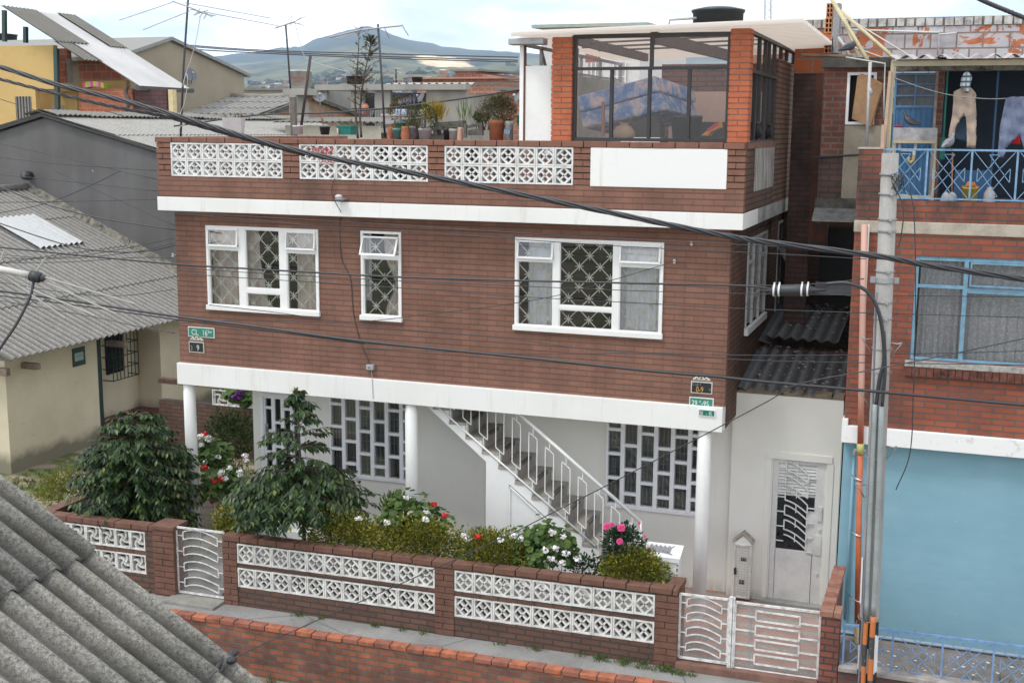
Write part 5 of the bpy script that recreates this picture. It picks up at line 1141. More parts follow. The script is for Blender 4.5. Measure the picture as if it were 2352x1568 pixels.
cloth_piece('cloth', [(1752, 745), (1797, 800), (1780, 870), (1760, 985), (1722, 960), (1720, 920), (1672, 915), (1685, 820), (1720, 765)], .3, plaid, 'knotted plaid cloth hanging above the beige trousers', 'cloth')
cloth_piece('shirt', [(2150, 1190), (2290, 1180), (2300, 1510), (2150, 1505)], .6, flat('red_cloth', (.50, .012, .02), .9), 'bright red shirt behind the faded jeans', 'shirt')
def cable(name, pts, r, label, mat=None, group=None, n=6, seg=8, cat='cable'):
    m = MB(); m.tube(spline(pts, seg), r, n); o = m.build(name, mat or cable_black, smooth=True); tag(o, label, cat, group); return o
cable('washing_line', [TR(1000, 820, .25), TR(1300, 925, .3), TR(1610, 1000, .33), TR(2000, 1035, .33), TR(2342, 1015, .33), TR(2700, 1000, .33)], .004, 'white twine washing line tied to the awning post', flat('twine', (.5, .5, .48), .8), cat='line')
# ---- lower blue railing on its little wall
bk = thing('kerb_wall', (.8, -1.7, 0), 'low brick kerb wall under the blue spiked railing', 'wall')
m = MB(); m.box(-.92, 3.2, -1.74, -1.6, -.9, .24); shear(m, 0.5).build('brick_face', bricks('kerb_brick', (.19, .075, .06), (.13, .055, .048), (.10, .09, .085), .2, .074, .01, bump=.8, tint=.3, chalk=.6), bk)
m = MB(); m.box(-.92, 3.2, -1.76, -1.58, .242, .30); shear(m, .5).build('kerb_cap', flat('pale_kerb_cap', (.36, .33, .31), .95, var=.3, scale=8, bump=.4), bk, bevel=.01)
lr = thing('railing', (.8, -1.67, .3), 'blue railing with crossed bars and small spikes in front of the blue wall', 'railing')
cross_rail(lr, -.88, 2.2, -1.67, .29, .78, 6, flat('blue_rail_low', (.17, .30, .52), .5, var=.2, scale=14), spikes=True, sh=True)
m = MB(); m.box(-1.0, 3.2, -1.6, .12, -.3, -.004); struct(m, 'side_yard', flat('grey_brown_floor', (.21, .185, .17), .95, var=.3, scale=5, bump=.3))
# white flakes on that floor
m = MB()
for k in range(130):
    x, y = rnd(-.6, 2.0), rnd(-1.4, -.1); r = rnd(.006, .022); a_ = rnd(0, 3); m.add([(x+r*math.cos(a_+q*1.57)*(1.6 if q % 2 else 1), y+r*math.sin(a_+q*1.57), .001+rnd(0, .002)) for q in range(4)], [(0, 1, 2, 3)])
o = m.build('paint_flakes', white, recalc=False); tag(o, 'white paint flakes scattered on the grey floor behind the blue railing', 'debris', kind='stuff')
# ---- orange drain pipe
dp = thing('drain_pipe', (-.93, -.1, 0), 'tall drain pipe, faded pink above and bright orange below, on the blue house corner', 'pipe')
def DP(v): 
    u = 1985+(v-520)*(1968-1985)/(1480-520); return py(u, v, -.1)
m = MB(); m.tube([DP(515), DP(700), DP(900), DP(1020)], .036, 12); t = NT('faded_pink_pipe'); sx = t.n('ShaderNodeSeparateXYZ'); t.l(t.pos(), sx.inputs[0]); t.fin(t.ramp(t.math('MULTIPLY', sx.outputs[2], .2), [(.52, (.40, .11, .06)), (.66, (.55, .33, .27))]), .6); m.build('upper_pipe', t.m, dp, smooth=True)
m = MB(); m.tube([DP(1018), DP(1030), DP(1042)], .043, 12); m.build('pipe_joint', flat('olive_joint', (.45, .42, .16), .5), dp, smooth=True)
m = MB(); m.tube([DP(1040), DP(1250), DP(1430)], .034, 12); m.build('lower_pipe', flat('orange_pipe', (.50, .13, .05), .55, var=.25), dp, smooth=True)
m = MB(); m.tube([DP(1430), DP(1500), DP(1560)], .034, 12); m.build('pipe_foot', flat('tan_pipe', (.55, .38, .17), .55), dp, smooth=True)
for v in (1100, 1228, 1378):
    q = DP(v); m = MB(); m.tube([(q.x-.10, -.0, q.z+.01), (q.x-.06, -.1, q.z+.01), (q.x, -.142, q.z), (q.x+.04, -.12, q.z-.004)], .012, 6); m.build('pipe_clamp', flat('shiny_clamp', (.6, .6, .6), .3, .8), dp, smooth=True)
m = MB(); q = [py(1995+(v-520)*(1972-1995)/500, v, -.08) for v in (515, 700, 880, 1030)]; m.tube(q, .012, 6); m.build('thin_conduit', flat('cream_conduit', (.6, .56, .48), .5), dp, smooth=True)
# ---------------------------------------------------------------- concrete utility pole
PYY = -2.0
pole = thing('utility_pole', (-.62, PYY, -.7), 'tall grey concrete utility pole with conduits and black and orange stripes at its foot', 'utility pole')
def PC(v): u = 2045+(v-353)*(1990-2045)/(1568-353); return py(u, v, PYY)
top, bot = PC(352), PC(1568); bot2 = bot+(bot-top)*.22
t = NT('pole_concrete'); sx = t.n('ShaderNodeSeparateXYZ'); t.l(t.pos(), sx.inputs[0]); a_ = t.noise(5, 6, t.scaled(t.pos(), 1, 1, .3), .7); b_ = t.noise(60, 3)
c_ = t.ramp(a_, [(.3, (.26, .25, .235)), (.7, (.40, .385, .365))]); c_ = t.mix(1.0, c_, t.ramp(b_, [(.3, .85), (.7, 1.05)]), 'MULTIPLY')
zz = sx.outputs[2]
def band(c_, lo, hi, col): return t.mix(t.math('MULTIPLY', t.math('GREATER_THAN', t.math('ADD', zz, t.math('MULTIPLY', a_, .05)), lo+.025), t.math('LESS_THAN', t.math('ADD', zz, t.math('MULTIPLY', a_, .05)), hi+.025)), c_, col)
c_ = band(c_, .93, 1.08, (.02, .021, .022)); c_ = band(c_, .28, .50, (.02, .021, .022)); c_ = band(c_, -.5, .28, (.48, .16, .04)); c_ = band(c_, .78, .93, (.04, .042, .043)); c_ = band(c_, .50, .78, (.50, .49, .48))
pm_ = t.fin(c_, .9)
m = MB(); m.tube([bot2, bot, bot+(top-bot)*.5, top], [.108, .102, .092, .082], 24); m.build('shaft', pm_, pole, smooth=True)
def steelband(v, name='steel_band', h=.012):
    c = PC(v); m = MB(); m.lathe((c.x, c.y, c.z), [(.094, -h/2), (.097, -h/2), (.097, h/2), (.094, h/2)], 24); m.box(c.x+.02, c.x+.05, c.y-.11, c.y-.085, c.z-.014, c.z+.014); return m.build(name, galv, pole, smooth=False)
for v in (400, 445, 503, 530, 622, 693, 730, 800, 853): steelband(v)
c = PC(643); m = MB(); m.lathe(c, [(.09, -.025), (.097, -.025), (.097, .025), (.09, .025)], 24); m.box(c.x-.14, c.x-.085, c.y-.02, c.y+.02, c.z-.03, c.z+.03); m.box(c.x+.085, c.x+.14, c.y-.02, c.y+.02, c.z-.03, c.z+.03); m.build('clamp_collar', galv, pole)
con = flat('grey_conduit', (.30, .33, .335), .5, var=.2, scale=4)
def conduit(pts, r, mat=con, name='conduit'): 
    m = MB(); m.tube(spline([py(u, v, y) for u, v, y in pts], 6), r, 12); return m.build(name, mat, pole, smooth=True)
yf = PYY-.11
conduit([(2010, 928, yf), (1996, 1250, yf), (1990, 1412, yf)], .026); conduit([(2025, 933, yf-.01), (2014, 1250, yf-.01), (2006, 1414, yf-.01)], .028)
conduit([(2013, 672, PYY-.06), (2006, 900, PYY-.07), (1997, 1100, PYY-.1), (1982, 1400, PYY-.11), (1970, 1600, PYY-.11)], .011, flat('dull_violet_conduit', (.17, .17, .21), .5))
def stripe_mat(name, off):
    t = NT(name); sx = t.n('ShaderNodeSeparateXYZ'); t.l(t.pos(), sx.inputs[0]); f = t.math('FRACT', t.math('ADD', t.math('MULTIPLY', sx.outputs[2], 2.05), off)); a_ = t.noise(30, 5)
    c = t.mix(t.math('GREATER_THAN', f, .5), (.50, .16, .045), (.05, .052, .053)); return t.fin(t.mix(t.ramp(a_, [(.58, 0), (.72, .5)]), c, (.3, .31, .31)), .7)
conduit([(1990, 1412, yf), (1985, 1500, yf), (1981, 1600, yf)], .0265, stripe_mat('striped_conduit', .3)); conduit([(2006, 1414, yf-.01), (2001, 1500, yf-.01), (1997, 1600, yf-.01)], .0285, stripe_mat('striped_conduit_b', .1))
conduit([(1895, 652, PYY-.1), (1945, 650, PYY-.12), (1990, 668, PYY-.13), (2016, 710, PYY-.13), (2028, 770, PYY-.12), (2030, 830, yf), (2020, 870, yf), (2012, 930, yf)], .019, cable_black, 'power_cable')
conduit([(2030, 760, yf), (2033, 850, yf), (2026, 935, yf-.01)], .017, cable_black, 'power_cable')
for (v, s) in ((786, -1), (908, -1), (793, 1), (1028, 1), (1120, -1)):
    c = PC(v); m = MB(); m.tube([c+V((s*.09, -.05, .04)), c+V((s*.16, -.06, .035)), c+V((s*.20, -.06, .05)), c+V((s*.19, -.06, .03)), c+V((s*.1, -.05, -.10))], .007, 6); m.build('step_iron', galv, pole, smooth=True)
m = MB(); c = PC(1090)
for k in range(2): q = PC((1045, 1415)[k]); m.tube([q+V((.115*math.cos(a), .115*math.sin(a)-.02, .015*math.sin(a))) for a in [6.283*i/20 for i in range(21)]], .004, 5)
m.build('wire_tie', flat('tie_wire', (.3, .28, .2), .6), pole)
pap = NT('torn_poster'); a_ = pap.noise(18, 5, pap.scaled(pap.pos(), 1, 1, .4)); paper = pap.fin(pap.ramp(a_, [(.4, (.72, .71, .72)), (.7, (.60, .60, .63))]), .9)
for (ang, z0, z1, w_, nm) in ((-2.75, 1.25, 1.75, .5, 'pale torn paper with blue print'), (-.55, .50, .92, .6, 'white torn poster scrap')):
    m = MB(); vs = []; c0 = PC(1480)
    for i in range(7):
        a = ang-w_/2+w_*i/6
        for z in (z0+rnd(-.02, .02), z1+rnd(-.02, .02)):
            c = top+(bot-top)*((top.z-z)/(top.z-bot.z)); vs.append((c.x+.107*math.cos(a), c.y+.107*math.sin(a), z))
    m.add(vs, [(2*i, 2*i+2, 2*i+3, 2*i+1) for i in range(6)]); o = m.build('poster', paper, pole, recalc=False)
cc = MB(); cx_ = py(2065, 400, PYY-.1)
for k in range(9): 
    a = cx_+V((rnd(-.03, .06), rnd(-.03, .03), rnd(-.02, .03))); cc.tube(spline([a, a+V((rnd(-.05, .05), rnd(-.04, .04), rnd(-.12, -.02))), a+V((rnd(-.06, .06), rnd(-.03, .03), rnd(-.2, -.08))), a+V((rnd(-.03, .03), 0, rnd(-.05, .0)))], 5), .004, 5)
cc.build('wire_bundle', cable_black, pole, smooth=True)
conduit([(2050, 420, PYY-.1), (2075, 480, PYY-.1), (2066, 560, PYY-.1), (2058, 565, PYY-.1)], .006, cable_black, 'loose_wire')
cable('hanging_wire', [py(2088, 430, PYY-.1), py(2100, 500, PYY-.1), py(2103, 700, PYY-.1), py(2098, 900, PYY-.1), py(2090, 1040, PYY-.1), py(2058, 1124, PYY-.1)], .0055, 'thin black wire dangling loose in front of the brick house', group='loose wires')
# cable splice sleeve
sp = thing('cable_splice', (-1.2, -2.1, 4.3), 'fat black cable splice sleeve with white straps hanging beside the pole', 'cable splice')
a, b = py(1772, 667, -2.1), py(1862, 666, -2.1); ax = (b-a)
m = MB(); m.tube([a-ax*.28, a-ax*.05, a, a+ax*.04, b-ax*.04, b, b+ax*.12, b+ax*.4], [.014, .02, .04, .058, .058, .045, .022, .015], 16); m.build('sleeve', dark_plastic, sp, smooth=True)
for s in (.07, .20, .78, .93):
    c = a+ax*s; m = MB(); m.lathe(c, [(.06, -.009), (.064, -.009), (.064, .009), (.06, .009)], 16, 'x'); m.box(c.x-.008, c.x+.008, c.y-.01, c.y+.01, c.z+.06, c.z+.085); m.build('strap', flat('white_strap', (.7, .7, .7), .4), sp)
# ---------------------------------------------------------------- cream cottage and grey workshop on the left
def TL(a, b): return (a/3.998, b/3.998)             # top-left crop (0,0) in display pixels
def T2(a, b): return (588+a/3.998, b/3.998)
def pplane(u, v, P, n): d = ray(u, v); return CAM+d*((V(P)-CAM).dot(V(n))/d.dot(V(n)))
ch = thing('cottage', (-17, 5, 0), 'low cream painted cottage with a grey corrugated roof and dark green door', 'house')
t = NT('cream_stucco'); sx = t.n('ShaderNodeSeparateXYZ'); t.l(t.pos(), sx.inputs[0]); a_ = t.noise(1.3, 6, None, .65); b_ = t.noise(12, 5); d_ = t.noise(3, 6, t.scaled(t.pos(), 1, 1, 3.5), .7)
c_ = t.ramp(a_, [(.35, (.56, .50, .36)), (.7, (.64, .58, .44))]); f = t.math('ADD', t.math('SUBTRACT', .75, t.math('MULTIPLY', sx.outputs[2], 1.1)), t.math('MULTIPLY', a_, .8))
c_ = t.mix(t.ramp(f, [(.75, 0), (1.15, .8)]), c_, (.13, .115, .085)); c_ = t.mix(t.ramp(d_, [(.62, 0), (.74, .35)]), c_, (.25, .22, .16)); t.bump(b_, .3, .015); stucco = t.fin(c_, .92)
CX = -15.8
m = MB()
def wseg(a, b, c, d): m.box(CX-.15, CX, a, b, c, d)
dY = [px(906/3.998*1+0, 900, CX).y, 0]
def P1(a, b): return (a/3.998*0.9997, 784.4+b/3.998)       # crop (0,1366)
d0 = px(*P1(905, 400), CX).y; d1 = px(*P1(1480, 300), CX).y
wall_holes(m, 2.2, 9.0, -.2, 2.05, [[d0, d1, -.3, 2.5]], wseg); m.build('wall', stucco, ch); m = MB(); m.box(-21, CX-.151, 2.2, 2.35, -.2, 2.05); m.build('wall', stucco, ch)
m = MB(); m.box(CX-.75, CX-.6, d0, d1, -.2, 2.05); m.box(CX-.6, CX-.15, d1, d1+.12, -.2, 2.05); m.build('recessed_wall', stucco, ch)
gdk = flat('bottle_green_paint', (.012, .045, .035), .45, var=.3)
m = MB(); m.box(CX-.6, CX-.02, d0-.0, d0+.1, .25, 2.05); m.box(CX-.59, CX-.5, d0+.1, d0+.75, .25, 2.0); m.build('door', gdk, ch)
m = MB(); m.box(CX-.599, CX-.57, d0+1.0, d1-.5, 1.1, 1.95); wn1 = m.build('window', flat('dark_window', (.012, .016, .018), .2), ch)
m = MB()
y0, y1 = d0+.85, d1-.35
for z in (1.02, 1.25, 1.5, 1.75): m.tube([(CX-.56, y0, z), (CX-.3, y0, z), (CX-.3, y1, z), (CX-.56, y1, z)], .012, 5)
for k in range(8): y = y0+(y1-y0)*k/7; m.tube([(CX-.3, y, 1.02), (CX-.3, y, 1.98)], .010, 5)
m.build('window_guard', gdk, wn1)
m = MB(); m.box(CX-.6, CX+.75, d0-.0, d1+.1, -.1, .22); m.box(CX+.75, CX+1.05, d0+.2, d1-.4, -.1, .06); m.build('step', flat('oxblood_step', (.115, .028, .022), .6, var=.3, scale=4), ch)
s0, s1 = px(*P1(668, 90), CX+.02), px(*P1(788, 205), CX+.02); z1_, z0_ = s0.z+.05, s1.z-.0
sg = thing('notice_frame', (CX+.02, (s0.y+s1.y)/2, z0_), 'small green framed notice on the cream cottage wall', 'notice')
m = MB(); m.box(CX+.002, CX+.02, s0.y, s1.y, z0_, z1_); m.build('frame', gdk, sg); m = MB(); m.box(CX+.021, CX+.024, s0.y+.05, s1.y-.06, z0_+.1, z1_-.1); m.build('paper', flat('pale_green_paper', (.30, .42, .40), .8), sg)
text_mesh('faint_lettering', 'SE ARRIENDA', flat('faint_ink', (.17, .27, .26), .8), sg, (CX+.0255, s0.y+.07, (z0_+z1_)/2+.0), .045, 90, 90, .0005)
# roof
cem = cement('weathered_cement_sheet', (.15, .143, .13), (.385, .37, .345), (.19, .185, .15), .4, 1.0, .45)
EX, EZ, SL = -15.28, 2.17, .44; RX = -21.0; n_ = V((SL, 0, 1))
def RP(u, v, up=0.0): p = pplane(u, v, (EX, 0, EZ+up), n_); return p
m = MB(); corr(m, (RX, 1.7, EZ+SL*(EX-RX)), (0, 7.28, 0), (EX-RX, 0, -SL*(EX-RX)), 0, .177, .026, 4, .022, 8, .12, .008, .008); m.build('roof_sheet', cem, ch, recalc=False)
m = MB(); m.tube([(RX, 1.6, EZ+SL*(EX-RX)+.05), (RX, 9, EZ+SL*(EX-RX)+.05)], .09, 10); m.build('ridge_cap', cem, ch, smooth=True)
a, b, c, d = RP(-30, 505, .05), RP(42, 473, .05), RP(118, 540, .05), RP(66, 552, .05)
m = MB(); corr(m, (a.x, a.y, a.z+.03), (0, b.y-a.y, 0), (c.x-b.x, 0, -(c.x-b.x)*SL), 0, .177, .026, 1, 0, 8); m.build('clear_roof_sheet', flat('milky_sheet', (.44, .45, .45), .5, var=.1), ch, recalc=False)
m = MB(); m.box(-19, -15.5, 1.9, 2.0, 1.85, 1.98); m.build('rafter_end', bare_wood, ch)
for y in (2.6, 5.1): m = MB(); m.box(-15.9, -15.44, y, y+.1, 1.84, 1.95); m.build('rafter_end', bare_wood, ch)
# mortar fillet where the roof meets the grey wall
m = MB(); x = RX
while x < EX-.2:
    l_ = rnd(.15, .4); z = EZ+SL*(EX-x); m.hexa([(x, 8.88, z), (x+l_, 8.88, z-SL*l_), (x+l_, 9, z-SL*l_), (x, 9, z), (x, 8.96, z+rnd(.06, .13)), (x+l_, 8.96, z-SL*l_+rnd(.06, .13)), (x+l_, 9, z-SL*l_+.16), (x, 9, z+.16)]); x += l_
m.build('mortar_fillet', flat('lichen_mortar', (.22, .205, .17), .95, var=.6, scale=8, bump=.7), ch)
# grey workshop
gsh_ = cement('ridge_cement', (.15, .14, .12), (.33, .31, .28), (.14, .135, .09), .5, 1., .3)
gb = thing('workshop', (-18, 15, 0), 'grey rendered gabled workshop with a long corrugated roof behind the cottage', 'building')
t = NT('grey_render'); sx = t.n('ShaderNodeSeparateXYZ'); t.l(t.pos(), sx.inputs[0]); a_ = t.noise(.7, 6, None, .6); s_ = t.noise(1.6, 5, t.scaled(t.pos(), 1, 1, .1), .6); sp_ = t.n('ShaderNodeTexVoronoi'); sp_.inputs['Scale'].default_value = 1.7; t.l(t.pos(), sp_.inputs['Vector'])
c_ = t.ramp(t.math('ADD', t.math('MULTIPLY', a_, .5), t.math('MULTIPLY', s_, .5)), [(.36, (.098, .095, .094)), (.64, (.150, .147, .145))]); c_ = t.mix(t.math('LESS_THAN', sp_.outputs['Distance'], .035), c_, (.32, .31, .3)); t.bump(a_, .1, .02); greyr = t.fin(c_, .9)
AP = (-20.4, 6.36); xl, xr = -27.5, -12.4; zl, zr = AP[1]-.25*(AP[0]-xl), AP[1]-.25*(xr-AP[0])
m = MB(); m.prism([(xl, 9, -.2), (xr, 9, -.2), (xr, 9, zr), (AP[0], 9, AP[1]), (xl, 9, zl)], (0, .15, 0)); m.box(xr-.15, xr, 9.15, 21, -.2, zr-.05); m.build('gable_wall', greyr, gb)
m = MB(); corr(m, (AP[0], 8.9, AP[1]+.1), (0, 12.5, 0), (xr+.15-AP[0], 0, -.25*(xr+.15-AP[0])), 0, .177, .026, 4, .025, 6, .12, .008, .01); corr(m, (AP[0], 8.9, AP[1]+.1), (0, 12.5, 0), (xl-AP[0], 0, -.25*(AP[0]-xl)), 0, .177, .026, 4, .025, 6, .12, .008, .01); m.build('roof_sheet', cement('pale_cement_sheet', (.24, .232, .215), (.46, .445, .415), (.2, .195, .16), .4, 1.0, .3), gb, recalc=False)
m = MB()
for k in range(10):
    e = rnd(.0, .03)
    for sgn in (1, -1): corr(m, (AP[0], 8.84+k*1.22, AP[1]+.165+e), (0, 1.27, 0), (sgn*(.42+rnd(0, .06)), 0, -.105), 0, .177, .022, 1, 0, 8, thick=.012)
m.build('ridge_cap', gsh_, gb, recalc=False)
m = MB(); m.bar((AP[0], 8.93, AP[1]+.06), (xr+.1, 8.93, zr+.04), .05, .07, (0, 1, 0)); m.bar((AP[0], 8.93, AP[1]+.06), (xl, 8.93, zl+.06), .05, .07, (0, 1, 0)); m.build('barge_strip', flat('dark_barge', (.05, .05, .048), .8), gb)
c = py(67, 403, 8.95); m = MB(); m.lathe((c.x, 8.75, c.z), [(.0, 0), (.09, 0), (.11, .12), (.09, .26), (.06, .26)], 16, 'y'); o = m.build('vent_pipe', dark_plastic, gb, smooth=True)
# ---- ochre house with the long sloping sheet roof
yh = thing('ochre_house', (-30, 20, 0), 'ochre yellow house with a steep pale corrugated lean-to roof and orange brick bay', 'house')
ochre = flat('ochre_plaster', (.56, .385, .15), .85, var=.08, scale=.7)
def pbox(m, u0, v0, u1, v1, Y, th, vb=None):
    a, b = py(u0, v0, Y), py(u1, v1, Y); m.box(a.x, b.x, Y, Y+th, min(a.z, b.z), max(a.z, b.z))
YY = 18.0
m = MB(); W_ = [py(36, 222, YY), py(75, 300, YY)]
a, b = py(-60, 96, YY), py(88, 330, YY); a2 = py(122, 104, YY); zc_ = py(88, 205, YY).z
wall_holes(m, a.x, b.x, 0, a2.z, [[W_[0].x, W_[1].x, W_[1].z-.4, W_[0].z]], lambda p, q, r, s: m.box(p, q, YY, YY+.2, r, s)); m.box(b.x, a2.x, YY+.002, YY+.2, zc_, a2.z); m.build('wall', ochre, yh)
m = MB(); m.box(W_[0].x, W_[1].x, YY+.08, YY+.12, W_[1].z-.4, W_[0].z); wdw = m.build('window', flat('dull_pane', (.20, .20, .19), .25, var=.4, scale=5), yh)
m = MB()
for k in range(6): x = W_[0].x+(W_[1].x-W_[0].x)*k/5; m.box(x-.02, x+.02, YY-.0, YY+.05, W_[1].z-.4, W_[0].z)
m.build('window_bars', flat('grey_bars_far', (.28, .27, .25), .6), wdw)
m = MB(); pbox(m, 88, 210, 182, 340, YY+1.2, .2); m.build('wall', ochre, yh); m = MB(); pbox(m, 182, 186, 290, 206, YY+1.6, .2); m.build('wall', ochre, yh); m = MB(); m.box(b.x, py(182, 205, YY+1.2).x, YY+.2, YY+1.2, zc_-.05, zc_+.12); m.build('wall', ochre, yh)
obr = bricks('orange_bay_brick', (.50, .15, .065), (.43, .125, .06), (.36, .26, .2), .33, .13, .014, bump=.6, tint=.15)
m = MB(); pbox(m, 180, 205, 309, 330, YY+.6, .2); m.build('brick_bay', obr, yh)
m = MB(); pbox(m, 309, 205, 386, 330, YY+.59, .2); m.build('brick_bay', bricks('plum_brick', (.115, .055, .052), (.095, .048, .047), (.045, .035, .035), .33, .13, .012, bump=.6), yh)
m = MB(); pbox(m, 386, 206, 401, 330, YY+.55, .2); m.build('corner_post', flat('cream_post', (.62, .5, .27), .8), yh)
oblk2 = bricks('orange_hollow_block', (.44, .13, .06), (.33, .10, .055), (.33, .28, .23), .4, .25, .018, bump=.6, tint=.2)
m = MB(); pbox(m, 121, 112, 158, 190, YY+1.0, .2); m.build('upper_brick', oblk2, yh); m = MB(); pbox(m, 180, 140, 280, 188, YY+2.5, .2); m.build('upper_brick', oblk2, yh)
m = MB(); pbox(m, 152, 135, 162, 190, YY+.9, .15); m.build('concrete_post', grey_conc, yh)
g_ = flat('dark_green_post', (.03, .06, .055), .5)
for (u0, v0, u1, v1, y) in ((10, 24, 10.5, 96, YY+.3), (59, 62, 59, 99, YY+.6), (129, 112, 133, 268, YY-.2)): m = MB(); m.bar(py(u0, v0, y), py(u1, v1, y), .14 if u0 > 100 else .12, .12); m.build('roof_post', g_, yh)
# the big sheet roof
A = py(0, 16, 17.4); Lw = px(*(282, 195), A.x+0)
Yl = 17.4; LL = py(282, 196, Yl); RT = px(175, 33, A.x); across = V((0, RT.y-A.y, 0)); down = V((LL.x-A.x, 0, LL.z-A.z))
pal = NT('pale_plastic_sheet'); a_ = pal.noise(.8, 6, pal.scaled(pal.pos(), .4, 1, 1), .6); palm = pal.fin(pal.ramp(a_, [(.35, (.40, .395, .39)), (.65, (.50, .495, .49))]), .6)
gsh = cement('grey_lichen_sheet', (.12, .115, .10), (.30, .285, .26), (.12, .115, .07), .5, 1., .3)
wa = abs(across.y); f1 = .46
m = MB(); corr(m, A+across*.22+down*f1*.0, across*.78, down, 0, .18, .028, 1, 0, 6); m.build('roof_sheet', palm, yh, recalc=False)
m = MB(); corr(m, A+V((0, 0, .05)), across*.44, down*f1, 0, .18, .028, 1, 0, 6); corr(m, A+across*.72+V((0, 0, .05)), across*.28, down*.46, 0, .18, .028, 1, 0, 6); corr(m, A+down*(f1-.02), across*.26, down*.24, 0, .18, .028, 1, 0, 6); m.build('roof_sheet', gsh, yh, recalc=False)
g0, g1 = LL+V((0, 0, -.06)), LL+across+V((0, 0, -.06)); m = MB(); m.bar(g0+across*.2, g1+across*.02, .14, .14); m.build('gutter', flat('dark_gutter', (.08, .07, .068), .6), yh)
q = [py(290, 200, YY+.4), py(289, 215, YY+.4), py(296, 232, YY+.4), py(290, 255, YY+.4), py(289, 275, YY+.4)]; m = MB(); m.tube(spline(q, 5), .07, 8); m.build('downpipe', flat('brown_downpipe', (.13, .085, .07), .7), yh, smooth=True)
m = MB(); pbox(m, 118, 242, 143, 285, YY+.9, .15); m.build('meter_box', flat('pale_box', (.5, .5, .47), .6), yh)
m = MB(); pts = [py(190+6*k, 203-4*math.sin(math.pi*k/8), YY+.4) for k in range(9)]
for i in range(8):
    m.mat(i % 3).hexa([pts[i], pts[i+1], pts[i+1]+V((0, .3, 0)), pts[i]+V((0, .3, 0)), pts[i]+V((0, 0, .16)), pts[i+1]+V((0, 0, .16)), pts[i+1]+V((0, .3, .16)), pts[i]+V((0, .3, .16))])
o = m.build('folded_umbrella', [flat('pink_cloth', (.65, .08, .22), .8), flat('lime_cloth', (.42, .50, .06), .8), flat('beige_cloth', (.45, .35, .26), .8)]); tag(o, 'pink, lime and beige striped sunshade lying on the orange brick bay', 'sunshade')
# ---- beige gabled shed beyond
bs = thing('gabled_shed', (-25, 33, 0), 'tall beige block gabled shed with a grey roof far behind the ochre house', 'building')
t = NT('beige_blocks'); a_ = t.noise(.5, 6, None, .7); b_ = t.noise(4, 6, None, .7); c_ = t.ramp(a_, [(.35, (.27, .23, .165)), (.65, (.35, .30, .225))]); c_ = t.mix(t.ramp(b_, [(.55, 0), (.75, .55)]), c_, (.18, .165, .135)); shed = t.fin(c_, .95)
GX = -27.0
le, ap, re_ = px(272, 130, GX), px(388, 94, GX), px(560, 174, GX)
m = MB(); m.prism([(GX, le.y, 0), (GX, re_.y, 0), (GX, re_.y, re_.z), (GX, ap.y, ap.z), (GX, le.y, le.z)], (-.3, 0, 0)); m.build('gable_wall', shed, bs)
m = MB(); m.prism([(GX+.15, le.y-.4, le.z-.15), (GX+.15, ap.y, ap.z+.02), (GX+.15, re_.y+.3, re_.z-.05), (GX+.15, re_.y+.3, re_.z+.06), (GX+.15, ap.y, ap.z+.14), (GX+.15, le.y-.4, le.z-.03)], (-16, 0, 0)); m.build('roof', cement('far_grey_roof', (.2, .2, .19), (.33, .33, .31), (.22, .2, .17), .4), bs)
m = MB(); m.box(GX-16, GX-.31, le.y, le.y+.3, 0, le.z-.1); m.build('side_wall', shed, bs)
# ---- roofs between
def gable_roof_house(name, label, Y, wall_pts, wall_mat, depth, roof_mat, cat='house', eave=.2):
    """gable wall outline in display pixels at depth Y: eave left, apex, eave right"""
    r = thing(name, py(*wall_pts[1], Y)*1, label, cat); r.location.z = 0; a, b, c = [py(*p, Y) for p in wall_pts]
    m = MB(); m.prism([(a.x, Y, 0), (c.x, Y, 0), (c.x, Y, c.z), (b.x, Y, b.z), (a.x, Y, a.z)], (0, .2, 0)); m.build('gable_wall', wall_mat, r)
    m = MB(); m.prism([(a.x-eave, Y-.1, a.z-.03), (b.x, Y-.1, b.z+.03), (c.x+eave, Y-.1, c.z-.03), (c.x+eave, Y-.1, c.z+.05), (b.x, Y-.1, b.z+.12), (a.x-eave, Y-.1, a.z+.05)], (0, depth, 0)); m.build('roof', roof_mat, r); return r
pbk = bricks('tan_hollow_block', (.42, .22, .12), (.34, .18, .10), (.27, .25, .22), .42, .22, .03, bump=.6, tint=.25, soot=.3)
rb_ = thing('low_building', (-14, 26, 0), 'long low house with a pale corrugated roof and a tan brick gable behind the terrace', 'house')
E_ = py(604, 268, 24); GX2 = E_.x; R2 = px(712, 227, GX2); F2 = px(832, 272, GX2); xl2 = py(380, 223, R2.y).x
m = MB(); m.prism([(GX2, E_.y, 0), (GX2, F2.y, 0), (GX2, F2.y, F2.z), (GX2, R2.y, R2.z), (GX2, E_.y, E_.z)], (-.25, 0, 0)); m.build('gable_wall', pbk, rb_)
m = MB(); m.bar((GX2+.05, E_.y-.1, E_.z+.02), (GX2+.05, R2.y, R2.z+.06), .22, .12); m.bar((GX2+.05, R2.y, R2.z+.06), (GX2+.05, F2.y, F2.z+.04), .22, .14); m.build('barge_edge', flat('mossy_edge', (.10, .10, .085), .95, var=.5, scale=6), rb_)
m = MB(); corr(m, (GX2, R2.y, R2.z+.06), (xl2-GX2, 0, 0), (0, E_.y-R2.y-.2, E_.z-R2.z-.02), 0, .3, .045, 3, .03, 6, .15, .012, .02); m.build('roof_sheet', cement('pale_cement_sheet_b', (.2, .195, .18), (.38, .37, .345), (.14, .13, .105), .45, .8, .3), rb_, recalc=False)
m = MB(); m.prism([(GX2-.3, R2.y, R2.z), (GX2-.3, F2.y, F2.z), (GX2-.3, F2.y, F2.z+.05), (GX2-.3, R2.y, R2.z+.05)], (xl2-GX2, 0, 0)); m.build('roof_sheet', cem, rb_)
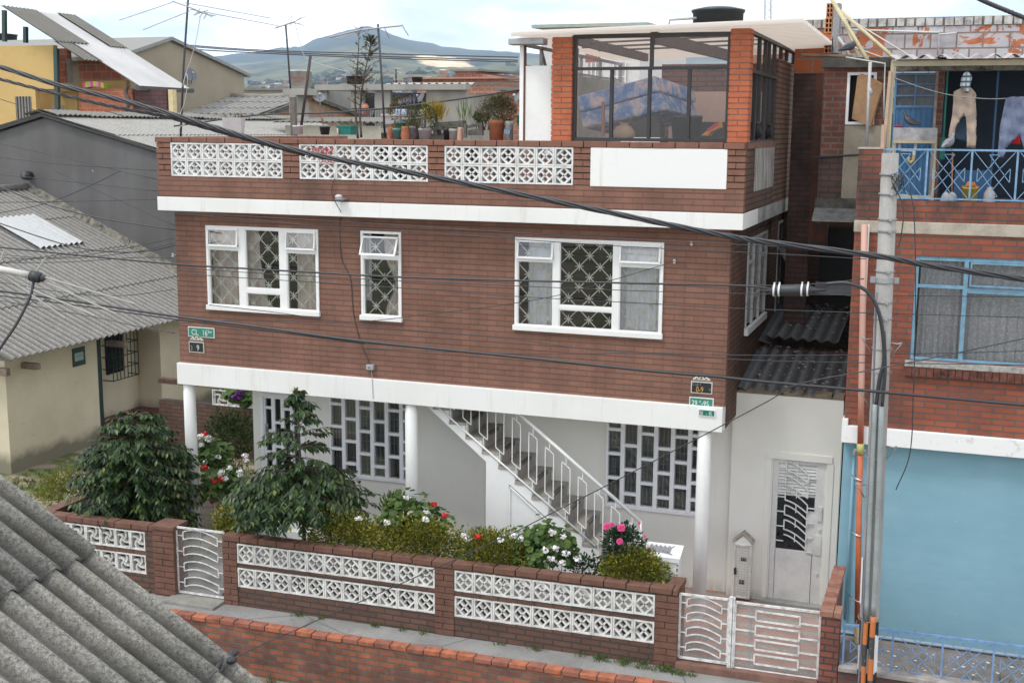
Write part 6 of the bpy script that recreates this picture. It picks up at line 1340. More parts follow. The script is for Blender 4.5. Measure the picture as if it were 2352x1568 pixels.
m = MB(); m.box(xl2, GX2-.26, E_.y, F2.y, 0, min(E_.z, F2.z)-.1); m.build('wall', shed, rb_)
m = MB(); x = xl2
while x < GX2-.5: l_ = min(1.5, GX2-x); m.tube([(x, R2.y, R2.z+.06+rnd(-.03, .05)), (x+l_, R2.y, R2.z+.06+rnd(-.03, .05))], .13, 8); x += 1.4
m.build('ridge_cap', cem, rb_, smooth=True)
lw_ = thing('low_shed', (-12, 13, 0), 'low cream wall with a thin grey corrugated roof just behind the terrace', 'building')
a, b, c = py(655, 288, 17), py(870, 290, 17), py(690, 279, 19.5)
m = MB(); m.box(a.x, b.x, 17, 17.15, 0, a.z); m.build('wall', flat('pale_cream_wall', (.58, .53, .42), .85), lw_)
m = MB(); corr(m, (b.x+.3, 20, c.z+.12), (a.x-b.x-.6, 0, 0), (0, -3.3, a.z-c.z-.02), 0, .2, .03, 1, 0, 6); m.build('roof_sheet', gsh, lw_, recalc=False)
# ---- unfinished concrete house with laundry
cy = 34.0
uh = thing('concrete_house', (-12, 38, 0), 'unfinished grey concrete house with open bays, railing and flat roof beyond the terrace plants', 'house')
t = NT('bare_concrete'); a_ = t.noise(.6, 6, t.scaled(t.pos(), 1, 1, .35), .65); b_ = t.noise(5, 5); c_ = t.ramp(a_, [(.33, (.27, .255, .225)), (.68, (.40, .385, .345))]); c_ = t.mix(t.ramp(b_, [(.55, 0), (.75, .3)]), c_, (.2, .19, .17)); bareC = t.fin(c_, .95)
zt = py(745, 195, cy).z; zs_ = py(745, 208, cy).z; zf = py(900, 252, cy).z
def hx(z): return 588+z/3.998
ops = [[py(hx(650), 210, cy).x, py(hx(870), 210, cy).x, zf, zs_], [py(hx(985), 210, cy).x, py(hx(1088), 210, cy).x, zf-.9, zs_], [py(hx(1232), 210, cy).x, py(hx(1563), 210, cy).x, zf, zs_]]
x0 = py(hx(620), 200, cy).x; x1 = py(hx(1925), 210, cy).x; x2 = py(hx(2200), 205, cy+9).x
m = MB(); wall_holes(m, x0, x1, 0, zs_, ops, lambda a, b, c, d: m.box(a, b, cy, cy+.2, c, d)); m.build('wall', bareC, uh)
m = MB(); m.hexa([(x1, cy, 0), (x1+.2, cy, 0), (x2+.2, cy+9, 0), (x2, cy+9, 0), (x1, cy, zs_-.2), (x1+.2, cy, zs_-.2), (x2+.2, cy+9, zt-.1), (x2, cy+9, zt-.1)]); m.build('wall', bareC, uh)
m = MB(); m.box(x0-.3, x1+.1, cy-.25, cy+.4, zs_, zt); m.build('roof_slab', bareC, uh)
m = MB(); m.box(x0-.2, x0, cy+.2, cy+4, 0, zs_); m.build('wall', bareC, uh)
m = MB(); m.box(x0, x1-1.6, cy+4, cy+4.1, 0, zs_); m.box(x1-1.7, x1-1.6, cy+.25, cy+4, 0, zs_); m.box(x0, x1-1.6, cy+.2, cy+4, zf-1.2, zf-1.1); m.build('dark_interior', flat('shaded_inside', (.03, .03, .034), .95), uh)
m = MB(); r0 = py(hx(1200), 190, cy+.4); corr(m, (x1+.3, cy+.3, zt+.02), (r0.x-x1-.3, 0, 0), (0, 9, .35), 0, .35, .05, 1, 0, 6); m.build('roof_sheet', flat('bright_cement_sheet', (.52, .5, .46), .8, var=.15), uh, recalc=False)
m = MB(); zr0, zr1 = py(900, 278, cy-1).z, py(900, 250, cy-1).z; xa, xb = py(hx(880), 250, cy-1).x, py(hx(1560), 250, cy-1).x
m.bar((xa, cy-1, zr1), (xb, cy-1, zr1), .05); 
for k in range(46): x = xa+(xb-xa)*k/45; m.bar((x, cy-1, zr0-.3), (x, cy-1, zr1), .022)
m.build('railing', flat('dark_railing', (.045, .045, .05), .6), uh)
m = MB(); m.box(xa-.5, xb+.5, cy-1.1, cy, zr0-.5, zr0-.3); m.build('balcony_slab', bareC, uh)
def fb(name, u0, v0, u1, v1, Y, th, mat, label, cat, group=None):
    m = MB(); pbox(m, u0, v0, u1, v1, Y, th); o = m.build(name, mat); tag(o, label, cat, group); return o
o = thing('barrel', py(840, 272, cy-.6), 'orange plastic barrel on the concrete house balcony', 'barrel'); c = py(840, 272, cy-.6); r = abs(py(847, 272, cy-.6).x-py(834, 272, cy-.6).x)/2; h = py(840, 241, cy-.6).z-c.z
m = MB(); m.lathe(c, [(r*.9, 0), (r, h*.1), (r, h*.9), (r*.8, h*.98)], 16); m.build('drum', flat('orange_plastic', (.55, .17, .08), .5), o, smooth=True); m = MB(); m.lathe(c+V((0, 0, h*.98)), [(r*.7, 0), (r*.6, .06)], 14); m.build('lid', flat('orange_lid', (.4, .13, .07), .5), o)
def far_cloth(u0, v0, u1, v1, Y, col, label, cat):
    m = MB(); a, b = py(u0, v0, Y), py(u1, v1, Y); K = 8; vs = []
    for j in range(3):
        for i in range(K+1): s = i/K; vs.append((a.x+(b.x-a.x)*s, Y+.06*math.sin(s*14+j), a.z+(b.z-a.z)*j/2+.05*math.sin(s*9)*(j == 2)))
    m.add(vs, [(j*(K+1)+i, j*(K+1)+i+1, (j+1)*(K+1)+i+1, (j+1)*(K+1)+i) for j in range(2) for i in range(K)]); o = m.build('laundry', flat('cloth_'+label[:14].replace(' ', '_'), col, .9), smooth=True, recalc=False)
    md = o.modifiers.new('thickness', 'SOLIDIFY'); md.thickness = .02; tag(o, label, cat, 'laundry on the concrete house'); return o
far_cloth(908, 251, 932, 272, cy-1.08, (.42, .53, .70), 'light blue towel over the railing of the concrete house', 'towel')
far_cloth(964, 249, 974, 268, cy-1.08, (.62, .55, .56), 'pale pink cloth over the right end of the far railing', 'cloth')
far_cloth(847, 252, 857, 274, cy-.9, (.60, .60, .64), 'white sheet standing beside the orange barrel', 'sheet')
far_cloth(914, 229, 924, 241, cy+.6, (.62, .60, .68), 'lowest white shirt on the line in the open bay', 'shirt')
far_cloth(925, 225, 932, 238, cy+.6, (.58, .54, .66), 'lilac white shirt second on the line in the open bay', 'shirt')
far_cloth(933, 224, 940, 240, cy+.6, (.62, .58, .66), 'white shirt in the middle of the bay line', 'shirt')
far_cloth(940, 219, 946, 238, cy+.6, (.55, .48, .58), 'narrow lilac top hanging high in the open bay', 'shirt')
far_cloth(949, 216, 954, 243, cy+.6, (.5, .5, .58), 'long thin grey white garment by the dish', 'garment')
far_cloth(901, 233, 909, 243, cy+.5, (.42, .27, .05), 'small mustard cloth at the left of the open bay', 'cloth')
def dish(u, v, Y, r, label, facing=(-.3, -.8, .5), mat=None):
    c = py(u, v, Y); d = V(facing).normalized(); q = d.to_track_quat('Z', 'Y'); o = thing('satellite_dish', c, label, 'satellite dish', 'satellite dishes'); m = MB(); n = 20; vs = []
    prof = [(.02, 0), (.35, .03), (.7, .11), (1, .22)]
    for (a, h) in prof:
        for k in range(n): g = 6.2832*k/n; vs.append(c+q @ V((a*r*math.cos(g), a*r*math.sin(g), h*r)))
    m.add(vs, [(i*n+k, i*n+(k+1) % n, (i+1)*n+(k+1) % n, (i+1)*n+k) for i in range(3) for k in range(n)]); m.build('reflector', mat or flat('dish_grey', (.16, .17, .19), .5), o, smooth=True, recalc=False)
    m = MB(); m.bar(c+q @ V((0, -r, .22*r)), c+q @ V((0, -.1*r, 1.0*r)), .03); m.sphere(c+q @ V((0, -.08*r, 1.0*r)), .06*max(1, r), 8, 6); m.build('feed_arm', galv, o)
    m = MB(); m.bar(c, c+V((0, .1, -r*1.2)), .05); m.build('mount', galv, o); return o
dish(969, 225, cy-.3, .24, 'grey satellite dish in front of the open laundry bay', (-.55, -.7, .45))
dish(732, 224, 25, .22, 'grey satellite dish beside the small tan gable', (.5, -.6, .5))
dish(864, 188, cy+6, .3, 'dark satellite dish on the flat roof beside the black tank', (-.7, -.5, .35))
dish(1191, 224, 22, .16, 'dark small dish by the far orange brick wall', (-.6, -.6, .4))
# ---- buildings beyond
def block(name, u0, v0, u1, v1, Y, depth, mat, label, roofmat=None, cat='house'):
    r = thing(name, py((u0+u1)/2, v1, Y), label, cat); r.location.z = 0; a, b = py(u0, v0, Y), py(u1, v1, Y); m = MB(); m.box(a.x, b.x, Y, Y+depth, 0, a.z); m.build('wall', mat, r)
    m = MB(); m.hexa([(a.x-.3, Y-.3, a.z), (b.x+.3, Y-.3, a.z-.0), (b.x+.3, Y+depth, a.z+.2), (a.x-.3, Y+depth, a.z+.2), (a.x-.3, Y-.3, a.z+.12), (b.x+.3, Y-.3, a.z+.12), (b.x+.3, Y+depth, a.z+.32), (a.x-.3, Y+depth, a.z+.32)]); m.build('roof', roofmat or cem, r); return r, a, b
pinkb = bricks('far_pink_block', (.44, .17, .10), (.38, .15, .09), (.36, .28, .24), .45, .28, .03, bump=.3, tint=.2)
r, a, b = block('brick_house', 1046, 165, 1095, 190, 62, 8, pinkb, 'pink brick upper storey with a lean-to roof on the skyline', gsh)
m = MB(); p = py(1122, 175, 62); m.prism([(b.x, 62.02, 0), (p.x, 62.02, 0), (p.x, 62.02, p.z), (b.x, 62.02, a.z-.1)], (0, 7, 0)); m.build('side_wing', pinkb, r)
r, a, b = block('long_brick_house', 958, 183, 1145, 210, 56, 6, pinkb, 'long low pink brick wall behind the flat concrete roof', pinkb)
r, a, b = block('far_brick_house', 1150, 208, 1230, 240, 46, 8, pinkb, 'pink brick house partly hidden by the glazed room post', gsh)
r, a, b = block('slate_roof_house', 560, 208, 668, 232, 60, 14, flat('far_buff_wall', (.4, .36, .3), .9), 'distant buff house with a grey corrugated roof left of the tank', gsh)
r, a, b = block('white_red_house', 1244, 66, 1466, 300, 30, 8, flat('far_white_wall', (.62, .60, .60), .85), 'white house with red bands seen through and above the glazed room', flat('greenish_sheet', (.36, .40, .34), .8), 'house')
redp = flat('far_red_paint', (.34, .055, .05), .8)
def onfront(name, u0, v0, u1, v1, mat, Y=29.95, th=.06, par=None):
    m = MB(); pbox(m, u0, v0, u1, v1, Y, th); return m.build(name, mat, par)
onfront('red_band', 1322, 64, 1381, 68, redp, par=r); onfront('red_band', 1345, 120, 1378, 144, redp, par=r); onfront('red_band', 1352, 196, 1380, 212, redp, par=r)
for (u0, u1) in ((1348, 1377), (1408, 1436)):
    m = MB(); pbox(m, u0, 144, u1, 190, 29.94, .05); w_ = m.build('window', flat('far_curtained_pane', (.36, .34, .34), .4, var=.3, scale=4), r)
    m = MB()
    for k in range(4): pbox(m, u0+(u1-u0)*k/3-.6, 144, u0+(u1-u0)*k/3+.6, 190, 29.9, .04)
    pbox(m, u0, 176, u1, 177.5, 29.895, .04); m.build('window_frame', white, w_)
# ---- water tanks
def tank(u, v0, v1, Y, wtop, wbot, mat, label, name='water_tank', lid=True, grp='water tanks on the roofs'):
    c = py(u, v1, Y); h = py(u, v0, Y).z-c.z; rt = abs(py(u+wtop/2, v0, Y).x-py(u, v0, Y).x)*.98; rb = rt*wbot/wtop
    o = thing(name, c, label, 'water tank', grp); m = MB(); m.lathe(c, [(rb, 0), (rb+(rt-rb)*.9, h*.9), (rt*1.04, h*.905), (rt*1.04, h), (rt*.98, h)], 28); m.build('tank_body', mat, o, smooth=True)
    if lid: m = MB(); m.lathe(c+V((0, 0, h)), [(rt*1.06, -.05*h), (rt*1.06, .02*h), (rt*.6, .13*h), (rt*.2, .15*h), (.02, .15*h)], 28); m.build('lid', mat, o, smooth=True)
    return o, c, rt, h
tkm = flat('tank_cement', (.50, .49, .455), .9, var=.2, scale=4)
o, c, rt, h = tank(690, 162, 204, 23, 50, 42, tkm, 'tapered grey cement water tank with red lettering on a concrete stand', lid=False)
redink = flat('faded_red_lettering', (.42, .10, .07), .8)
def wrap(o, c, r, ang):
    """bend lettering round a tank of radius r so that it faces the street"""
    for v in o.data.vertices:
        p = v.co+o.location+wloc(o.parent); a = (p.x-c.x)/r+ang; rr = r+.012+(.0 if v.co.y > 0 else .003); q = V((c.x+rr*math.sin(a), c.y-rr*math.cos(a), p.z)); v.co = q-o.location-wloc(o.parent)
tt = text_mesh('red_lettering', 'Eternit', redink, o, (c.x-rt*.62, c.y, c.z+h*.48), rt*.44, 90, 0, .002, 1.0); wrap(tt, c, rt*.95, .28)
tt = text_mesh('red_lettering', 'a 1000 L', redink, o, (c.x-rt*.34, c.y, c.z+h*.32), rt*.2, 90, 0, .002, 1.0); wrap(tt, c, rt*.93, .28)
m = MB(); m.box(c.x-rt*1.1, c.x+rt*1.0, c.y-rt, c.y+rt, c.z-.22, c.z-.002); m.box(c.x-rt*.4, c.x+rt*.2, c.y-.5, c.y+.4, 0, c.z-.22); st = m.build('tank_stand', bareC); tag(st, 'grey concrete slab and stem under the lettered water tank', 'stand')
m = MB(); pbox(m, 703, 207, 720, 226, 23.2, .3); o = m.build('clay_block', pbk); tag(o, 'tan clay blocks beside the stem of the lettered tank', 'clay block', 'hollow clay blocks on far roofs')
o, c, rt, h = tank(402, 163, 197, 25, 38, 34, tkm, 'grey cement water tank behind the tall antenna mast, its lettering faint', lid=True)
tt = text_mesh('red_lettering', 'Eternit', flat('very_faint_lettering', (.36, .26, .23), .8), o, (c.x-rt*.6, c.y, c.z+h*.35), rt*.42, 90, 0, .002); wrap(tt, c, rt*.97, .35)
m = MB(); m.box(c.x-rt, c.x+rt, c.y-rt, c.y+rt, c.z-.5, c.z-.01); m.box(c.x-rt*.5, c.x+rt*.5, c.y-rt*.5, c.y+rt*.5, 0, c.z-.5); o2 = m.build('tank_stand', bareC); tag(o2, 'concrete block stand under the tank by the tall antenna mast', 'stand')
dish(437, 173, 24.5, .25, 'dark dish with a blue feed beside the tall antenna mast', (.75, -.45, .35))
blk = flat('black_tank_plastic', (.022, .025, .028), .45); blk2 = flat('grey_black_tank_plastic', (.055, .062, .07), .45, var=.15)
tank(1648, 25, 80, 14, 118, 116, blk2, 'large dark ribbed water tank with a domed lid behind the glazed room')
m = MB(); p = [py(1537, 60, 13.5), py(1538, 46, 13.5), py(1600, 42, 13.6)]; m.tube(p, .03, 6); o = m.build('water_pipe', flat('pale_tank_pipe', (.5, .5, .48), .6), smooth=True); tag(o, 'thin pale pipe bending into the large dark tank', 'pipe')
tank(815, 176, 194, cy+5, 36, 32, blk, 'black water tank on the left of the flat concrete roof'); tank(958, 178, 189, 52, 24, 20, blk, 'small black water tank right of the second black one on the skyline'); tank(1018, 162, 181, 58, 18, 17, tkm, 'small pale cement tank near the pink brick storey'); tank(8, 80, 96, 26, 50, 48, blk, 'black water tank at the far left behind the ochre wall')
tank(1204, 264, 290, 7, 34, 30, flat('teal_tub', (.02, .19, .17), .5), 'teal plastic tub behind the glazed room post', 'plastic_tub', False, None)
# lattice mast far right
ma = thing('radio_mast', py(1770, 40, 160), 'thin lattice radio mast on the skyline', 'mast'); a, b = py(1766, 60, 160), py(1764, -60, 160); m = MB()
for dx_ in (-.45, .45):
    for dy_ in (-.45, .45): m.bar(a+V((dx_, dy_, -4)), b+V((dx_*.8, dy_*.8, 0)), .08)
for k in range(16): z0 = a.z-2+k*.9; m.bar((a.x-.45, a.y-.45, z0), (a.x+.45, a.y-.45, z0+.9), .05); m.bar((a.x+.45, a.y-.45, z0), (a.x-.45, a.y-.45, z0+.9), .05)
m.build('lattice', flat('mast_grey', (.4, .4, .42), .6), ma); m = MB(); m.box(a.x-4, a.x+4, 160, 166, 0, a.z-1.5); m.build('base_building', pinkb, ma)
# ---------------------------------------------------------------- mountain, far town, haze
SIL = [(-900, 190), (-300, 165), (200, 140), (472, 132), (512, 129), (540, 124), (588, 121), (638, 110), (670, 109), (682, 105), (688, 109), (723, 90), (760, 81), (778, 75), (800, 70), (825, 64), (845, 59), (863, 64), (888, 74), (920, 87), (963, 96), (993, 100), (1013, 107), (1050, 110), (1088, 115), (1125, 116), (1175, 120), (1300, 128), (1600, 120), (1900, 135), (2400, 170), (3400, 200)]
def sil(u):
    for (a, b), (c, d) in zip(SIL, SIL[1:]):
        if a <= u <= c: return b+(d-b)*(u-a)/(c-a)
    return 200
from mathutils import noise as mnoise
def terrain(D, u, v0):                              # far slope from 700 m out to the crest at 7 km
    pass
NU, NV = 420, 90; m = MB(); us = [-900+4300*i/NU for i in range(NU+1)]; vs = []
for j in range(NV+1):
    s = j/NV; D = 600+6600*s**1.3
    for u in us:
        vt = sil(u); vb = 262; f = s**(.95+.25*math.sin(u*.004)); v = vb+(vt-vb)*f
        d = ray(u, v); p = CAM+d*(D/math.hypot(d.x, d.y))
        if j < NV: p.z += (mnoise.fractal(V((p.x*.0016, p.y*.0016, 3.3)), .9, 2.1, 6))*62*s*(1-s)*2.2+mnoise.noise(V((p.x*.012, p.y*.012, 1)))*5*s
        else: p.z += mnoise.noise(V((p.x*.02, p.y*.02, 1)))*5
        vs.append(p)
m.add(vs, [(j*(NU+1)+i, j*(NU+1)+i+1, (j+1)*(NU+1)+i+1, (j+1)*(NU+1)+i) for j in range(NV) for i in range(NU)])
back = len(m.v); m.add([vs[NV*(NU+1)+i]+V((0, 900, -700)) for i in range(NU+1)], [])
m.f += [[NV*(NU+1)+i, NV*(NU+1)+i+1, back+i+1, back+i] for i in range(NU)]; m.mi += [0]*NU
t = NT('mountain_cover'); a_ = t.noise(.0013, 8, None, .6); b_ = t.noise(.006, 6, None, .65); sx = t.n('ShaderNodeSeparateXYZ'); t.l(t.pos(), sx.inputs[0])
c_ = t.mix(t.ramp(a_, [(.44, 0), (.55, 1)]), (.022, .036, .028), (.15, .145, .075)); c_ = t.mix(t.ramp(b_, [(.52, 0), (.66, .9)]), c_, (.20, .17, .105))
fz = t.math('MULTIPLY', t.math('SUBTRACT', 330, sx.outputs[2]), .01); c_ = t.mix(t.ramp(t.math('ADD', fz, t.math('MULTIPLY', a_, 1.2)), [(.35, 1), (.9, 0)]), c_, (.03, .043, .03))
# bare quarry ellipse on the slope, sunlit brightness painted into its sandy colour
d_ = ray(1015, 150); d_.z = 0; d_.normalize(); qc = CAM+d_*4650; pq = V((d_.y, -d_.x, 0)); ew = 4650*.5*144/2828*1.02
def dotc(vx, vy, ox, oy): return t.math('ADD', t.math('MULTIPLY', t.math('SUBTRACT', sx.outputs[0], ox), vx), t.math('MULTIPLY', t.math('SUBTRACT', sx.outputs[1], oy), vy))
al = t.math('DIVIDE', dotc(d_.x, d_.y, qc.x, qc.y), 820.0); ac = t.math('DIVIDE', dotc(pq.x, pq.y, qc.x, qc.y), ew)
rr_ = t.math('ADD', t.math('POWER', t.math('ABSOLUTE', al), 2.6), t.math('POWER', t.math('ABSOLUTE', ac), 2.6)); rr_ = t.math('ADD', rr_, t.math('MULTIPLY', t.math('SUBTRACT', t.noise(.004, 6, None, .65), .5), 2.4))
st_ = t.noise(.02, 5, t.scaled(t.pos(), 1, 1, 3), .6)
c_ = t.mix(t.ramp(rr_, [(.55, 1), (.8, 0)]), c_, t.ramp(st_, [(.35, (.60, .40, .22)), (.65, (.90, .74, .50))]))
mnt = t.fin(c_, 1.0, 0, 0.0); tag(m.build('mountains', mnt, smooth=True, recalc=False), kind='structure')
def terr_at(u, s):
    j = int(s*NV); i = int((u+900)/4300*NU); return vs[j*(NU+1)+i]
# far town: too many small houses to count
m = MB(); rt = random.Random(11)
fm = [flat('town_brick', (.30, .14, .10), .9), flat('town_pale', (.45, .43, .40), .9), flat('town_roof', (.22, .21, .21), .9), flat('town_white', (.62, .62, .6), .9)]
for k in range(6500):
    u = rt.uniform(300, 1300); s = rt.random()**1.6*.40+.004
    if mnoise.noise(V((u*.012, s*14, 0))) < -.3+s*.8: continue
    p = terr_at(u, s); w_ = rt.uniform(4, 9)*(1+1.2*s); h_ = rt.uniform(3, 6.5)*(1+.4*s); dpt = rt.uniform(5, 12); m.mat(rt.choice((0, 0, 0, 1, 1, 2, 3)))
    m.box(p.x-w_/2, p.x+w_/2, p.y, p.y+dpt, p.z-14, p.z+h_); m.mat(2); m.box(p.x-w_/2-.3, p.x+w_/2+.3, p.y-.3, p.y+dpt, p.z+h_, p.z+h_+.6)
o = m.build('far_town', fm, recalc=False); tag(o, 'pale hazy town spread over the foot of the mountains', 'town', kind='stuff')
# far trees between the houses
m = MB()
for k in range(2600):
    u = rt.uniform(300, 1300); s = rt.random()**1.5*.5+.01; p = terr_at(u, s); r = rt.uniform(2, 5)*(1+2.0*s)
    if mnoise.noise(V((u*.02+9, s*20, 0))) < .02: continue
    n0 = len(m.v); m.sphere((p.x, p.y, p.z+r*.3), r, 7, 5, (rt.uniform(.9, 1.6), 1, .8))
    for q in m.v[n0:]: q += V((rt.uniform(-.25, .25)*r, 0, rt.uniform(-.2, .2)*r))
o = m.build('far_trees', flat('far_tree_green', (.03, .045, .03), .95), recalc=False); tag(o, 'dark tree clumps scattered among the far houses', 'trees', kind='stuff')
# ---- haze
hz = bpy.data.materials.new('haze_air'); hz.use_nodes = True; ht = hz.node_tree; ht.nodes.clear(); ho = ht.nodes.new('ShaderNodeOutputMaterial'); hv = ht.nodes.new('ShaderNodeVolumePrincipled')
hv.inputs['Color'].default_value = (.62, .78, 1.0, 1); hv.inputs['Density'].default_value = 0.000095; hv.inputs['Anisotropy'].default_value = 0.1; ht.links.new(hv.outputs[0], ho.inputs['Volume'])
m = MB(); m.box(-9500, 9500, -200, 9300, -780, 720); o = m.build('haze', hz); tag(o, kind='stuff')
# ---------------------------------------------------------------- plants
coffee = leafmat('coffee_leaves', (.014, .034, .014), (.026, .058, .020), (.065, .115, .028), .33, .12)
coffee_y = leafmat('young_leaves', (.10, .16, .03), (.14, .18, .03), (.2, .2, .04), .4)
priv = leafmat('variegated_leaves', (.06, .095, .02), (.16, .185, .032), (.48, .40, .06), .5)
gera = leafmat('geranium_leaves', (.045, .09, .022), (.07, .13, .03), (.12, .18, .045), .55)
rosel = leafmat('rose_leaves', (.012, .032, .014), (.02, .05, .02), (.035, .07, .03), .4)
greyl = leafmat('grey_feathery_leaves', (.06, .09, .06), (.09, .13, .085), (.13, .16, .09), .6)
dryl = leafmat('dry_olive_leaves', (.06, .055, .025), (.09, .08, .035), (.13, .11, .05), .7)
darkl = leafmat('shrub_leaves', (.02, .04, .015), (.035, .06, .02), (.09, .11, .02), .45)
bark = flat('grey_brown_bark', (.12, .09, .07), .95, var=.3, scale=14, bump=.6)
stemm = flat('green_brown_stem', (.09, .09, .04), .8)
petw = flat('white_petals', (.80, .78, .78), .7, var=.05); petr = flat('scarlet_petals', (.62, .012, .015), .6); petp = flat('pink_petals', (.72, .06, .24), .55, var=.2, scale=60); petv = flat('violet_petals', (.16, .02, .25), .6); petpink = flat('blush_petals', (.72, .48, .46), .7)
def rv(): 
    while True:
        v = V((rnd(-1, 1), rnd(-1, 1), rnd(-1, 1)))
        if .05 < v.length < 1: return v.normalized()
def leaf(m, p, d, L_, W_, up=None):
    d = V(d).normalized(); up = up or rv(); s = d.cross(up)
    if s.length < .05: s = d.cross(V((1, 0, 0)))
    s = s.normalized(); n = s.cross(d).normalized(); q = p+d*L_
    m.add([p, p+d*L_*.42+s*W_*.5, p+d*L_*.45-s*W_*.5, q-n*L_*.10, p+d*L_*.45-n*W_*.16], [(0, 1, 3, 4), (0, 4, 3, 2)])
def roundleaf(m, p, n, r):
    n = V(n).normalized(); a = n.cross(V((.3, .5, .8))).normalized(); b = n.cross(a); k = 7
    m.add([p-n*r*.25]+[p+(a*math.cos(6.283*i/k)+b*math.sin(6.283*i/k))*r*rnd(.85, 1.1)+n*rnd(-.15, .12)*r for i in range(k)], [(0, i+1, (i+1) % k+1) for i in range(k)])
def coffee_tree(name, base, levels, label, leaves=2400, seed=5, whorls=(), top=None, droop=.17):
    """levels: (height, radius) of the crown outline; whorls of drooping leafy branches round a stem"""
    random.seed(seed); root = thing(name, base, label, 'tree'); base = V(base); zt_ = top or levels[-1][0]; zl = levels[-1][0]
    m = MB(); m.tube(spline([base+V((0, 0, -.25)), base+V((.02, 0, .35)), base+V((-.03, .02, zt_*.6)), base+V((-.05, 0, zt_-.04))], 5), [.042-.034*i/15 for i in range(16)], 9); trunk = m.build('trunk', bark, root, smooth=True)
    def rad(h):
        for (a, b), (c, d) in zip(levels, levels[1:]):
            if a <= h <= c: return b+(d-b)*(h-a)/(c-a)
        return levels[-1][1]
    lm, bm_, ym = MB(), MB(), MB(); h = levels[0][0]; wh = [(h_+rnd(-.03, .03), r_) for h_, r_, n_ in whorls for i in range(n_)]
    nbr = int(leaves/17)+len(wh)
    for k in range(nbr):
        while True:
            h = rnd(levels[0][0], zl)
            if rnd(0, 1) < (rad(h)/max(l[1] for l in levels))**1.1+.05: break
        R = rad(h)*rnd(.72, 1.06)
        if k < len(wh): h, R = wh[k]; R *= rnd(.6, 1.1)
        g = rnd(0, 6.283); dr = V((math.cos(g), math.sin(g), 0)); st = base+V((-.03, 0, min(h-.02, zt_-.1)))
        s0 = rnd(.05, .45); pts = []
        for i in range(8): s = i/7; pts.append(st+dr*R*s+V((0, 0, .10*s*(1-.2*s)-droop*R*s*s+rnd(-.01, .01))))
        bm_.tube(pts, [.007-.005*i/7 for i in range(8)], 4, False)
        for i in range(17):
            s = s0+(1-s0)*(i/16); j = min(6, int(s*7)); p = pts[j]+(pts[j+1]-pts[j])*(s*7-j); side = dr.cross(V((0, 0, 1)))*(1 if i % 2 else -1)
            d = dr*rnd(.25, .8)+side*rnd(.3, .9)+V((0, 0, rnd(-1.0, -.25))); leaf(ym if rnd(0, 1) < .02 else lm, p, d, rnd(.08, .13), rnd(.040, .058), V((0, 0, 1))+rv()*.25)
    for i in range(10): leaf(ym, base+V((-.05+rnd(-.02, .02), rnd(-.02, .02), zt_-.08)), V((rnd(-1, 1), rnd(-1, 1), rnd(-.3, .8))), .09, .04, V((0, 0, 1)))
    lm.build('crown', coffee, root, recalc=False); bm_.build('branches', bark, root, recalc=False); ym.build('young_leaves', coffee_y, root, recalc=False); random.seed(seed+1)
    return root
c = py(697, 1246, -1.0); c.z = .05; tz = py(672, 884, -1.0).z-.05
coffee_tree('coffee_tree', c, [(1.04, .6), (1.10, .93), (1.24, 1.02), (1.42, .96), (1.58, .74), (1.70, .4)], 'dark glossy tree with a thin trunk and stepped crown before the front door', 5600, 5, [(1.80, .55, 9), (1.95, .42, 7), (2.13, .52, 9), (2.3, .34, 7), (2.45, .3, 7), (2.57, .18, 6), (2.66, .11, 6)], tz, .13)
c = py(322, 1190, -.75); c.z = .0; tz = py(350, 935, -.75).z
coffee_tree('coffee_tree', c, [(.35, .7), (.6, .86), (.9, .92), (1.2, .92), (1.45, .86), (1.7, .72), (1.95, .52), (2.12, .34), (tz-.06, .16)], 'broad dark glossy bush without visible trunk left of the small gate', 10500, 9, droop=.13)
def shrub(name, u, vt, vb, wpx, Y, mat, label, n=1500, L_=.03, W_=.018, depth=None, kind='leaf', cat='shrub', lumps=60, group=None, stems=True, seed=1):
    """mass of leaves in uneven clumps over an ellipsoid; size taken from its height and width in metres"""
    random.seed(seed); b = py(u, vb, Y); t_ = py(u, vt, Y); rx = abs(py(u+wpx/2, vb, Y).x-b.x)*.95; h = t_.z-b.z; ry = depth or min(rx, .38)
    root = thing(name, b, label, cat, group); cen = b+V((0, 0, h*.55)); lm = MB(); cl = []
    for k in range(lumps):
        d = rv(); d.z = abs(d.z)*1.15-.45; q = rnd(.55, .95); cl.append((cen+V((d.x*rx*q, d.y*ry*q, d.z*h*.52*q)), rnd(.10, .22)*min(1.3, max(.5, rx/.4)), d))
    for i in range(n):
        c, r, d0 = random.choice(cl); d = rv(); p = c+d*r*rnd(.45, 1)**.4
        if p.z < b.z-.02: p.z = b.z+rnd(0, .1)
        if kind == 'leaf': leaf(lm, p, d+d0*.7+V((0, 0, .35)), L_*rnd(.7, 1.3), W_*rnd(.7, 1.2))
        elif kind == 'round': roundleaf(lm, p, d*.6+V((0, -.35, .8)), L_*rnd(.6, 1.15))
        else: leaf(lm, p, V((d.x*.4, d.y*.4, 1)), L_*rnd(.7, 1.5), W_)
    lm.build('foliage', mat, root, recalc=False)
    if stems:
        sm = MB()
        for i in range(14): c, r, d = random.choice(cl); f = b+V((rnd(-.5, .5)*rx, rnd(-.5, .5)*ry, -.05)); sm.tube([f, (f+c)/2+rv()*.03, c], [.007, .005, .003], 4, False)
        sm.build('stems', stemm, root, recalc=False)
    return root
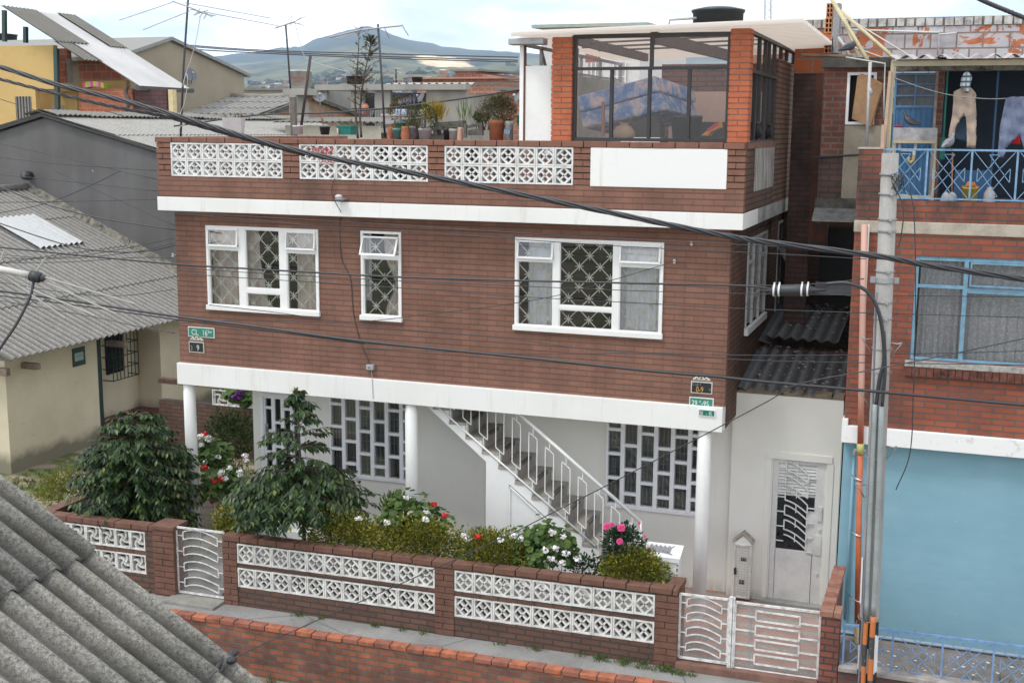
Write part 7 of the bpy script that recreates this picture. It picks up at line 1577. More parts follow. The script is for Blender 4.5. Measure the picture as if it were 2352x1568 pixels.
def flower(root, u, v, Y, r, mat, kind='ball'):
    c = py(u, v, Y); m = MB()
    if kind == 'ball':
        for i in range(30): d = rv(); p = c+V((d.x*1.15, d.y, d.z*.8))*r*rnd(.55, 1.1); roundleaf(m, p, d+rv()*.5, r*rnd(.24, .42))
        o = m.build('flower_head', mat, root, recalc=False)
    else:
        for ring, (n, a, R) in enumerate(((3, .25, .5), (5, .6, .8), (6, 1.05, 1.0))):
            for i in range(n):
                g = 6.283*i/n+ring*.7; d = V((math.cos(g)*math.sin(a), -abs(math.cos(a))*.55+math.sin(g)*math.sin(a)*.5, math.cos(a)*.6+math.sin(g)*math.sin(a)*.7)); roundleaf(m, c+d.normalized()*r*R*.55, d+V((0, -.5, .6)), r*.55)
        o = m.build('flower_head', mat, root, recalc=False)
    s = MB(); s.tube([c, c+V((rnd(-.02, .02), .03, -.12)), c+V((rnd(-.03, .03), .06, -.28))], .004, 4); s.build('flower_stalk', stemm, root)
HY = -1.28; Hg = 'clipped variegated hedge bushes behind the garden wall'
shrub('hedge_bush', 545, 1172, 1226, 92, -1.25, priv, 'small variegated bush between the small gate and the coffee tree trunk', 2850, .038, .03, .25, seed=2, group=Hg)
shrub('hedge_bush', 792, 1192, 1268, 165, HY, priv, 'variegated hedge bush just right of the coffee tree trunk', 4370, .038, .03, .25, seed=3, group=Hg)
shrub('hedge_bush', 955, 1207, 1288, 235, HY, priv, 'widest variegated hedge bush below the red geraniums', 6840, .038, .03, .27, seed=4, lumps=90, group=Hg)
shrub('hedge_bush', 1138, 1240, 1318, 195, HY, priv, 'variegated hedge bush in the middle below the stair cupboard', 5320, .038, .03, .25, seed=5, group=Hg)
shrub('hedge_bush', 1452, 1268, 1358, 150, HY, priv, 'square yellow-tipped hedge bush under the pink roses', 5700, .038, .03, .26, seed=6, lumps=80, group=Hg)
shrub('shrub', 150, 1085, 1172, 100, -.5, leafmat('lime_leaves', (.10, .13, .02), (.17, .19, .025), (.27, .27, .04), .45), 'lime yellow shrub left of the broad dark bush', 2200, .04, .022, .3, seed=7)
g1 = shrub('geranium', 945, 1148, 1235, 150, -1.05, gera, 'tall green geranium clump with red and white heads against the plain wall', 420, .045, kind='round', cat='flowering plant', seed=8, depth=.2, lumps=40)
for (u, v, mt) in ((997, 1158, petr), (1021, 1183, petr), (935, 1142, petw), (979, 1176, petw), (943, 1180, petpink), (978, 1193, petw), (824, 1190, petw), (888, 1199, petw)): flower(g1, u, v, -1.15 if v < 1186 else -1.46, .043, mt)
g2 = shrub('geranium', 1245, 1205, 1322, 175, -1.15, gera, 'white flowered geranium spreading left of the pink rose', 620, .046, kind='round', cat='flowering plant', seed=9, depth=.22, lumps=60)
for (u, v) in ((1268, 1222), (1293, 1231), (1276, 1258), (1253, 1262), (1300, 1270), (1180, 1230), (1194, 1236), (1290, 1292), (1326, 1284), (1354, 1309), (1212, 1310), (1306, 1318), (1267, 1282)): flower(g2, u, v, -1.42, .040 if v % 2 else .046, petw)
g3 = shrub('geranium', 1105, 1222, 1285, 110, -1.1, greyl, 'feathery grey-green plant with one red geranium head before the stair pier', 900, .05, .012, .18, cat='flowering plant', seed=10)
for (u, v, mt) in ((1097, 1232, petr), (1066, 1229, petw), (1074, 1236, petw), (1150, 1240, petw)): flower(g3, u, v, -1.46, .042, mt)
g4 = shrub('leafy_plant', 908, 1138, 1200, 70, -.95, leafmat('bright_leaves', (.06, .11, .02), (.09, .15, .03), (.14, .2, .04), .5), 'bright green pointed-leaf plant beside the middle column foot', 420, .075, .02, .12, 'up', 'plant', 24, seed=11)
rs = shrub('rose_bush', 1432, 1205, 1300, 100, -1.2, rosel, 'dark leaved rose bush with pink blooms near the stair foot', 800, .05, .032, .22, cat='flowering plant', seed=12, lumps=46)
for (u, v, r) in ((1393, 1208, .05), (1406, 1204, .036), (1427, 1211, .055), (1423, 1242, .045)): flower(rs, u, v, -1.42, r, petp, 'rose')
for (u, v, mt) in ((1468, 1201, petp), (1481, 1230, petp), (1488, 1252, petpink)): flower(rs, u, v, -1.38, .022, mt, 'rose')
rs2 = shrub('rose_bush', 1345, 1272, 1335, 95, -1.3, rosel, 'low flowerless rose shoots between the white geranium and the square hedge bush', 520, .042, .028, .2, cat='flowering plant', seed=13, lumps=34)
# bed beside the left column and the yard behind it
s1 = shrub('shrub', 532, 935, 1095, 110, 2.6, darkl, 'tall dense shrub with yellow tips at the left end of the ground floor wall', 3600, .06, .03, .6, seed=14, lumps=110)
g5 = shrub('geranium', 487, 1005, 1085, 80, .7, gera, 'white and coral geranium just right of the left column', 420, .055, kind='round', cat='flowering plant', seed=15, lumps=34)
for (u, v, mt) in ((471, 996, petr), (479, 1003, petw), (479, 1010, petw), (459, 1001, petw), (462, 1022, petw), (466, 1000, petw), (500, 1049, petw), (472, 1060, petw), (458, 1005, petpink)): flower(g5, u, v, .45, .045, mt)
g6 = shrub('geranium', 515, 1065, 1165, 95, .35, gera, 'sprawling geranium with scarlet heads in the dim bed beside the path', 420, .05, kind='round', cat='flowering plant', seed=16, lumps=34)
for (u, v, mt) in ((470, 1073, petr), (488, 1149, petr), (507, 1098, petr), (491, 1105, petr), (527, 1074, petw), (509, 1083, petw), (505, 1088, petw), (517, 1098, petw), (551, 1082, petw), (563, 1046, petw), (565, 1056, petw), (552, 1089, petw)): flower(g6, u, v, .1, .05 if mt is petr else .043, mt)
vi = shrub('creeper', 548, 896, 925, 60, 4.2, gera, 'violet flowered creeper over the far white screen block wall', 160, .09, kind='round', cat='plant', seed=17, lumps=12, stems=False)
for (u, v) in ((545, 906), (552, 898), (538, 912), (549, 913)): flower(vi, u, v, 4.0, .06, petv)
# low far wall with white swirl blocks seen past the column
fw = thing('garden_wall', (-12, 5, 0), 'short far brick wall with a white swirl block panel behind the house corner', 'wall', 'garden walls with white screen blocks'); a, b = py(486, 893, 4.6), py(600, 934, 4.6)
m = MB(); m.box(a.x-1.2, b.x, 4.6, 4.75, -.1, b.z-.05); m.box(a.x-1.2, b.x, 4.6, 4.75, a.z+.02, a.z+.12); m.build('brick_base', wall_brick, fw)
for k in range(4):
    w_ = .36; o = swirl_block(w_-.01, a.z-b.z+.05).build('screen_block', blk_white, fw); o.location = V((a.x+.18+k*w_, 4.6, (a.z+b.z)/2-.03))
# grass and weeds
random.seed(33)
def tufts(name, spots, mat, label, cat, h=.07, n=14):
    m = MB()
    for (x, y, z) in spots:
        for i in range(n): a = rnd(0, 6.283); r = rnd(0, .05); leaf(m, V((x+r*math.cos(a), y+r*math.sin(a), z)), V((math.cos(a)*rnd(.2, .9), math.sin(a)*rnd(.2, .9), 1)), h*rnd(.5, 1.4), .012)
    o = m.build(name, mat, recalc=False); tag(o, label, cat, kind='stuff')
grassm = leafmat('grass_blades', (.05, .085, .02), (.09, .12, .03), (.19, .18, .07), .7)
sp = []
for k in range(1500):
    x, y = rnd(-15.6, -10.9), rnd(-1.2, 6.5)
    if mnoise.noise(V((x*.9, y*.9, 2))) > -.05: sp.append((x, y, -.03))
tufts('grass', sp, grassm, 'patchy grass growing in the yard beside the cottage', 'grass')
tufts('grass', [(rnd(-9.5, -2), rnd(-3.6, -2.25), -.72) for k in range(700)], grassm, 'thin grass at the foot of the orange retaining wall', 'grass')
sp = [(x+rnd(-.06, .06), -1.71-rnd(0, .05), gz(x)) for x in (-7.75, -7.7, -7.3, -6.6, -6.55, -6.2, -5.9, -4.9, -4.5, -4.4, -3.9, -3.6) for k in range(2)]+[(rnd(-3.7, -2.5), -1.72-abs(rnd(-.14, .14)), gz(-3)) for k in range(46)]
tufts('weeds', sp, leafmat('weed_leaves', (.06, .10, .02), (.09, .14, .035), (.16, .18, .06), .6), 'small green weeds along the foot of the garden wall', 'weeds', .055, 12)
tufts('weeds', [(rnd(-.5, 1.4), rnd(-1.5, -.6), .0) for k in range(16)], grassm, 'thin weeds behind the low blue railing', 'weeds', .16, 5)
# soil litter in the yard
m = MB()
for k in range(260): x, y = rnd(-15.5, -10.9), rnd(-1, 7); r = rnd(.01, .04); n0 = len(m.v); m.sphere((x, y, -.03), r, 6, 4, (1.2, 1, .6))
o = m.build('pebbles', flat('yard_stones', (.26, .22, .17), .95, var=.3), recalc=False); tag(o, 'scattered pebbles on the bare yard soil', 'pebbles', kind='stuff')
# ---------------------------------------------------------------- terrace plants, antennas, signs, birds, near roof, cables
random.seed(77)
def TP(a, b, Y): return py((1150+a/2.476)/1.7415, (400+b/2.476)/1.7415, Y)
m = MB(); a, b = TP(930, 358, .35), TP(2200, 358, .35); m.box(a.x, b.x+.0, .05, .75, 5.955, 5.985); m.mat(1)
for x in (a.x+.05, -6.2, b.x-.1): m.box(x-.03, x+.03, .1, .7, 5.22, 5.954)
tb = m.build('plank_shelf', [flat('red_brown_plank', (.20, .075, .05), .85, var=.35, scale=8), bare_wood]); tag(tb, 'red brown plank shelf carrying the flower pots behind the parapet', 'shelf')
m = MB(); a, b = TP(20, 350, .6), TP(960, 345, .6); m.box(a.x, b.x, .45, .8, 5.22, 5.975); m.box(b.x-.02, b.x+.22, .8, 1.0, 5.22, TP(940, 236, .9).z); o = m.build('planter_wall', facade_brick); tag(o, 'dark red brick planter wall with a raised end behind the parapet', 'wall')
PG = 'flower pots on the roof terrace'
def pot(a0, a1, vt, vb, Y, mat, label, taper=.78, rim=True, plant=None, square=False, zb=None):
    l, r = TP(a0, vt, Y), TP(a1, vt, Y); c = (l+r)/2; R = (r.x-l.x)/2*.97; zb_ = TP((a0+a1)/2, vb, Y).z if zb is None else zb; h = l.z-zb_
    o = thing('flower_pot', (c.x, Y, zb_), label, 'flower pot', PG); m = MB(); n = 4 if square else 20; base = V((c.x, Y, zb_))
    f = 1.35 if square else 1
    m.lathe(base, [(R*taper*f, 0), (R*.96*f, h*.82), (R*1.02*f, h*.83), (R*1.02*f, h), (R*.9*f, h), (R*.86*f, h*.9), (.01, h*.88)] if rim else [(R*taper*f, 0), (R*.8*f, h*.1), (R*f, h*.45), (R*.8*f, h*.9), (R*.85*f, h), (R*.7*f, h), (.01, h*.9)], n)
    if square:
        for p in m.v: q = p-base; g = R_(45); p.x = base.x+q.x*math.cos(g)-q.y*math.sin(g); p.y = base.y+q.x*math.sin(g)+q.y*math.cos(g)
    m.build('pot', mat, o, smooth=not square); top = base+V((0, 0, h*.92))
    if plant:
        lm = MB(); kind, H, n_, mt = plant
        for i in range(n_):
            if kind == 'spike': a = rnd(0, 6.28); leaf(lm, top+V((rnd(-.4, .4)*R, rnd(-.4, .4)*R, 0)), V((math.cos(a)*.28, math.sin(a)*.28, 1)), H*rnd(.6, 1.1), .022)
            elif kind == 'bush': d = rv(); p = top+V((d.x*R*1.5, d.y*R*1.5, H*.5+d.z*H*.5)); leaf(lm, p, d+V((0, 0, .5)), .04, .016)
            else: a = rnd(0, 6.28); leaf(lm, top+V((rnd(-.6, .6)*R, rnd(-.6, .6)*R, 0)), V((math.cos(a), math.sin(a), rnd(.4, 1.2))), H*rnd(.5, 1), .012)
        lm.build('plant', mt, o, recalc=False)
        if kind == 'bush': s = MB(); s.tube([top-V((0, 0, .05)), top+V((0, 0, H*.7))], .008, 5); s.build('stem', bark, o)
    return o
terr = flat('terracotta', (.42, .15, .075), .85, var=.2, scale=10); teal = flat('teal_plastic', (.015, .19, .16), .45, var=.1); tealg = flat('grey_teal_plastic', (.08, .20, .18), .5); greyp = flat('pale_grey_pot', (.36, .33, .33), .8, var=.2, scale=8); rubber = flat('black_pot', (.025, .027, .03), .5)
zs = 5.988
pot(55, 150, 252, 342, .62, flat('white_bucket', (.55, .52, .53), .5), 'whitish bucket pot beside the weathered wooden post', .92)
pot(320, 420, 262, 345, .62, rubber, 'black nursery pot with a red shoot on the planter wall', .75, plant=('spike', .22, 3, leafmat('red_shoot', (.3, .06, .04), (.35, .12, .06), (.12, .14, .05))))
pot(513, 672, 250, 345, .62, teal, 'wide teal rectangular planter on the planter wall', .82, square=True, plant=('wisp', .2, 18, dryl))
pot(985, 1052, 268, 357, .3, terr, 'leftmost terracotta pot of the shelf with dry sprigs', .85, False, plant=('wisp', .16, 14, dryl), zb=zs)
pot(1043, 1133, 280, 357, .22, tealg, 'grey teal pot in front of the bright teal one', .8, zb=zs, plant=('wisp', .1, 8, gera))
pot(1062, 1185, 225, 285, .55, teal, 'bright teal pot raised behind the terracotta pots', .85, plant=('bush', .35, 260, dryl))
pot(1122, 1216, 262, 357, .22, terr, 'round bellied terracotta jar on the shelf', .8, False, zb=zs, plant=('wisp', .12, 16, gera))
pot(1205, 1305, 258, 357, .26, flat('wrapped_pot', (.20, .19, .19), .7, var=.5, scale=14), 'dark pot wrapped in grey plastic on the shelf', .85, zb=zs, plant=('wisp', .18, 40, dryl))
pot(1298, 1428, 280, 357, .22, greyp, 'wide grey ribbed pot with a bushy plant on the shelf', .76, zb=zs, plant=('bush', .30, 420, darkl))
pot(1600, 1680, 286, 355, .22, greyp, 'small grey ribbed pot with a green tuft on the shelf', .8, zb=zs, plant=('wisp', .10, 24, gera))
pot(1684, 1742, 272, 355, .22, flat('peach_pot', (.55, .33, .25), .7), 'plain peach coloured pot on the shelf', .92, False, zb=zs)
pot(1545, 1605, 280, 352, .35, rubber, 'small black pot among the weathered crates', .85, zb=zs, plant=('wisp', .1, 10, darkl))
pot(1995, 2145, 198, 352, .35, terr, 'largest terracotta pot with a round dark bush', .86, zb=zs, plant=('bush', .02, 2, dryl))
pot(2150, 2235, 208, 345, .4, flat('white_can', (.55, .54, .53), .5, var=.2), 'whitish can with trailing red succulent beside the largest terracotta pot', .95, zb=zs, plant=('wisp', .2, 30, leafmat('red_succulent', (.25, .08, .06), (.2, .12, .06), (.12, .14, .05))))
def whbox(a0, a1, vt, vb, Y, label):
    l, r = TP(a0, vt, Y), TP(a1, vb, Y); o = thing('planter_box', ((l.x+r.x)/2, Y, r.z), label, 'planter', 'white planter boxes'); m = MB(); m.hexa([(l.x+.02, Y, r.z), (r.x-.02, Y, r.z), (r.x-.02, Y+.25, r.z), (l.x+.02, Y+.25, r.z), (l.x, Y-.02, l.z), (r.x, Y-.02, l.z), (r.x, Y+.27, l.z), (l.x, Y+.27, l.z)]); m.box(l.x-.015, r.x+.015, Y-.03, Y+.28, l.z-.03, l.z); m.build('box', flat('white_planter', (.55, .52, .51), .7, var=.1), o)
    lm = MB()
    for i in range(24): leaf(lm, V((rnd(l.x, r.x), Y+.12, l.z)), V((rnd(-.4, .4), 0, 1)), rnd(.04, .12), .01)
    lm.build('plant', dryl, o, recalc=False)
whbox(945, 1068, 138, 240, 1.0, 'white planter box on the raised end of the planter wall')
o_ = py(512, 272, 1.6); o = thing('planter_box', (py(538, 300, 1.6).x, 1.6, 5.7), 'white planter box alone behind the left parapet', 'planter', 'white planter boxes')
l, r = py(512, 270, 1.6), py(557, 308, 1.6); m = MB(); m.hexa([(l.x+.02, 1.6, r.z), (r.x-.02, 1.6, r.z), (r.x-.02, 1.68, r.z), (l.x+.02, 1.68, r.z), (l.x, 1.57, l.z), (r.x, 1.57, l.z), (r.x, 1.70, l.z), (l.x, 1.70, l.z)]); m.box(l.x+.05, r.x-.05, 1.6, 1.68, 5.23, r.z); m.build('box', flat('white_planter_b', (.50, .47, .47), .7, var=.1), o)
lm = MB(); [leaf(lm, V((rnd(l.x, r.x), 1.64, l.z)), V((rnd(-.4, .4), 0, 1)), rnd(.04, .10), .01) for i in range(26)]; lm.build('plant', dryl, o, recalc=False)
def bushy(u, vt, vb, wpx, Y, mat, label, n, L_, W_, kind='leaf', **k): return shrub('terrace_plant', u, vt, vb, wpx, Y, mat, label, n, L_, W_, kind=kind, cat='plant', **k)
bushy(1143, 218, 290, 78, .4, dryl, 'rounded olive brown bush growing from the largest terracotta pot', 4200, .026, .010, lumps=70, seed=41, depth=.2)
bushy(996, 252, 292, 40, .5, leafmat('golden_spikes', (.28, .18, .02), (.38, .26, .03), (.24, .22, .05)), 'golden yellow spiky plant above the grey pots', 260, .14, .014, 'up', lumps=16, seed=42, depth=.12)
bushy(1062, 246, 302, 24, .6, leafmat('aloe_green', (.10, .15, .05), (.14, .20, .07), (.2, .24, .1)), 'upright pale green aloe behind the crates', 40, .13, .02, 'up', lumps=5, seed=43, depth=.06, stems=False)
bushy(943, 252, 290, 26, .55, dryl, 'thin dry plant with one orange bloom at the railing view', 150, .05, .012, lumps=14, seed=44, depth=.1)
bushy(1105, 265, 290, 40, .5, darkl, 'low green weeds between the crates and the big pot', 300, .05, .012, 'up', lumps=16, seed=45, depth=.1)
def slab(pts, Y, d, mat, name, label, cat, group=None):
    m = MB(); m.prism([TP(x, y, Y) for x, y in pts], (0, d, 0)); o = m.build(name, mat); tag(o, label, cat, group); return o
wd = flat('grey_wood', (.13, .115, .10), .95, var=.4, scale=12, bump=.4)
cr = thing('crate', TP(1580, 352, .45), 'dark weathered wooden trough with plants on the shelf', 'crate'); 
for pts in ([(1440, 225), (1730, 205), (1735, 235), (1445, 255)], [(1450, 255), (1740, 240), (1735, 275), (1450, 300)], [(1440, 300), (1480, 300), (1485, 352), (1445, 352)]): m = MB(); m.prism([TP(x, y, .42) for x, y in pts], (0, .14, 0)); m.build('board', wd, cr)
slab([(1745, 240), (1772, 240), (1768, 375), (1742, 375)], .12, .04, wd, 'stake', 'short grey wooden stake standing at the shelf edge', 'stake')
cr = thing('broken_chair', TP(1840, 352, .28), 'broken grey wooden chair frame lying on the shelf', 'chair')
for pts in ([(1775, 255), (1920, 222), (1925, 245), (1778, 280)], [(1785, 300), (1905, 285), (1908, 350), (1785, 352)], [(1905, 225), (1925, 222), (1932, 352), (1910, 352)]): m = MB(); m.prism([TP(x, y, .24) for x, y in pts], (0, .05, 0)); m.build('board', wd, cr)
slab([(2145, 285), (2205, 290), (2200, 340), (2150, 335)], .2, .05, flat('blue_plastic_wrap', (.16, .30, .42), .4, var=.5, scale=30), 'plastic_bag', 'small blue plastic bag by the whitish can', 'bag')
m = MB(); m.bar(py(673, 224, .95), py(676, 312, .95), .075, .07); o = m.build('wooden_post', flat('weathered_grey_wood', (.17, .145, .125), .95, var=.4, scale=10, bump=.5)); tag(o, 'thick weathered grey wooden post above the parapet', 'post')
stick('pole', [py(713, 129, 1.3), py(692, 290, 1.3)], .022, flat('dark_rust_pole', (.07, .058, .05), .8), 'dark slanting pipe beside the weathered wooden post')
stick('stake', [TP(495, 280, .5), TP(503, 368, .5)], .012, flat('pale_stake', (.55, .42, .28), .8), 'thin pale wooden stake left of the teal planter', 'stake')
# dry slender tree
random.seed(50); root = thing('dry_tree', py(822, 312, 1.2), 'slender half dry conifer rising above the terrace against the mountain', 'tree')
tr = MB(); lm = MB(); P_ = [py(822, 318, 1.2), py(817, 262, 1.2), py(816, 200, 1.2), py(822, 140, 1.2), py(825, 70, 1.2)]; pts = spline(P_, 6); tr.tube(pts, [.022-.018*i/(len(pts)-1) for i in range(len(pts))], 6)
P2 = spline([py(830, 316, 1.2), py(827, 255, 1.2), py(836, 180, 1.2), py(850, 110, 1.2), py(852, 88, 1.2)], 6); tr.tube(P2, [.02-.017*i/(len(P2)-1) for i in range(len(P2))], 6)
for (bp, rng, nn) in ((pts, (9, 24), 40), (P2, (7, 24), 110)):
    for i in range(nn):
        j = random.randint(*rng) % len(bp); p = bp[j]; a = rnd(0, 6.28); d = V((math.cos(a), math.sin(a), rnd(.3, 1.1))).normalized(); l_ = rnd(.08, .34)*(1.25-j/len(bp)); tr.tube([p, p+d*l_], [.004, .001], 4, False)
        for k in range(5 if bp is pts else 13): q = p+d*l_*rnd(.3, 1); leaf(lm, q, d+rv()*.7, rnd(.02, .05), .010)
tr.build('trunk', bark, root, smooth=True, recalc=False); lm.build('crown', dryl, root, recalc=False)
# ---- TV antennas
def antenna(label, mast, boom, elems, Y, r=.016, guy=None):
    root = thing('tv_antenna', py(*mast[0], Y), label, 'antenna', 'tv antennas'); m = MB(); m.tube([py(u, v, Y) for u, v in mast], r, 7); m.build('mast', flat('dark_mast', (.05, .052, .058), .6), root, smooth=True)
    al = flat('antenna_metal', (.33, .32, .33), .5, .3); m = MB(); m.tube([py(u, v, Y-.02) for u, v in boom], r*.75, 6); m.build('boom', al, root)
    for e in elems: m = MB(); m.tube([py(e[0], e[1], Y-.05), py(e[2], e[3], Y+(e[4] if len(e) > 4 else .3))], r*.35, 5); m.build('element', al, root)
    if guy:
        m = MB(); m.tube(spline([py(u, v, Y-.04) for u, v in guy], 5), r*.35, 5); m.build('feeder', flat('pale_feeder', (.45, .45, .43), .6), root, smooth=True)
    return root
antenna('tallest tv antenna with long side rods at the left end of the parapet', [(415, 314), (421, 165), (428, 60), (434, -30)], [(396, 3), (430, 15), (487, 38)], [(396, 6, 274, 47), (436, 26, 329, 69), (425, 7, 620, 42, 1.0), (436, 22, 640, 60, 1.0), (445, 35, 478, 24), (452, 28, 495, 37), (460, 20, 447, 36), (470, 26, 458, 40), (476, 30, 468, 44)], .9, .016, [(461, 35), (450, 95), (436, 145), (428, 165), (419, 200), (428, 170), (431, 190), (424, 235), (415, 262), (424, 285), (414, 292), (408, 325)])
antenna('small tv antenna on a thin mast by the lettered water tank', [(667, 204), (661, 120), (656, 57)], [(632, 65), (660, 56), (678, 50)], [(668, 55, 701, 38), (676, 51, 692, 40), (662, 46, 670, 38), (664, 53, 690, 55), (678, 53, 699, 60), (666, 60, 672, 39)], 20, .03, [(677, 52), (690, 100), (705, 135), (760, 155), (800, 165)])
antenna('tv antenna with a red tipped boom over the terrace pots', [(884, 315), (878, 200), (868, 56)], [(758, 86), (826, 70), (868, 65), (925, 59)], [(770, 90, 840, 72, .0), (830, 68, 820, 84), (850, 66, 838, 80), (884, 66, 894, 88), (925, 61, 938, 82)], .9, .016)
for (u0, v0, u1, v1) in ((826, 70, 836, 68), (845, 68, 855, 67), (880, 65, 888, 64), (918, 60, 926, 59)):
    pass
antenna('tiny far tv antenna on the skyline left of the pink brick storey', [(910, 191), (909, 158)], [(905, 158), (922, 158)], [(904, 182, 916, 182, 0), (906, 184, 914, 184, 0)], 50, .05)
na = thing('tv_antenna', pd(90, 640, 6.5), 'near tv antenna poking in from the left edge over the cottage roof', 'antenna', 'tv antennas'); D_ = 6.5
m = MB(); m.tube([pd(-40, 610, D_), pd(78, 634, D_)], .018, 10); m.build('boom', flat('pale_boom', (.55, .54, .5), .4), na, smooth=True)
m = MB(); m.tube([pd(70, 632, D_), pd(92, 638, D_)], .03, 10); m.tube([pd(92, 638, D_), pd(102, 640, D_)], .02, 8); m.build('clamp', dark_plastic, na, smooth=True)
for q in ((100, 636, 309, 698), (0, 627, 150, 731), (88, 640, 268, 722), (60, 660, 218, 725), (82, 625, 105, 592), (0, 602, 11, 573)): m = MB(); m.tube([pd(q[0], q[1], D_), pd(q[2], q[3], D_)], .0055, 6); m.build('element', flat('rod_grey', (.33, .32, .29), .5), na)
m = MB(); m.tube(spline([pd(78, 642, D_), pd(70, 680, D_), pd(40, 740, D_), pd(10, 785, D_), pd(-20, 830, D_)], 6), .008, 6); m.build('feeder', cable_black, na, smooth=True)
# ---- plates and fittings on the facade
def plate(u0, v0, u1, v1, Y, face, rim, label, texts, name='street_plate', cat='sign'):
    a, b = py(u0, v0, Y), py(u1, v1, Y); v = py((u0+u1)/2, (v0+v1)/2, Y); h = py(u0, v0, Y).z-py(u0, v1-(v1-v0)*.12, Y).z; x0, x1 = a.x, b.x; z1 = a.z; z0 = z1-h
    o = thing(name, ((x0+x1)/2, Y, z0), label, cat, 'address plates on the facade'); m = MB(); m.box(x0, x1, Y-.016, Y-.002, z0, z1); m.build('plate', rim, o); m = MB(); m.box(x0+.012, x1-.012, Y-.019, Y-.0165, z0+.012, z1-.012); m.build('panel', face, o)
    for (s, fx, fz, size, sx, mt) in texts: text_mesh('lettering', s, mt, o, (x0+(x1-x0)*fx, Y-.0195, z0+h*fz), h*size, 90, 0, .0012, sx)
    return o
gp = flat('green_plate', (.035, .22, .16), .45, var=.05); wl = flat('white_lettering', (.75, .76, .75), .5); pw = flat('pale_plate_rim', (.62, .64, .58), .5); bp = flat('black_plate', (.018, .018, .02), .5); go = flat('gold_lettering', (.62, .36, .08), .5); gy = flat('worn_lettering', (.30, .29, .26), .6)
plate(433, 749, 494, 775, 0, gp, wl, 'green street plate reading CL 16 Sur at the left end of the facade', [('CL', .13, .22, .78, .85, wl), ('16', .54, .18, .86, .72, wl), ('Sur', .76, .5, .36, 1, wl)])
plate(435, 783, 470, 811, 0, bp, pw, 'black number plate with worn 3 9 below the green plate on the left', [('3', .10, .2, .62, .8, gy), ('9', .52, .2, .75, .8, pw)])
plate(1588, 874, 1636, 905, 0, bp, pw, 'black plate with gold 0-9 at the right end of the facade', [('0-9', .24, .12, .66, .72, go), ('C LE 1', .06, .66, .3, .9, gy), ('U', .84, .3, .3, .9, gy)])
plate(1584, 910, 1639, 936, 0, gp, wl, 'green number plate reading 29A-95 under the gold numbered plate', [('29', .1, .2, .72, .8, wl), ('A', .41, .5, .34, .9, wl), ('-95', .50, .2, .72, .8, wl)])
plate(1605, 938, 1643, 956, -.06, flat('dark_green_plate', (.01, .16, .11), .45), wl, 'small dark green plate reading 30 - 95 on the white beam', [('30', .09, .15, .8, .55, wl), ('-', .46, .2, .7, .8, wl), ('95', .62, .15, .8, .55, wl)])
for (u, v, lab) in ((453, 777, 'worn crest ornament above the left black number plate'), (1612, 868, 'worn crest ornament above the right black plate')):
    c = py(u, v, 0); o = thing('crest', (c.x, 0, c.z), lab, 'ornament', 'crests above the black plates'); m = MB()
    for k in (-1, 1): m.tube([V((c.x+k*.10, -.012, c.z-.02)), V((c.x+k*.06, -.014, c.z+.012)), V((c.x+k*.03, -.012, c.z-.015)), V((c.x+k*.01, -.012, c.z+.02))], .013, 6)
    m.box(c.x-.11, c.x+.11, -.012, -.002, c.z-.028, c.z-.015); m.build('scroll', pw, o)
    m = MB(); m.tube([V((c.x-.05, -.012, c.z+.03)), V((c.x, -.014, c.z+.045)), V((c.x+.08, -.012, c.z+.028))], .011, 6); m.build('leaf_scroll', flat('verdigris', (.27, .27, .10), .7), o)
c = py(853, 842, 0); bx_ = thing('junction_box', (c.x, 0, c.z), 'small grey junction box on the facade above the white beam', 'junction box'); m = MB(); m.box(c.x-.055, c.x+.055, -.06, 0, c.z-.035, c.z+.035); m.build('box', flat('grey_box', (.36, .38, .40), .5), bx_, bevel=.006); m = MB(); m.box(c.x-.02, c.x+.01, -.064, -.06, c.z-.008, c.z+.004); m.build('slot', black_metal, bx_)
c = py(783, 453, PY); lp = thing('floodlight', (c.x, PY, c.z), 'small floodlight fixed above the upper white band', 'lamp'); m = MB(); m.sphere((c.x, PY-.06, c.z+.01), .045, 12, 8, (1.2, 1, .7)); m.build('lamp_head', flat('pale_lamp', (.5, .5, .5), .4), lp, smooth=True); m = MB(); m.sphere((c.x+.02, PY-.07, c.z-.025), .05, 12, 8, (1.5, 1, .5)); m.bar((c.x+.05, PY-.06, c.z-.02), (c.x+.1, PY+.0, c.z-.02), .02); m.build('lamp_arm', flat('grey_lamp', (.2, .21, .22), .5), lp, smooth=True)
for (u, v, lab) in ((402, 585, 'small pale insulator on the left edge of the facade'), (1551, 599, 'wire hook right of the widest window'), (1590, 558, 'tiny wire hook above and right of the widest window')):
    c = py(u, v, 0); m = MB(); m.lathe((c.x, -.05, c.z-.03), [(.012, 0), (.02, .01), (.014, .025), (.02, .04), (.012, .055)], 10); m.tube([(c.x, -.05, c.z), (c.x+.01, 0, c.z)], .006, 5); o = m.build('insulator', flat('porcelain', (.5, .48, .46), .4)); tag(o, lab, 'insulator', 'wire hooks on the facade')
redw = flat('red_tinsel', (.42, .04, .06), .6)
c = py(718, 351, PY-.03); md_ = thing('wire_ornament', (c.x, PY-.03, c.z), 'red wire MERRY ornament hung on the middle lattice panel', 'ornament')
text_mesh('lettering', 'MERRY', redw, md_, (c.x-.02, PY-.03, c.z-.02), .13, 90, 0, .004, .85); m = MB()
for k in range(5): q = V((c.x+.12+.045*k, PY-.03, c.z-.09+.012*(k % 2))); m.tube([q+V((.032*math.cos(a), 0, .04*math.sin(a))) for a in [6.283*i/12 for i in range(13)]], .004, 4)
m.build('ring', redw, md_)
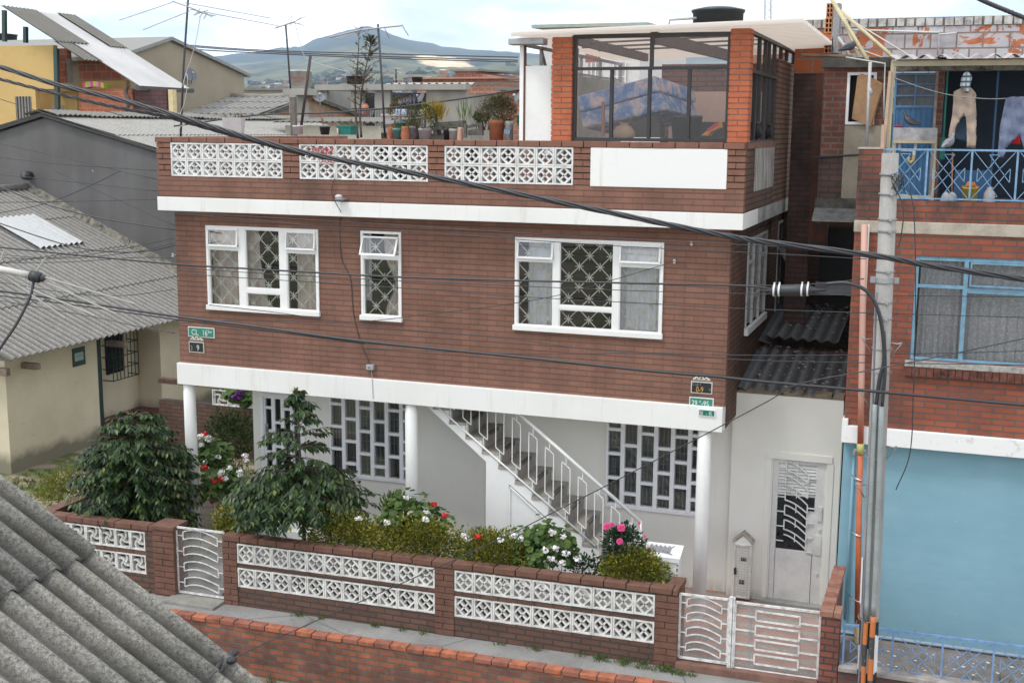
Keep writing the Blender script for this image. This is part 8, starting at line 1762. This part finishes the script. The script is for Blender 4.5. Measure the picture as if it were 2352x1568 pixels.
# ---- pigeons
def pigeon(p, rz, label, body, s=1.0, upright=.5):
    o = thing('pigeon', p, label, 'pigeon', 'pigeons on the roofs'); q = Matrix.Rotation(rz, 3, 'Z'); p = V(p)
    def T(x, z, y=0): return p+q @ V((x*s, y*s, z*s))
    m = MB(); u = upright
    path = [T(-.17, .05-.02*u), T(-.12, .065), T(-.07, .085), T(-.02, .10), T(.04, .115+.02*u), T(.075, .145+.03*u), T(.09, .18+.035*u), T(.098, .205+.04*u), T(.112, .215+.04*u), T(.128, .213+.04*u), T(.15, .207+.04*u)]
    m.tube(path, [.012*s, .030*s, .048*s, .060*s, .058*s, .042*s, .028*s, .027*s, .026*s, .018*s, .003*s], 12); m.build('body', body, o, smooth=True)
    w = MB()
    for sd in (-1, 1): w.add([T(.05, .14, sd*.05), T(-.03, .135, sd*.062), T(-.16, .055, sd*.025), T(-.05, .075, sd*.06)], [(0, 1, 2, 3)])
    w.build('wings', flat('wing_grey', (.09, .10, .12), .7, var=.4, scale=40), o, recalc=False)
    l = MB(); l.tube([T(.0, .055, .02), T(.01, 0, .02)], .004*s, 5); l.tube([T(.0, .055, -.02), T(.01, 0, -.02)], .004*s, 5); l.build('legs', flat('pink_leg', (.4, .12, .1), .6), o); return o
pgd = flat('slate_pigeon', (.075, .08, .10), .6, var=.35, scale=25); pgl = flat('pale_pigeon', (.24, .24, .27), .6, var=.3, scale=25); pgk = flat('blackish_pigeon', (.03, .031, .037), .5, var=.3, scale=25)
pigeon(TR(1150, 1340, .77), R_(160), 'dark pigeon standing on the edge of the wash trough', pgd, .72, .8)
pigeon(TR(515, 560, 1.5), R_(20), 'slate pigeon on the weathered plank over the alley', pgd, .8, .4)
pigeon(py(2178, 345, .02), R_(60), 'fluffed pale grey pigeon on the blue balcony rail', pgl, .8, .3)
c = V((PXR-.03, .75, 6.04)); pigeon(c, R_(-80), 'plump dark pigeon nearer the corner on the side parapet', pgk, 1.05, .2)
pigeon(V((PXR-.03, 1.55, 6.04)), R_(-60), 'plump dark pigeon farther back on the side parapet', pgk, 1.0, .1)
pigeon(py(1846, 138, 3.9), R_(200), 'dark bird whose tail sticks out past the alley brick column', pgk, .9, .1)
# ---- the near corrugated roof in the lower left corner
s_ = .555; D0_ = 6.5; nn_ = V((s_, 0, 1)).normalized()
def NP(u, v): return pplane(u, v, pd(300, 1339, D0_), nn_)
k_ = .177/abs(NP(0, 1260).y-NP(0, 1200).y); D0_ *= k_
nr = thing('near_roof', NP(300, 1400), 'mossy grey corrugated roof filling the lower left corner close to the viewer', 'roof')
e0, e1 = NP(0, 1110), NP(600, 1568); x1_, x2_ = NP(222, 1275).x, NP(538, 1512).x; ye = (e0.y+e1.y)/2
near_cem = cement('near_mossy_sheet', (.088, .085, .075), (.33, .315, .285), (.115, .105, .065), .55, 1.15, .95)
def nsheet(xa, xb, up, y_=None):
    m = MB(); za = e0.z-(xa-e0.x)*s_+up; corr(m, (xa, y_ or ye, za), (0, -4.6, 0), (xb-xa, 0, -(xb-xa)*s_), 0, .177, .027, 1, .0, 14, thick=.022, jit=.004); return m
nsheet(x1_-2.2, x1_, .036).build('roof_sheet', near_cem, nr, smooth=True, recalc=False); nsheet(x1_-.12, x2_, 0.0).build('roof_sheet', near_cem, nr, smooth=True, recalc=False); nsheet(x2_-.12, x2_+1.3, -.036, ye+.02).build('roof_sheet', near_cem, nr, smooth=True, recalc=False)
m = MB(); zc = e0.z-(x2_-e0.x)*s_; m.box(x1_-2.2, x2_+.6, ye-4.5, ye-.3, -1, zc-1.2); m.build('wall', shed, nr)
m = MB(); c = NP(536, 1506); m.sphere(c+V((0, 0, .02)), .03, 10, 6, (1, 1.5, .6)); m.sphere(c+V((.02, -.05, .0)), .03, 10, 6, (1, 1.3, .7)); m.tube([c, c+V((-.03, -.08, .0)), c+V((-.02, -.2, -.05))], .02, 7)
for p in m.v: p.z += .006*math.sin(p.x*160+p.y*130)
o = m.build('tar_lump', flat('black_tar', (.02, .021, .023), .5), smooth=True); tag(o, 'lump of black sealant on the lower corner of the near roof', 'sealant')
# ---- overhead cables
def run(pts, Y, sc_=1.0): return [py(u, v, Y) for u, v in pts]
def bundle(pts, r, R, label, strands=4, turns=30, group='thick twisted street cables'):
    P = spline(pts, 14); root = thing('cable_bundle', P[0], label, 'cable', group); n = len(P)
    for k in range(strands):
        q = []
        for i, p in enumerate(P):
            t_ = (P[min(i+1, n-1)]-P[max(i-1, 0)]).normalized(); a = t_.cross(V((0, 0, 1))).normalized(); b = t_.cross(a); g = 6.283*(turns*i/n+k/strands); q.append(p+(a*math.cos(g)+b*math.sin(g))*R)
        m = MB(); m.tube(q, r, 7, False); m.build('strand', cable_black, root, smooth=True, recalc=False)
bundle(run([(-60, 142), (0, 154), (125, 193), (250, 223), (375, 257), (500, 295), (588, 321), (738, 359), (913, 391), (1113, 430), (1351, 478), (1526, 514), (1676, 543), (1764, 556), (2014, 588), (2139, 610), (2352, 641), (2420, 650)], -3.2), .0125, .017, 'thick twisted cable sweeping across the whole facade from upper left', 4, 11)
bundle(run([(-60, 168), (0, 182), (88, 205), (200, 232), (288, 251), (380, 268), (480, 296), (588, 326), (700, 356)], -3.16), .010, .011, 'second twisted cable just below the thickest one at upper left', 3, 9)
bundle(run([(2230, -12), (2262, 4), (2310, 24), (2380, 52)], -4), .012, .009, 'dark twisted cable crossing the top right corner', 3, 8)
TG = 'taut street cables'; WG = 'thin wires in front of the facade'; LG = 'thin wires over the cottage roof'
def wire(pts, Y, r, label, g, ends=None): cable('cable', run(pts, Y), r, label, None, g, 6, 8)
wire([(-40, 563), (0, 568), (200, 588), (407, 607), (588, 618), (763, 628), (913, 636), (1176, 644), (1526, 652), (1701, 656), (1775, 663)], -2.1, .0115, 'black cable at mid window height running to the fat splice sleeve', TG)
wire([(1700, 656), (1800, 655), (1900, 650), (1985, 640)], -2.1, .006, 'steel support wire over the splice sleeve to the pole collar', TG)
wire([(-40, 661), (0, 668), (175, 692), (407, 727), (588, 750), (838, 784), (1176, 818), (1476, 850), (1670, 867), (1764, 877), (2002, 898), (2352, 930), (2420, 936)], -2.35, .016, 'thick black cable below the upper windows running past the pole', TG)
wire([(-40, 672), (0, 679), (175, 701), (407, 734), (588, 756), (838, 789)], -2.33, .008, 'cable hugging the underside of the thick lower cable on the left', TG)
for pts, lab in (([(-40, 415), (0, 429), (88, 464), (225, 500), (402, 528)], 'heavier black drop wire ending near the top of the facade left edge'), ([(-40, 498), (0, 513), (150, 562), (250, 578), (338, 577), (402, 563)], 'sagging drop wire rising to the facade left edge'), ([(-40, 466), (0, 465), (200, 462), (360, 458)], 'nearly level wire meeting the left end of the upper band'), ([(-30, 397), (0, 401), (180, 419), (360, 439)], 'wire crossing the grey workshop wall just above the cottage ridge'), ([(126, 392), (225, 438), (300, 472), (402, 518)], 'diagonal wire falling across the grey workshop wall'), ([(278, 392), (200, 430), (128, 460), (60, 478), (-20, 492)], 'wire rising rightward over the grey workshop wall'), ([(-20, 582), (100, 592), (200, 585), (300, 568), (402, 547)], 'thin wire rising from the left edge to the facade'), ([(-20, 592), (120, 594), (230, 588), (330, 575), (402, 558)], 'second thin wire rising beside it to the facade'), ([(-20, 603), (150, 602), (300, 592), (398, 592)], 'lowest of the thin level wires over the cottage roof'), ([(-20, 645), (175, 675), (290, 678), (402, 664)], 'slack wire low over the cottage roof'), ([(0, 690), (200, 725), (320, 750), (402, 765)], 'faint wire near the cottage eave')):
    wire(pts, -.6, .0055 if 'heavier' not in lab and 'sagging' not in lab else .009, lab, LG)
for pts, lab in (([(-20, 325), (100, 352), (360, 412)], 'faint wire sloping down across the upper grey workshop wall'), ([(0, 362), (150, 378), (360, 392)], 'faint wire lower on the grey workshop wall'), ([(0, 228), (70, 250), (180, 285), (360, 345), (450, 370), (590, 410)], 'long thin wire from the ochre house down to the parapet')): wire(pts, 1.0, .006, lab, LG)
for pts, lab in (([(360, 484), (588, 498), (880, 515), (1175, 534), (1470, 551), (1764, 565), (1990, 580)], 'upper thin wire across the top of the upper windows'), ([(400, 490), (588, 506), (738, 520), (960, 533), (1176, 549), (1470, 568), (1764, 582), (1990, 595)], 'second thin wire across the upper windows'), ([(407, 615), (588, 627), (880, 643), (1176, 656), (1470, 668), (1764, 675), (2352, 682)], 'thin wire under the mid height cable'), ([(407, 628), (588, 640), (880, 658), (1176, 680), (1470, 696), (1764, 711), (2352, 729)], 'lower thin wire under the mid height cable'), ([(400, 742), (588, 735), (800, 740), (980, 722), (1176, 697), (1286, 677), (1400, 645), (1551, 600)], 'slack wire climbing to the hook right of the widest window'), ([(480, 700), (653, 720), (763, 737), (913, 755), (1176, 778), (1326, 799), (1476, 809), (1764, 816), (2100, 812), (2352, 806)], 'long slack wire below the upper windows'), ([(840, 800), (1176, 812), (1350, 812), (1470, 812), (1764, 828), (2352, 838)], 'lowest thin wire above the thick lower cable on the right')): wire(pts, -1.9, .0048, lab, WG)
wire([(540, 1512), (588, 1486), (838, 1376), (1010, 1300), (1176, 1224), (1271, 1176), (1398, 1112), (1601, 1007), (1764, 921), (1834, 882), (2014, 847), (2189, 812), (2352, 777), (2420, 760)], -4.2, .0055, 'dark twisted wire rising from the near roof corner across stairs and annex', 'long crossing wires')
wire([(400, 290), (588, 265), (738, 260), (876, 250), (1038, 230), (1176, 209), (1204, 204)], 9.5, .02, 'black cable sagging across the concrete house behind the terrace', 'long crossing wires')
for k, (pts, lab) in enumerate((([(380, 100), (588, 115), (876, 124), (1190, 132)], 'topmost faint wire in front of the mountain'), ([(380, 103), (588, 118), (876, 130), (1190, 139)], 'middle faint wire in front of the mountain'), ([(380, 110), (588, 122), (876, 134), (1190, 143)], 'lowest faint wire in front of the mountain'))): wire(pts, 26, .022, lab, 'far wires before the mountain')
cable('cable', [py(768, 410, PY-.02), py(762, 440, PY-.02), py(772, 468, PY-.02), py(782, 486, PY-.02), py(781, 500, -.02), py(784, 590, -.01), py(805, 640, -.01), py(812, 720, -.01), py(830, 790, -.01), py(850, 836, -.03)], .005, 'loose black wire running down the facade to the junction box', None, 'wires fixed on the facade')
cable('cable', [py(853, 850, -.01), py(855, 872, -.065), py(857, 915, -.065)], .004, 'short grey wire from the junction box down over the white beam', flat('grey_wire', (.35, .35, .33), .6), 'wires fixed on the facade')
